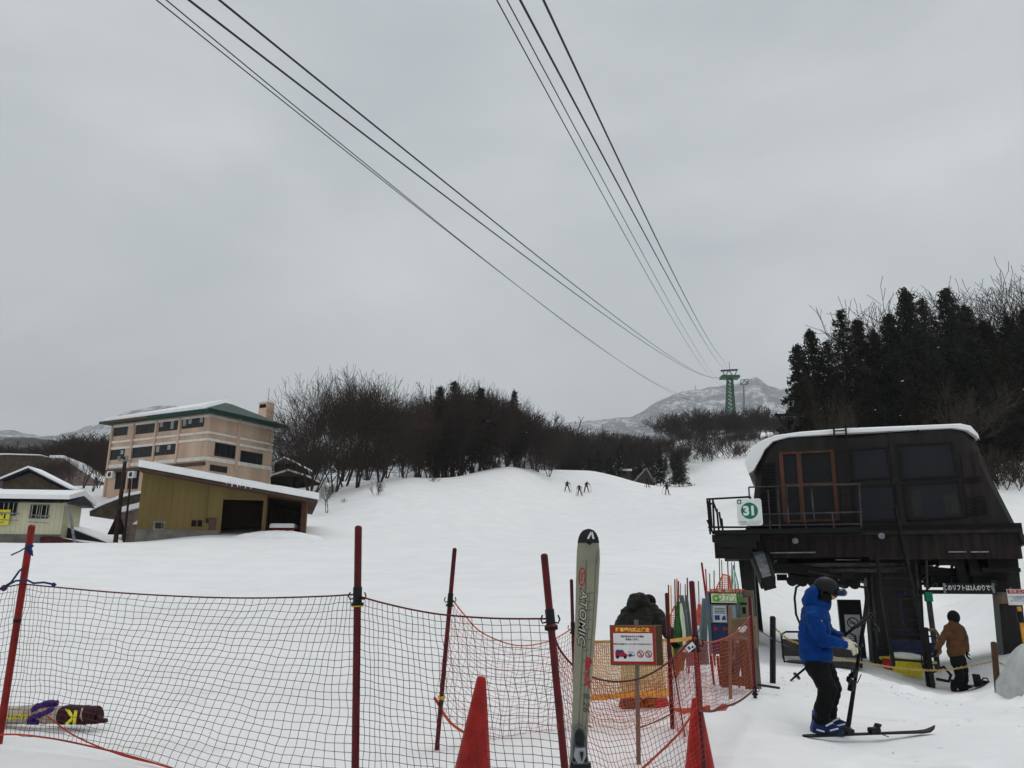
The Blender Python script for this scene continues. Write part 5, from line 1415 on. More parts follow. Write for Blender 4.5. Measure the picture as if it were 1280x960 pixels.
# net between the olive figure's pole and the right pole (front, dense, red)
t7 = PD([(838,830),(850,812),(866,800)],838,7.9,866,5.6); b7 = PD([(840,905),(852,925),(878,940)],838,7.9,880,5.6)
b = MB(); net(t7,b7,30,22,.0017,None,.012,17,b)
finish_net(b,'safety_net','net_red',"narrow red net between the olive figure's pole and the cone pole",t7[0],[('top_rope',smooth_path(t7),.006,'net_red')])
# tan barrier mesh with orange straps
w_ = Wall(735, 9.0, 836, 9.0, 830, 'barrier_mesh', "tan barrier mesh with orange straps in front of the bent over person", 'barrier')
b = MB(); x0, x1 = w_.S(728,835).x, w_.S(836,835).x; zt_, zb_ = w_.S(780,801).z, w_.S(780,872).z
x = x0
while x < x1: b.box((x,0,zb_),(x+.0145,.004,zt_)); x += .022
z = zb_
while z < zt_: b.box((x0,.005,z),(x1,.009,z+.007)); z += .03
b.build('mesh','tan_mesh',w_.e,fix=False)
b = MB(); b.bar(w_.S(726,803,-.01),w_.S(836,800,-.01),.012,.03); b.build('strap','chain_yellow',w_.e)
b = MB(); b.bar(w_.S(726,874,-.012),w_.S(836,865,-.012),.014,.05); b.build('strap','strap_orange',w_.e)
b = MB(); b.bar(P(838,801,8.0),P(866,798,5.7),.01,.03); tag(b.build('strap','strap_orange'),"short orange strap tied from the olive figure's pole to the right pole",'strap')
# blue cord on the left pole
e = empty('cord', P(22,731,6.15), 0, "dark blue cord knotted round the left red pole and net top", 'cord'); o_ = P(22,731,6.15)
def A4(u,v,D=6.12): return P(u,v,D)-o_
b = MB(); b.tube([A4(-30,752),A4(0,737),A4(14,728),A4(24,714),A4(29,710)],.008,5); b.tube([A4(0,737),A4(20,726),A4(34,725),A4(42,729),A4(55,728),A4(70,731)],.008,5); b.tube([A4(14,694),A4(25,689),A4(33,684),A4(38,681)],.006,5)
b.tube([A4(33,683,6.1),A4(39,688,6.1),A4(40,694,6.1),A4(37,690,6.1),A4(33,687,6.1),A4(38,681,6.1),A4(41,683,6.1)],.012,5)
b.ball(A4(5,735),.025,6,5); b.ball(A4(67,731),.018,6,5); b.build('rope','rope_blue',e,smooth=True)
# ---------------------------------------------------------------- cones
def cone(tip, tilt, label, h, r):
    e = empty('traffic_cone', tip, 0, label, 'cone', 'traffic cones')
    e.rotation_euler = tilt
    b = MB(); b.lathe([(r*1.0,-h),(r*.99,-h+.02),(.034,-.03),(.030,-.012),(.022,-.003),(.008,0)],32); b.build('body','cone_red',e,smooth=True)
    b = MB(); k = r*1.45; b.prism([(-k,-k,-h-.04),(k,-k,-h-.04),(k,k,-h-.04),(-k,k,-h-.04)],(0,0,.05),.02); b.build('base','cone_red',e)
    return e
cone(P(602,845,5.6),(0,.09,0),"red traffic cone in the middle seen through the net, leaning right",.72,.14)
cone(P(870,872,5.75),(0,-.0,0),"red traffic cone at the right partly hidden by the dark red pole",.66,.13)

# ---------------------------------------------------------------- standing ski
def ski_stand():
    D = 3.0; o = P(731,800,D)
    e = empty('standing_ski', Vector((o.x,o.y,gz(o.x,o.y))), 0, "pale grey carving ski standing upright on its tail in the foreground", 'ski'); z0 = gz(o.x,o.y)
    bpy.context.view_layer.update()
    rows = [(660,737.3,1.5),(662,737,6.5),(666,736.7,9.6),(671,736.5,11.6),(678,736.3,13),(688,736,14),(700,735.6,14.3),(740,734,13.6),(780,732.2,12.6),(820,730,11.6),(860,727.8,10.6),(900,725.6,9.8),(960,722,9.5)]
    st_ = []
    for v,u,w in rows: p = P(u,v,D); st_.append((p, w/F*D*1.0))
    # continue to the ground below the frame
    dirn = (st_[-1][0]-st_[-3][0]).normalized(); p = st_[-1][0]; L = (p.z-z0+.12)/abs(dirn.z)
    for k in range(1,7): st_.append((p+dirn*L*k/6, st_[-1][1]*(1+.03*k/6*3)))
    n = len(st_)
    def bend(i): 
        t = st_[i][0]; dz = st_[0][0].z - t.z
        return .05*max(0,1-dz/.16)**2       # shovel curls away from the camera
    th = .012
    def loft(b, i0, i1, fL, fR, y0, y1, lift=0):
        vs = []; idx = list(range(i0,i1+1))
        for i in idx:
            p, w = st_[i]; y = bend(i)
            for (f, yy) in ((fL,y1),(fL,y0),(fR,y0),(fR,y1)): vs.append((p.x+w*f, D+y+yy, p.z))
        m = len(idx); fs = [(j*4+k,j*4+(k+1)%4,(j+1)*4+(k+1)%4,(j+1)*4+k) for j in range(m-1) for k in range(4)]+[(0,1,2,3),tuple((m-1)*4+k for k in (3,2,1,0))]
        b.add([Vector(v)-Vector(e.location) for v in vs], fs)
    b = MB()
    vs = []
    for i in range(n):
        p,w = st_[i]; y = bend(i)
        for f,yy in ((-1,th*.55),(-.98,th*.25),(-.86,0),(.86,0),(.98,th*.25),(1,th*.55),(1,th),(-1,th)): vs.append(Vector((p.x+w*f, D+y+yy, p.z))-Vector(e.location))
    fs = [(j*8+k,j*8+(k+1)%8,(j+1)*8+(k+1)%8,(j+1)*8+k) for j in range(n-1) for k in range(8)]+[tuple(range(8)),tuple((n-1)*8+7-k for k in range(8))]
    b.add(vs,fs); b.build('ski_body','ski_cap',e)
    b = MB(); loft(b,6,12,-.22,-.10,-.0012,.002); loft(b,6,12,.62,.70,-.0012,.002); loft(b,7,12,.2,.26,-.0012,.002)
    b.build('groove','ski_groove',e)
    # cross lines
    b = MB()
    for v in (742,752,763,775,787,800,813,827,841,856,870):
        t = np.interp(v,[r[0] for r in rows],[r[1] for r in rows]); wpx = np.interp(v,[r[0] for r in rows],[r[2] for r in rows])
        a = P(t-.05*wpx,v,D-.0016)-e.location; c = P(t+.6*wpx,v-.6,D-.0016)-e.location; b.bar(a,c,.001,.0012)
    b.build('line','ski_grey',e)
    b = MB(); loft(b,0,4,-1.03,1.03,-.0025,th+.001); tip = b.build('tip','ski_black',e)
    b = MB()
    pts = [P(731,677.2,D),P(742,677.2,D),P(737,681.5,D)]; b.prism([p-e.location+Vector((0,-.0035,0)) for p in pts],(0,.004,0)); b.build('tip_point','ski_black',e)
    b = MB()
    for q in ([(737,665),(739.0,665),(734.8,674.5),(732.6,674)],[(737,665),(739.2,665),(741.8,674),(739.6,674.5)]):
        b.prism([P(u,v,D+.03)-e.location+Vector((0,-.042,0)) for u,v in q],(0,.002,0))
    b.build('tip_emblem','paper',tip)
    up_ = (st_[6][0]-st_[10][0]).normalized(); rt_ = Vector((1,0,0)); rt_ = (rt_-up_*rt_.dot(up_)).normalized()
    def lab(s, u, v, size, m, bold=0, shear=0, sx=1.0, y=-.002): 
        return text(s, size, face_mtx(P(u,v,D+y)-e.location, -up_, rt_), m, e, 'lettering', bold=bold, shear=shear, sx=sx, extrude=.0004)
    lab("ATOMIC",728.0,771,.037,'ski_black',.0026,.25,1.4); lab("ATOMIC",728.0,771,.037,'ski_letter',.0004,.25,1.4,-.0036)
    lab("ßarvX",735.0,839,.031,'ink_red',.0012,.3,1.35); lab("8.26",732.8,878,.030,'ski_grey',.0004,.2,1.25)
    q = P(727.6,721,D-.002)-e.location; b = MB(); b.prism([q+up_*.034*math.cos(a*math.pi/12)+rt_*.0125*math.sin(a*math.pi/12) for a in range(24)],(0,.0012,0)); ov_ = b.build('badge','ink_red',e)
    b = MB(); b.prism([q+Vector((0,-.0012,0))+up_*.028*math.cos(a*math.pi/12)+rt_*.0085*math.sin(a*math.pi/12) for a in range(24)],(0,.0008,0)); b.build('badge_field','ski_cap',ov_)
    text("Beta",.016,face_mtx(q+Vector((0,-.0022,0)),-up_,rt_),'ink_red',ov_,'lettering',sx=1.2,extrude=.0003)
    b = MB(); a = P(746.5,688,D-.0015)-e.location; c = P(745.8,704,D-.0015)-e.location; b.bar(a,c,.0025,.001); b.build('stripe','ski_grey',e)
    # binding toe piece
    def bp(u,v,d): return P(u,v,D)-e.location+Vector((0,-d,0))
    be = MB(); be.prism([bp(715,960,.0),bp(714,930,.0),bp(717,912,.0),bp(723,905,.0),bp(729,908,.0),bp(733,920,.0),bp(735,960,.0),bp(734,1000,0),bp(714,1000,0)],(0,-.028,0),.006); toe = be.build('binding','binding_grey',e,smooth=False)
    b = MB(); b.prism([bp(717.5,927,.03),bp(717,914,.03),bp(721,908.5,.03),bp(727,910,.03),bp(730,918,.03),bp(729,929,.03)],(0,-.02,0),.005); b.build('toe_cup','ski_black',toe)
    b = MB(); b.prism([bp(718,931,.032),bp(730,931,.032),bp(731,940,.032),bp(727,950,.03),bp(721,950,.03),bp(716,942,.032)],(0,-.03,0),.006); b.build('toe_cover','galvanised',toe)
    b = MB(); b.prism([bp(722.5,935,.064),bp(727.5,935,.064),bp(725.5,948,.064)],(0,-.004,0)); b.build('toe_mark','ski_black',toe)
    b = MB()
    for u,v in ((714.5,947),(729.5,948)): b.tube([bp(u+2,v,.02),bp(u+2,v,.036)],.006,10)
    b.build('screw','ski_black',toe)
    b = MB(); b.prism([bp(710,965,.0),bp(713,952,.0),bp(738,952,.0),bp(739,965,.0),bp(739,1030,0),bp(710,1030,0)],(0,-.03,0),.006); b.build('brake_plate','ski_black',toe)
    hp_ = MB(); hp_.box(bp(714,1090,0)+Vector((0,-.06,0)), bp(735,1050,0)+Vector((0,0,0))); hp_.build('heel_piece','binding_grey',e)
    return e
ski_stand()

# ---------------------------------------------------------------- warning board on a post
sD = 6.5; c_ = P(792,806,sD)
e = empty('warning_board', Vector((c_.x,sD,gz(P(799,950,sD).x,sD))), R(-5), "red framed board with car and prohibition symbols on a wooden post", 'sign')
bpy.context.view_layer.update(); inv = e.matrix_world.inverted()
L = lambda u,v,d=0: inv @ (P(u,v,sD)+Vector((0,d,0)))
ctr = L(792.5,806.5); wS, hS = .178, .142; roll = R(-1.2)
def sq(b,x0,z0,x1,z1,y0,y1): b.box((ctr.x+x0,y0,ctr.z+z0),(ctr.x+x1,y1,ctr.z+z1))
pm = MB(); a = L(797,785,.06); c = L(800,960,.06); pm.tube([c+(c-a).normalized()*.25,a+Vector((0,0,.06))],[.018,.0175],8); pm.build('post','wood_grey',e)
b = MB(); sq(b,-wS-.012,-hS-.012,wS+.0,hS+.012,.0,.012); b.build('backing','wood',e)
b = MB(); sq(b,wS+.001,-hS-.01,wS+.05,hS+.01,.0,.09); b.build('side_board','wood_dark',e)
b = MB(); sq(b,-wS,-hS,wS-.012,hS,-.006,-.001); b.build('board','sign_red',e)
b = MB(); sq(b,-wS+.014,-hS+.02,wS-.03,hS-.05,-.010,-.0065); b.build('panel','sign_white',e)
FM = lambda x,z,y=-.0108: face_mtx((ctr.x+x,y,ctr.z+z),(1,0,0),(0,0,1))
text("駐車場内禁止滑走",.034,FM(-.008,hS-.026,-.0072),'sign_yellow',e,'heading',bold=.0012)
text("関係者以外の進入や滑走",.0165,FM(-.012,.066),'ink',e,'lettering',bold=.0005); text("を禁止します。",.0165,FM(-.01,.044),'ink',e,'lettering',bold=.0005)
text("車両が通る為危険です。スキー場にて一緒にお楽しみ下さい。",.0112,FM(-.008,.008),'ink',e,'lettering',bold=.0004)
b = MB(); X,Z = -.105,-.066
b.prism([(ctr.x+X-.045,-.0125,ctr.z+Z-.022),(ctr.x+X+.05,-.0125,ctr.z+Z-.022),(ctr.x+X+.048,-.0125,ctr.z+Z-.004),(ctr.x+X+.03,-.0125,ctr.z+Z+.006),(ctr.x+X+.014,-.0125,ctr.z+Z+.03),(ctr.x+X-.038,-.0125,ctr.z+Z+.032),(ctr.x+X-.047,-.0125,ctr.z+Z+.01)],(0,.002,0)); cr = b.build('car_picture','ink_red',e)
b = MB(); b.prism([(ctr.x+X-.04,-.0138,ctr.z+Z+.006),(ctr.x+X+.02,-.0138,ctr.z+Z+.006),(ctr.x+X+.01,-.0138,ctr.z+Z+.026),(ctr.x+X-.034,-.0138,ctr.z+Z+.028)],(0,.001,0)); b.build('car_window','ink_blue',cr)
b = MB()
for x in (-.03,.03): b.prism([(ctr.x+X+x+.012*math.cos(a*math.pi/8),-.014,ctr.z+Z-.024+.012*math.sin(a*math.pi/8)) for a in range(16)],(0,.0012,0))
b.build('car_tyre','ink',cr)
b = MB(); X2 = -.032; b.prism([(ctr.x+X2-.022,-.0125,ctr.z+Z-.006),(ctr.x+X2+.004,-.0125,ctr.z+Z+.004),(ctr.x+X2+.02,-.0125,ctr.z+Z-.014),(ctr.x+X2-.008,-.0125,ctr.z+Z-.024)],(0,.0015,0)); b.bar((ctr.x+X2-.02,-.012,ctr.z+Z+.016),(ctr.x+X2+.03,-.012,ctr.z+Z+.01),.0015,.003); b.bar((ctr.x+X2+.018,-.012,ctr.z+Z-.018),(ctr.x+X2+.034,-.012,ctr.z+Z-.002),.0015,.005); b.build('figure_picture','ink_blue',e)
for X3 in (.048,.112):
    b = MB(); ring(b,(ctr.x+X3,ctr.z+Z),.027,.0062,.002,24,-.0125); b.build('prohibition_symbol','ink_red',e)
    b = MB(); b.bar((ctr.x+X3-.006,-.0114,ctr.z+Z+.012),(ctr.x+X3+.006,-.0114,ctr.z+Z-.006),.001,.008); b.bar((ctr.x+X3-.013,-.0114,ctr.z+Z-.012),(ctr.x+X3+.013,-.0114,ctr.z+Z-.016),.001,.003); b.build('symbol_figure','ink',e)
# small tag on the right pole
tp_ = P(863,809,5.42); e = empty('tag', tp_, 0, "small white paper tag tied to the dark red pole by the cone", 'tag'); e.rotation_euler = (0,-.6,0); b = MB(); b.box((-.032,-.002,-.02),(.032,.002,.02)); b.build('card','sign_white',e); b = MB(); b.box((-.018,-.004,-.01),(-.004,-.0022,.012)); b.box((.004,-.004,-.012),(.02,-.0022,.0)); b.build('mark','ink_blue',e)

# ---------------------------------------------------------------- map cabinet and trestle
cb = Wall(884, 11.6, 925, 11.4, 780, 'map_cabinet', "blue grey cabinet with cream header and notices behind the trestle", 'cabinet')
Ec = cb.e
def cbx(name,m,*bx,parent=None):
    b = MB()
    for x in bx: cb.box(b,*x)
    return b.build(name,m,parent or Ec)
cbx('side_panel','cabinet_grey',(884.5,739,888.5,816,0,.35)); cbx('side_panel','cabinet_grey',(921,741,925,820,0,.35))
cbx('back','cabinet_blue',(888.7,741,921,818,.15,.2)); cbx('top_board','sign_red',(886.5,736.5,925,741,-.03,.36))
text("スキー場ご案内マップ",.05,face_mtx(cb.S(906,738.8,-.034),(1,0,0),(0,0,1)),'paper_cream',Ec,'lettering')
hd = cbx('header','paper_cream',(889,742,920.5,753.5,-.02,.1))
b = MB(); q = cb.S(894.8,747.8,-.026)
for k in range(8):
    a = k*math.pi/4+math.pi/8*0; p1 = q+Vector((.018*math.cos(a),0,.018*math.sin(a))); p2 = q+Vector((.056*math.cos(a),0,.056*math.sin(a)))
    if k % 2: b.bar(p1,p2,.004,.028)
    else: b.ball(q+Vector((.04*math.cos(a),0,.04*math.sin(a))),.013,8,4,(1,.15,1))
b.build('emblem','lime_green',hd)
text("つが池",.135,face_mtx(cb.S(910,747,-.022),(1,0,0),(0,0,1)),'lime_green',hd,'lettering',sx=.95)
text("SKI RESORT INFORMATION",.026,face_mtx(cb.S(911,752,-.022),(1,0,0),(0,0,1)),'ink_green',hd,'lettering')
gl = cbx('display','glass_pale',(889,756,920.5,779,.05,.10)); 
cbx('notice','paper',(891.5,757.5,908,777.5,.035,.048),parent=gl)
b = MB()
for v in (760,762,764,766): cb.box(b,893,v,906,v+.7,.030,.0345)
b.build('notice_text','ink',gl); b = MB(); cb.box(b,893.5,769,899.5,775,.030,.0345); cb.poly(b,[(902,775),(903,771),(906,769),(907.5,775)],.03,.0345); b.build('notice_picture','ink_blue',gl)
cbx('dark_pane','door_glass',(909,757,914,779,.03,.048),parent=gl)
cbx('lower_panel','cabinet_blue',(889,780.5,921,818,.02,.08)); b = MB()
for u in (895,907,): 
    q = cb.S(u,786,.012); b.prism([q+Vector((-.03,0,-.035)),q+Vector((.035,0,0)),q+Vector((-.03,0,.035))],(0,.006,0))
b.build('arrow','ink_red',Ec)
for u in (889,897,920): 
    b = MB(); sx_ = cb.S(u,820,.1); b.bar(sx_,sx_+Vector((.03,0,-.75)),.03); b.build('leg','post_scarlet' if u < 900 else 'cabinet_grey',Ec)
# olive switch box on a post at its right
e = empty('switch_box', cb.w(931,765,.1), cb.rz, "olive grey box with dark mark right of the map cabinet", 'box')
b = MB(); b.box((-.08,-.08,-.2),(.11,.06,.2)); b.build('box','olive_box',e); b = MB(); b.box((-.04,-.085,.1),(.05,-.081,.13)); b.box((-.02,-.085,-.02),(.03,-.081,.07)); b.build('mark','ink',e)
b = MB(); b.bar((.05,.08,.3),(.06,.08,-1.4),.16,.04); b.build('post','wood_grey',e)
# trestle
tr = Wall(900, 10.6, 940, 10.4, 830, 'trestle', "brown wooden trestle standing on the snow behind the fine net", 'trestle')
for (a,c,m) in (((903,800,0),(906,856,-.05),'wood_dark'),((913,800,.1),(912,848,.5),'wood_dark'),((930,800,0),(936,858,-.05),'wood_dark'),((924,802,.2),(920,842,.5),'wood_grey'),((928,800,.1),(931,850,.5),'wood_dark')):
    b = MB(); q0,q1 = tr.S(*a),tr.S(*c); b.bar(q0,q1+(q1-q0)*.06,.085,.05); b.build('leg',m,tr.e)
b = MB(); b.bar(tr.S(900,803,.0),tr.S(915,797,.02),.05,.03); b.bar(tr.S(915,797,.02),tr.S(934,799,.02),.05,.03); b.build('top_rail','wood_grey',tr.e)
b = MB(); b.bar(tr.S(906,850,-.02),tr.S(934,852,-.02),.05,.11); b.build('crossbar','wood_dark',tr.e)
# crate-like brown carton behind the trestle, pink bag tied
b = MB(); q = cb.w(928,790,-.3); b.prism([Vector((-.18,0,-.22)),Vector((.17,0,-.22)),Vector((.17,0,.2)),Vector((-.18,0,.17))],(0,.25,0),.02); o = b.build('carton','wood'); o.location = q; o.rotation_euler=(0,0,cb.rz); tag(o,"brown carton fixed between the cabinet and the station column",'box')
b = MB(); q = P(927.5,787,10.2); b.ball((0,0,0),.045,10,8,(1.2,.8,.8)); b.ball((.04,-.01,.025),.025,8,6); o = b.build('cloth_knot','sign_white',smooth=True); o.location = q; tag(o,"small white cloth knot on the red rope above the trestle",'cloth')
post_at('stake',912,757,913,860,9.9,.022,'wood',"square wooden stake standing in front of the map cabinet",'stake',n=4)
# stick with string behind the tan mesh
post_at('stake',839,815,852,895,7.6,.007,'ink',"thin black rod leaning between the red pole and cone pole",'rod',n=5)

# ---------------------------------------------------------------- padded roll lying at left
pr_ = 6.75; o_ = Vector((P(60,895,pr_).x, pr_, P(60,904,pr_).z+.02)); o_.z = P(60,893.5,pr_).z
e = empty('padded_roll', o_, 0, "padded ski bag roll with purple strap and yellow marked dark end lying on snow", 'padded roll')
X = lambda u: P(u,893,pr_).x-o_.x
def roll_(x0,x1,r,m,name,seed=0,n=14):
    b = MB(); pts=[]; rs=[]
    for k in range(n+1):
        f = k/n; pts.append((x0+(x1-x0)*f, .01*noise.noise((f*4,seed,1)), .006*noise.noise((f*5,seed,3)))); rs.append(r*(1+.04*noise.noise((f*6,seed,7))))
    rs[0]*=.86; rs[-1]*=.86; b.tube(pts,rs,18); return b.build(name,m,e,smooth=True)
roll_(X(-70),X(52),.07,'pad_cream','body',1); roll_(X(50),X(78),.069,'pad_cream','sleeve',2); dk = roll_(X(76),X(112),.074,'pad_wine','dark_sleeve',3); roll_(X(108),X(123),.07,'pad_wine','end_cap',4)
b = MB(); b.tube([(X(110),-.0,-.07),(X(109),-.06,-.03),(X(107),-.074,.0),(X(106),-.05,.06)],.008,6); b.build('seam','pad_cream',e)
for nm,pts,r in (('strap',[(X(44),-.06,-.06),(X(46),-.075,-.01),(X(52),-.078,.0),(X(60),-.07,.02),(X(70),-.05,.06)],.02),('strap',[(X(44),-.05,.04),(X(50),-.03,.07),(X(60),-.01,.085),(X(70),.0,.09)],.026),('strap',[(X(44),-.07,-.04),(X(55),-.06,-.05)],.02)):
    b = MB(); b.tube(smooth_path([Vector(p) for p in pts],6),r,9); b.v = [(x+.012*noise.noise((x*40,y*40,z*40)),y+.014*noise.noise((x*50,y*50,z*30+4)),z+.012*noise.noise((x*45,y*30,z*40+8))) for x,y,z in b.v]; b.build(nm,'purple',e,smooth=True)
text("K",.15,face_mtx((X(96),-.079,.0),(-1,0,.12),(.0,0,-1)),'pad_yellow',dk,'lettering',bold=.004,extrude=.004)
text("TRADITIONAL",.05,face_mtx((X(20),-.0735,.0),(-1,0,0),(0,0,-1)),'pad_yellow',e,'lettering',bold=.001,sx=1.1,extrude=.003)
b = MB(); b.prism([(X(122),-.04,-.05),(X(127),-.04,-.06),(X(136),-.04,-.055),(X(135),-.04,-.03),(X(128),-.04,-.02),(X(125),-.04,.0)],(0,.05,0),.004); b.build('tassel','pad_wine',e)

# ---------------------------------------------------------------- people
def wp(D, pts):
    """(u,v,dy,rx,ry): joints by pixel at distance D+dy"""
    return [(*P(u,v,D+dy), *r) for u,v,dy,*r in pts]
def loc(pts, o): return [(p[0]-o.x,p[1]-o.y,p[2]-o.z,*p[3:]) for p in pts]

def hand(parent, base, dirv, up_, side, m, name='glove', s=1.0, curl=1.0):
    """palm with four fingers curling towards `up_` and a thumb on `side`; base at the wrist"""
    d = Vector(dirv).normalized(); n = Vector(up_); n = (n-d*n.dot(d)).normalized(); w_ = d.cross(n).normalized()*side
    B = Vector(base); vs = []; ed = []
    def add(p, r): vs.append((*p, r, r)); return len(vs)-1
    pal = add(B+d*.055*s, .03*s); wr = add(B, .027*s); ed.append((pal,wr))
    for k,(off,L) in enumerate(((-.032,.062),(-.011,.072),(.011,.068),(.032,.054))):
        a = add(B+d*.085*s+w_*off*s*.9, .0125*s); ed.append((pal,a)); L*=s
        p = vs[a][:3]; p = Vector(p); prev = a; dd = d.copy()
        for j in range(3):
            an = curl*(.55+.35*j); q = (d*math.cos(an)+n*math.sin(an)); p = p+q*L*.42; c = add(p,.0115*s-(.001*j)); ed.append((prev,c)); prev = c
    a = add(B+d*.035*s-w_*.034*s, .014*s); ed.append((pal,a)); p = Vector(vs[a][:3])
    b1_ = add(p+(d*.7-w_*.5+n*.5).normalized()*.035*s,.012*s); ed.append((a,b1_)); b2_ = add(Vector(vs[b1_][:3])+(d*.6+n*.8).normalized()*.03*s,.0105*s); ed.append((b1_,b2_))
    return skin_mesh(name, vs, ed, m, parent, sub=1)

# --- skier in blue
D = 8.9; org = P(1033,916,D); org.z = min(org.z, 9); 
B_ = empty('person', org, 0, "person in bright blue jacket and black helmet holding a ski upright", 'person')
def PB(pts): return loc(wp(D,pts),org)
def pb(u,v,dy=0): return P(u,v,D+dy)-org
# body: one continuous figure
bv = PB([(1022,824,0,.12,.1),(1019,800,0,.12,.1),(1020,775,0,.13,.1),(1026,759,0,.055),(1029,752,0,.05),(1033,741,0,.075,.085),(1033,731,0,.07,.08),
  (1017,769,-.17,.055),(1029,800,-.23,.045),(1052,804,-.20,.035),(1060,806,-.19,.03),
  (1022,769,.17,.055),(1038,792,.2,.045),(1052,797,.05,.035),(1058,800,.0,.03),
  (1021,834,-.09,.09),(1038,862,-.1,.065),(1027,902,-.1,.045),(1046,912,-.1,.04),
  (1025,834,.09,.09),(1044,860,.1,.065),(1039,898,.12,.045),(1054,908,.12,.04)])
be_ = [(0,1),(1,2),(2,3),(3,4),(4,5),(5,6),(2,7),(7,8),(8,9),(9,10),(2,11),(11,12),(12,13),(13,14),(0,15),(15,16),(16,17),(17,18),(0,19),(19,20),(20,21),(21,22)]
blob('body', chains_of([(*p[:3],*[r*.85 for r in p[3:]]) for p in bv], be_), 'skin', B_)
jv = PB([(1019,815,0,.165,.195),(1018,801,0,.165,.19),(1018,786,0,.165,.2),(1019,772,0,.15,.2),(1023,762,0,.10,.12),(1027,757,0,.085,.09),
  (1017,772,-.19,.085),(1021,786,-.25,.082),(1029,799,-.27,.074),(1042,803,-.24,.064),(1054,804.5,-.2,.055),
  (1023,771,.19,.085),(1031,784,.23,.078),(1038,792,.22,.07),(1050,797,.08,.055)])
je = [(0,1),(1,2),(2,3),(3,4),(4,5),(3,6),(6,7),(7,8),(8,9),(9,10),(3,11),(11,12),(12,13),(13,14)]
jv[0] = (*PB([(1019,817,0,.165)])[0][:3],.168,.2)
jk = blob('jacket', chains_of(jv, je), 'blue_jacket', B_, disp=.02, dscale=10, smooth=3)
# hem band
hv_ = PB([(1019,823,0,.165,.195),(1019,816,0,.17,.2),(1019,812,0,.165,.195)]); hh_ = MB(); hh_.lathe([(.155,-.09),(.172,-.06),(.175,.0),(.168,.05)],24); ho_ = hh_.build('jacket_hem','blue_jacket',jk,smooth=True); ho_.location = pb(1019.5,815); ho_.scale = (1,1.16,1)
# hood and collar
hd_ = PB([(1015,759,0,.08,.12),(1012,752,0,.075,.125),(1013,745,0,.065,.12),(1017,739,0,.045,.10)]); blob('hood', [hd_], 'blue_jacket', jk, disp=.012, dscale=12)
cv = PB([(1014,757,0,.07,.11),(1024,757,0,.075,.1),(1033,757,0,.05,.075),(1036,752,0,.028,.06)]); blob('collar', [cv], 'blue_jacket', jk, disp=.006)
b = MB(); q = pb(1027,777,-.262); b.prism([q+Vector((.014*math.cos(a*math.pi/5)*(1 if a%2 else .45),0,.02*math.sin(a*math.pi/5)*(1 if a%2 else .45))) for a in range(10)],(0,.01,0)); b.build('chest_logo','sign_white',jk)
b = MB(); q = pb(1040,807,-.15); b.ball(q,.009,6,5); b.build('zip_pull','sign_white',jk); b = MB(); b.tube([pb(1034,759,-.06),pb(1033.5,766,-.09)],.003,4); b.build('cord','black_plastic',jk)
# trousers
tv = PB([(1023,818,0,.15,.15),(1021,834,-.085,.125,.115),(1028,848,-.1,.11,.105),(1036,860,-.11,.093),(1031,875,-.11,.093,.09),(1027,890,-.11,.09),(1026,897,-.11,.092,.085),
  (1029,834,.085,.12,.11),(1036,848,.1,.1),(1041,859,.12,.09),(1038,875,.13,.088),(1036,890,.13,.085),(1036,896,.13,.085)])
blob('trousers', chains_of(tv, [(0,1),(1,2),(2,3),(3,4),(4,5),(5,6),(0,7),(7,8),(8,9),(9,10),(10,11)]), 'black_cloth', B_, disp=.016, dscale=10, smooth=3)
# helmet, goggles, mask
hc = pb(1033,735.5); b = MB(); b.ball((0,0,0),.127,22,14,(1.12,.88,.98)); hm_ = b.build('helmet','helmet',B_,smooth=True); hm_.location = hc; hm_.rotation_euler = (0,.45,0)
bm = bmesh.new(); bm.from_mesh(hm_.data); bmesh.ops.delete(bm, geom=[v for v in bm.verts if v.co.z < -.06 and v.co.x > -.02], context='VERTS'); bm.to_mesh(hm_.data); bm.free()
so_ = hm_.modifiers.new('thick','SOLIDIFY'); so_.thickness = .012
b = MB(); b.tube([hc+Vector((.06,-.108,-.05)),hc+Vector((.12,-.10,-.045)),hc+Vector((.165,-.05,-.045)),hc+Vector((.175,0,-.045)),hc+Vector((.165,.05,-.045)),hc+Vector((.12,.10,-.045))],[.02,.038,.042,.042,.042,.038],10); b.build('goggles','goggle',B_,smooth=True)
b = MB(); b.prism([hc+Vector(v) for v in ((.10,-.07,.045),(.19,-.05,.03),(.19,.05,.03),(.10,.07,.045))],(0,0,-.022)); b.build('helmet_peak','helmet',hm_ if False else B_)
mk = PB([(1026,757,0,.07,.075),(1028,751,0,.08,.085),(1031,745,0,.085,.088)]); blob('neck_gaiter', [mk], 'black_cloth', B_)
fc = PB([(1036,743,0,.06,.07),(1040.5,744,0,.045,.055),(1042.5,745.5,0,.022,.025)]); blob('face', [fc], 'skin', B_, vox=.01)
# gloves grasp the ski
hand(B_, pb(1056,805,-.2), pb(1066,806,-.12)-pb(1056,805,-.2), Vector((.4,.7,-.45)), 1, 'cream_glove', s=1.6, curl=.95)
cu = PB([(1056,804.5,-.2,.045),(1060,806,-.19,.05),(1067,808,-.15,.048)]); blob('glove_cuff', [cu], 'cream_glove', B_, vox=.01)
b = MB()
for k in range(4): q = pb(1064+k*2.4,802.5+k*1.2,-.205); b.tube([q,q+Vector((.035,.0,-.05))],.004,4)
b.build('glove_seam','ski_grey',B_)
hand(B_, pb(1051,797,.06), pb(1062,802,-.02)-pb(1051,797,.06), Vector((.3,-.6,-.5)), -1, 'cream_glove', s=1.5, curl=.8)
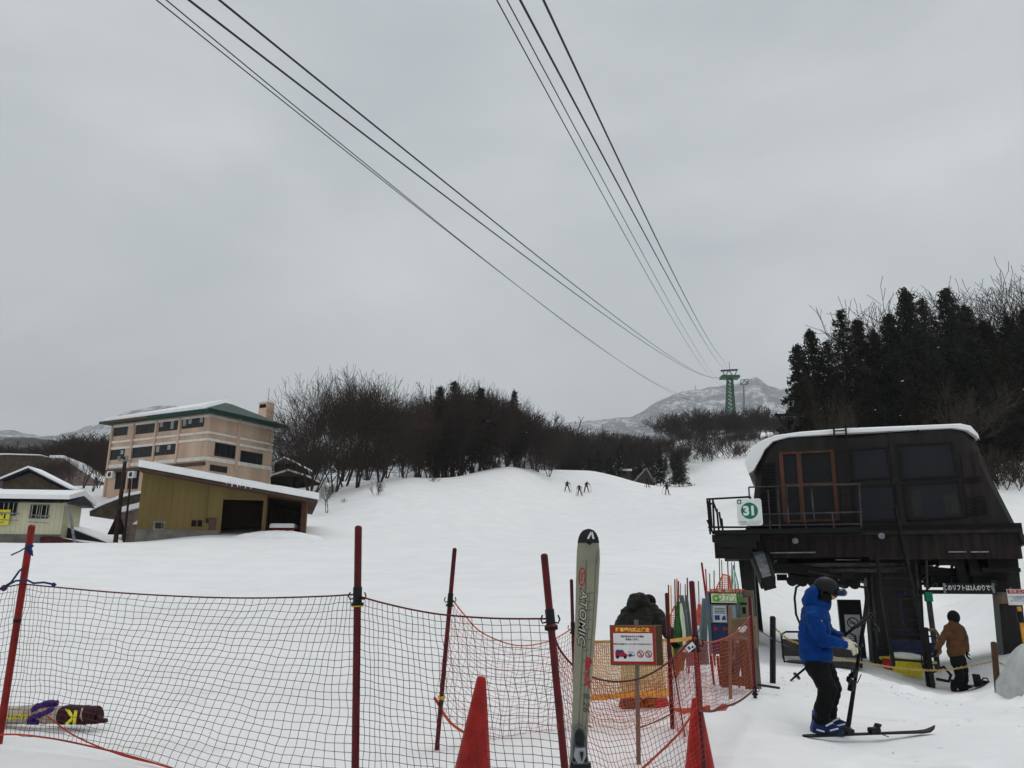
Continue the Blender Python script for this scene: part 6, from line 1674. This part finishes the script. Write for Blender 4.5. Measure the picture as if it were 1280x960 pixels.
# boots
def boot(u, v, dy, parent, yaw=0):
    e_ = MB(); q = pb(u,v,dy)
    prof = [(-.11,0),(.20,0),(.215,.03),(.20,.065),(.12,.1),(.045,.14),(.04,.22),(-.075,.23),(-.09,.12),(-.115,.05)]
    vs=[]; 
    for sgn,kk in ((-.055,.0),(-.045,.012),(.045,.012),(.055,.0)):
        pass
    e_.prism([q+Vector((x,-.055,z)) for x,z in prof],(0,.11,0),.018); bt = e_.build('boot','blue_boot',parent)
    b2 = MB()
    for x0,z0,x1,z1 in ((.02,.085,.1,.12),(-.05,.13,.05,.17),(.06,.04,.15,.06),(-.08,.05,.0,.03)): b2.bar(q+Vector((x0,-.058,z0)),q+Vector((x1,-.058,z1)),.012,.014)
    b2.build('buckle','sign_white',bt); 
    b3 = MB(); b3.prism([q+Vector((x,-.05,z)) for x,z in ((-.115,-.02),(.215,-.02),(.215,.001),(-.115,.001))],(0,.1,0)); b3.build('sole','black_plastic',bt); return bt
boot(1028,917,-.11,B_); boot(1037,911,.13,B_)
# held ski, with binding, and lying ski, poles
def ski_mesh(name, a, c, tipdir, w, label, bind, mset=('ski_black','ski_black'), up_=Vector((0,0,1)), curl=.07, facing=None, red=True):
    a, c = Vector(a), Vector(c); d = (c-a).normalized(); L_ = (c-a).length
    f = Vector(facing).normalized(); f = (f-d*f.dot(d)).normalized(); s = d.cross(f)
    e = empty(name, a, 0, label, 'ski')
    prof = [(0,.30,0),(.02,.9,0),(.08,.98,0),(.35,.72,0),(.5,.66,0),(.7,.78,0),(.88,1.0,0),(.94,.95,.15),(.98,.6,.6),(1,.12,1)]
    vs = []
    for t,ww,k in prof:
        p = d*L_*t + f*curl*k
        for sx,y in ((-1,0),(-.85,.013),(.85,.013),(1,0)): vs.append(p+s*w*ww*.5*sx+f*y)
    n_ = len(prof); fs = [(i*4+k,i*4+(k+1)%4,(i+1)*4+(k+1)%4,(i+1)*4+k) for i in range(n_-1) for k in range(4)]+[(0,1,2,3),tuple((n_-1)*4+k for k in (3,2,1,0))]
    b = MB(); b.add(vs,fs); b.build('ski_body',mset[0],e)
    b = MB(); vs=[]
    for t,ww,k in (prof[-4:] if red else []):
        p = d*L_*t + f*(curl*k+.0145)
        vs += [p-s*w*ww*.4, p+s*w*ww*.4]
    
    if red: b.add(vs,[(i*2,i*2+1,i*2+3,i*2+2) for i in range(3)]); b.build('tip_graphic','pad_wine',e)
    for t, kind in bind:
        p = d*L_*t+f*.014; b = MB()
        if kind == 'toe': 
            b.prism([p-d*.05-s*.03,p+d*.04-s*.025,p+d*.04+s*.025,p-d*.05+s*.03],f*.045,.008); b.prism([p-d*.06-s*.035+f*.03,p-d*.02-s*.035+f*.03,p-d*.02+s*.035+f*.03,p-d*.06+s*.035+f*.03],f*.03,.006)
        else:
            b.prism([p-d*.07-s*.03,p+d*.05-s*.03,p+d*.05+s*.03,p-d*.07+s*.03],f*.05,.008); b.prism([p+d*.0-s*.028+f*.05,p+d*.05-s*.028+f*.05,p+d*.07-s*.028+f*.085,p+d*.02-s*.028+f*.09],s*.056,.006)
            b.bar(p+d*.03-s*.045,p+d*.13-s*.05-f*.03,.008); b.bar(p+d*.03+s*.045,p+d*.13+s*.05-f*.03,.008)
        bd_ = b.build('binding','black_plastic',e)
        b = MB(); b.ball(p+f*.045+d*.01,.018,8,6,(1,1,1)); b.build('binding_screw','steel',bd_)
    return e
a = P(1059,918,8.78); c = P(1087,735,D+.02)
ski_mesh('ski', a, c, None, .065, "dark ski held upright by the skier in blue, base turned right", [(.40,'toe'),(.57,'heel')][:1]+[(.32,'heel')], facing=(-.93,-.36,0), curl=.07, red=False)
a = P(1004,925,8.32); c = P(1169,918,8.85); a.z = max(gz(a.x,a.y)+.015, a.z); c.z = max(gz(c.x,c.y)+.02, c.z); print('ski z', a.z, gz(a.x,a.y), c.z, gz(c.x,c.y))
ski_mesh('ski', a, c, None, .085, "dark ski with a wine red tip lying flat on the snow at the skier's feet", [(.34,'toe'),(.34-.17+.36,'heel')], facing=(0,-.12,1), curl=.055)
e = empty('ski_poles', P(1075,785,D-.2), 0, "pair of dark ski poles held across the body of the skier in blue", 'ski poles'); o_ = P(1075,785,D-.2)
b = MB(); b.tube([P(988,851,D+.35)-o_,P(1076,779,D-.05)-o_],.011,6); b.tube([P(991,848,D+.5)-o_,P(1078,775,D+.08)-o_],.011,6); b.build('shaft','ski_black',e)
b = MB(); b.tube([P(1070,784,D-.03)-o_,P(1088,770,D-.1)-o_],.018,8); b.tube([P(1073,780,D+.1)-o_,P(1090,767,D+.02)-o_],.018,8); b.build('grip','ski_black',e)
b = MB()
for k in range(5): b.tube(smooth_path([P(1086,771,D-.1)-o_,P(1091+k,775+k*1.5,D-.1+.03*k)-o_,P(1096+k*.8,781+k*2.0,D-.12)-o_,P(1088+k*1.5,786+k,D-.1)-o_],5),.006,4)
b.build('strap','ski_black',e)
b = MB(); q = P(995,846,D+.42)-o_; b.tube([q,q+Vector((.02,0,.016))],.045,10); b.build('basket','ski_black',e)

def SC(k, pts): return [(*p[:3],*[r*k for r in p[3:]]) for p in PB(pts)]
# --- person in brown by the gate
D = 17.7; org = P(1200,862,D); 
C_ = empty('person', org, 0, "person in brown jacket and black beanie seen from behind under the station", 'person')
cvb = PB([(1197,822,0,.12,.1),(1193,802,0,.13,.1),(1193,786,0,.13,.1),(1192,779,0,.055),(1192,772,0,.085,.09),(1192,769,0,.08),
  (1184,787,0,.05),(1177,801,-.1,.045),(1170,813,-.2,.035),(1202,787,0,.05),(1207,801,0,.045),(1207,813,0,.035),
  (1194,826,-.02,.08),(1201,842,0,.06),(1197,858,0,.045),(1197,862,-.12,.04),(1200,826,.05,.08),(1204,842,.1,.06),(1203,858,.1,.045),(1208,862,.0,.04)])
blob('body', chains_of([(*p[:3],*[r*.8 for r in p[3:]]) for p in cvb], [(0,1),(1,2),(2,3),(3,4),(4,5),(2,6),(6,7),(7,8),(2,9),(9,10),(10,11),(0,12),(12,13),(13,14),(14,15),(0,16),(16,17),(17,18),(18,19)]), 'skin', C_, vox=.025)
cj = SC(.9,[(1194.5,815,0,.215,.16),(1193.5,804,0,.2,.16),(1193,793,0,.205,.16),(1192.5,785,0,.19,.15),(1192,779,0,.1,.11),
  (1184,787,0,.1),(1180,796,-.05,.085),(1175,805,-.15,.075),(1171,811,-.2,.06),(1202,787,0,.1),(1206,797,0,.085),(1208,806,0,.075),(1208,813,0,.065)])
blob('jacket', chains_of(cj, [(0,1),(1,2),(2,3),(3,4),(3,5),(5,6),(6,7),(7,8),(3,9),(9,10),(10,11),(11,12)]), 'brown_jacket', C_, vox=.022, disp=.018, dscale=6)
hh = SC(.85,[(1192,782,-.05,.14,.08),(1192,777,-.02,.12,.09)]); blob('hood', chains_of(hh, [(0,1)]), 'brown_jacket', C_, vox=.02)
ct = SC(.85,[(1196.5,818,0,.19,.15),(1194,826,-.02,.13),(1198,836,-.02,.12),(1200,845,-.02,.115),(1198,853,-.02,.12),(1197,859,-.02,.12),(1201,826,.1,.13),(1205,840,.12,.11),(1204,852,.12,.11)])
blob('trousers', chains_of(ct, [(0,1),(1,2),(2,3),(3,4),(4,5),(0,6),(6,7),(7,8)]), 'black_cloth', C_, vox=.022, disp=.015)
b = MB(); b.ball((0,0,0),.135,16,12,(.95,1,1.1)); bn = b.build('beanie','black_cloth',C_,smooth=True); bn.location = pb(1192,771.5)
b = MB(); b.tube([pb(1192,777.5)-Vector((0,0,0)),pb(1192,775)],.128,14); b.build('beanie_band','black_cloth',bn); bpy.data.objects.remove(bn.children[0])
for (u,v,dy,dd,sd_) in ((1170,812,-.22,(-.4,-.2,-.9),1),(1208,813,0,(-.1,0,-1),-1)): hand(C_, pb(u,v,dy), dd, (1 if u>1190 else -1,-.2,0), sd_, 'black_cloth', s=1.25, curl=.9)
for (u,v,dy) in ((1197,863,-.05),(1204,861.5,.1)):
    b = MB(); q = pb(u,v,dy); b.prism([q+Vector((x,-.06,z)) for x,z in ((-.12,-.02),(.2,-.02),(.22,.03),(.1,.1),(.06,.22),(-.1,.22),(-.13,.05))],(0,.12,0),.02); b.build('boot','black_cloth',C_)
# his snowboard bindings
q = P(1227,861,D-.2); q.z = gz(q.x,q.y)+.02; e = empty('snowboard', q, .5, "black snowboard with upright binding lying beside the person in brown", 'snowboard')
e.scale = (.62,.8,.9)
b = MB(); b.prism([(-.6,-.14,0),(-.5,-.15,0),(.5,-.15,0),(.68,-.1,.04),(.68,.1,.04),(.5,.15,0),(-.5,.15,0),(-.6,.1,0)],(0,0,.015)); b.build('board','ski_black',e)
for x in (-.1,.28):
    b = MB(); b.prism([(x-.1,-.1,.016),(x+.12,-.1,.016),(x+.12,-.1,.05),(x-.06,-.1,.06),(x-.09,-.1,.26),(x-.14,-.1,.25)] if x < 0 else [(x-.1,-.1,.016),(x+.14,-.1,.016),(x+.14,-.1,.06),(x-.05,-.1,.1),(x-.12,-.1,.08)],(0,.2,0),.012); b.build('binding','black_plastic',e)
    b = MB(); b.tube([(x-.02,-.11,.06),(x+.02,-.05,.15),(x+.02,.05,.15),(x-.02,.11,.06)],.018,6); b.build('strap','black_plastic',e)

# --- bent over person in olive
D = 10.1; org = P(805,888,D)
O_ = empty('person', org, 0, "person in dark olive down jacket bending away behind the red framed board", 'person')
ov1 = PB([(800,818,0,.13,.11),(799,795,.1,.14,.11),(800,768,.25,.15,.11),(805,757,.38,.06),(808,750,.46,.085),(810,746,.5,.08),
  (783,768,.2,.06),(776,785,.15,.05),(774,800,.1,.04),(817,766,.2,.06),(829,782,.1,.05),(838,797,0,.038),
  (792,826,0,.1),(790,856,-.05,.07),(790,882,0,.05),(786,888,-.15,.045),(812,826,0,.1),(818,856,-.05,.07),(822,882,0,.05),(826,888,-.15,.045)])
ee = [(0,1),(1,2),(2,3),(3,4),(4,5),(2,6),(6,7),(7,8),(2,9),(9,10),(10,11),(0,12),(12,13),(13,14),(14,15),(0,16),(16,17),(17,18),(18,19)]
skin_mesh('body', ov1, ee, 'skin', O_, sub=1)
oj = PB([(801,812,0,.2,.17),(799,794,.05,.225,.18),(799,778,.12,.215,.18),(800,767,.2,.185,.16),(800,760,.24,.13,.12),
  (784,770,.18,.105),(778,780,.14,.1),(775,790,.1,.085),(774,799,.05,.065),(814,764,.18,.11),(823,773,.12,.095),(830,784,.05,.085),(837,794,-.02,.062)])
oj_ = blob('jacket', chains_of(oj, [(0,1),(1,2),(2,3),(3,4),(3,5),(5,6),(6,7),(7,8),(3,9),(9,10),(10,11),(11,12)]), 'olive_jacket', O_, vox=.017, disp=.03, dscale=9, smooth=3)
oh = PB([(789,757,.05,.06,.08),(793,751,.08,.085,.09),(800,749.5,.1,.09,.09),(807,754,.14,.065,.08)]); blob('hood', [oh], 'olive_jacket', oj_, vox=.014, disp=.018, dscale=11, smooth=3)
b = MB(); b.ball(pb(811,752,.35),.095,14,10); b.build('hair','black_cloth',O_,smooth=True)
ot = PB([(802,815,0,.22,.17),(791,832,-.02,.15),(789,855,-.08,.13),(788,874,-.04,.13),(789,884,0,.15),(813,832,-.02,.15),(817,855,-.08,.13),(820,874,-.04,.14),(822,884,0,.16)])
blob('trousers', chains_of(ot, [(0,1),(1,2),(2,3),(3,4),(0,5),(5,6),(6,7),(7,8)]), 'ochre_trousers', O_, vox=.02, disp=.03)
for u in (785,826): 
    b = MB(); q = pb(u,888,-.1); b.prism([q+Vector((x,-.14,z)) for x,z in ((-.09,0),(.09,0),(.08,.1),(.05,.16),(-.05,.16),(-.08,.1))],(0,.3,0),.03); b.build('boot','ink_red' if u > 790 else 'hotel_dark',O_)
hand(O_, pb(838,796,-.02), (.4,-.1,-.8), (.5,.6,0), 1, 'black_cloth', s=1.2, curl=1.1); hand(O_, pb(773,800,.05), (0,-.1,-1), (.6,.4,0), -1, 'black_cloth', s=1.2, curl=1.1)

# --- distant skiers
def small_skier(u,vb,D,h,pose,label,dark=True):
    o = gp(u,D); s = h/1.75
    e = empty('person', o, 0, label, 'person', 'skiers on the slope')
    lean, spread, arm = pose; q = lambda x,y,z: (x*s,y*s,z*s)
    vs = [(*q(0,0,.92),.14*s),(*q(lean*.5,0,1.2),.16*s),(*q(lean,0,1.42),.15*s),(*q(lean*1.2,0,1.52),.06*s),(*q(lean*1.35,0,1.66),.11*s),
      (*q(lean-.2,0,1.4),.07*s),(*q(lean-.34,-.1,1.15),.06*s),(*q(lean-.3+arm,-.25,.95),.05*s),(*q(lean+.2,0,1.4),.07*s),(*q(lean+.36,-.1,1.15),.06*s),(*q(lean+.34+arm,-.25,.98),.05*s),
      (*q(-spread*.5,0,.85),.1*s),(*q(-spread*.8,-.08,.45),.085*s),(*q(-spread,0,.06),.075*s),(*q(spread*.5,0,.85),.1*s),(*q(spread*.8,-.08,.45),.085*s),(*q(spread,0,.06),.075*s)]
    skin_mesh('body', vs, [(0,1),(1,2),(2,3),(3,4),(2,5),(5,6),(6,7),(2,8),(8,9),(9,10),(0,11),(11,12),(12,13),(0,14),(14,15),(15,16)], 'black_cloth' if dark else 'purple', e, sub=1)
    for k in (-1,1):
        b = MB(); b.prism([q(k*spread-.05,-.8,.0),q(k*spread+.05,-.8,.0),q(k*spread+.05+.35*k,.85,.05),q(k*spread-.05+.35*k,.85,.05)],(0,0,.03)); b.build('ski','ski_black',e)
        b = MB(); b.tube([q(lean+k*.34+arm,-.25,.98),q(lean+k*.5+arm,.2,.02)],.02*s,4); b.build('ski_pole','ski_black',e)
small_skier(709,615,118,1.75,(.05,.35,.1),"distant skier in dark clothes, leftmost of the group of three")
small_skier(724.5,618,115,1.75,(-.05,.28,0),"distant skier in the middle of the group of three, nearest to us")
small_skier(733,614,119,1.8,(.12,.32,.15),"distant skier at the right of the group of three, leaning forward")
small_skier(834,617,117,1.8,(-.1,.25,-.15),"distant dark skier alone to the right, below the tall fir")
small_skier(809.5,606,128,1.7,(.0,.2,0),"distant skier just below the small chalet")

# seams, zip and cuffs on the blue jacket
b = MB(); b.tube(smooth_path([pb(1035,758,-.05),pb(1039.2,772,-.06),pb(1040.3,790,-.06)],6),.0045,5); b.build('zip','black_plastic',jk)
b = MB(); b.tube([pb(1053,804.3,-.205),pb(1055.2,804.9,-.2)],[.062,.06],14); b.build('cuff','navy_metal',jk)
# loose clods of snow thrown up round the lift queue
rc = random.Random(21); b = MB()
for i in range(300):
    x = rc.uniform(2.6, 10.5); y = rc.gauss(12.6,1.1) if rc.random() < .7 else rc.uniform(7.2, 14.5)
    if x < 3.6 and y > 10: continue
    z = gz(x,y); s_ = rc.uniform(.008,.03)*(1.6 if rc.random() < .1 else 1)
    n0 = len(b.v); b.ball((x,y,z+s_*.1),s_,6,4,(rc.uniform(.8,1.5),rc.uniform(.8,1.5),.5))
    for k in range(n0,len(b.v)):
        q = Vector(b.v[k]); b.v[k] = tuple(q+Vector((noise.noise(q*40),noise.noise(q*37+Vector((5,1,2))),noise.noise(q*43+Vector((1,7,3)))))*s_*.35)
tag(b.build('snow_clods','soft_snow',fix=False),kind='stuff')
# ---------------------------------------------------------------- sky, sun, haze
w = bpy.data.worlds.new("World"); scene.world = w; w.use_nodes = True
n = w.node_tree.nodes; l = w.node_tree.links; bg = n['Background']
sky = n.new('ShaderNodeTexSky'); sky.sky_type = 'NISHITA'; sky.sun_disc = False
SUN_EL, SUN_AZ = R(58), R(35)
sky.sun_elevation = SUN_EL; sky.sun_rotation = SUN_AZ
tc = n.new('ShaderNodeTexCoord'); mp = n.new('ShaderNodeMapping'); mp.inputs['Scale'].default_value = (1,1,2.2)
l.new(tc.outputs['Generated'], mp.inputs[0])
nz = n.new('ShaderNodeTexNoise'); nz.inputs['Scale'].default_value = 1.7; nz.inputs['Detail'].default_value = 7; nz.inputs['Roughness'].default_value = .5; nz.inputs['Distortion'].default_value = .35
l.new(mp.outputs[0], nz.inputs['Vector'])
rp_ = n.new('ShaderNodeValToRGB'); e_ = rp_.color_ramp.elements
e_[0].position = .3; e_[1].position = .72; e_[0].color = (.46,.50,.52,1); e_[1].color = (.72,.755,.77,1)
l.new(nz.outputs['Fac'], rp_.inputs['Fac'])
sp_ = n.new('ShaderNodeSeparateXYZ'); l.new(tc.outputs['Generated'], sp_.inputs[0])
mr = n.new('ShaderNodeMapRange'); mr.inputs[1].default_value = .62; mr.inputs[2].default_value = 1.0; mr.inputs[3].default_value = 10.2; mr.inputs[4].default_value = 16.5
mr.interpolation_type = 'SMOOTHSTEP'; l.new(sp_.outputs['Z'], mr.inputs[0])
vm = n.new('ShaderNodeVectorMath'); vm.operation = 'SCALE'; l.new(rp_.outputs[0], vm.inputs[0]); l.new(mr.outputs[0], vm.inputs['Scale'])
mx = n.new('ShaderNodeMix'); mx.data_type = 'RGBA'; mx.inputs[0].default_value = .93
l.new(sky.outputs[0], mx.inputs[6]); l.new(vm.outputs[0], mx.inputs[7]); l.new(mx.outputs[2], bg.inputs['Color'])
bg.inputs['Strength'].default_value = .1
sd = bpy.data.lights.new('sun','SUN'); sd.energy = .8; sd.angle = R(25); sd.color = (1,.985,.96)
so = bpy.data.objects.new('sun', sd); COL.objects.link(so)
dv = Vector((math.sin(SUN_AZ)*math.cos(SUN_EL), math.cos(SUN_AZ)*math.cos(SUN_EL), math.sin(SUN_EL)))
so.rotation_euler = dv.to_track_quat('Z','Y').to_euler(); so.location = (0,0,60)

b = MB(); b.box((-1700,-60,-70),(1900,3300,760)); hz = b.build('haze', M['soft_snow'])
hm = bpy.data.materials.new('haze'); hm.use_nodes = True; nn = hm.node_tree.nodes; nn.clear()
out = nn.new('ShaderNodeOutputMaterial'); pv = nn.new('ShaderNodeVolumePrincipled'); pv.inputs['Density'].default_value = HAZE; pv.inputs['Color'].default_value = (.93,.95,.97,1)
pv.inputs['Anisotropy'].default_value = .2
hm.node_tree.links.new(pv.outputs[0], out.inputs['Volume']); hz.data.materials.clear(); hz.data.materials.append(hm); tag(hz, kind='stuff')

scene.view_settings.view_transform = 'Standard'; scene.view_settings.look = 'None'
scene.view_settings.exposure = 0; scene.view_settings.gamma = 1; scene.view_settings.use_curve_mapping = False
scene.render.engine = 'CYCLES'
c = scene.cycles
c.max_bounces = 6; c.diffuse_bounces = 3; c.glossy_bounces = 2; c.transmission_bounces = 2; c.volume_bounces = 0; c.transparent_max_bounces = 4
c.caustics_reflective = False; c.caustics_refractive = False; c.use_denoising = True
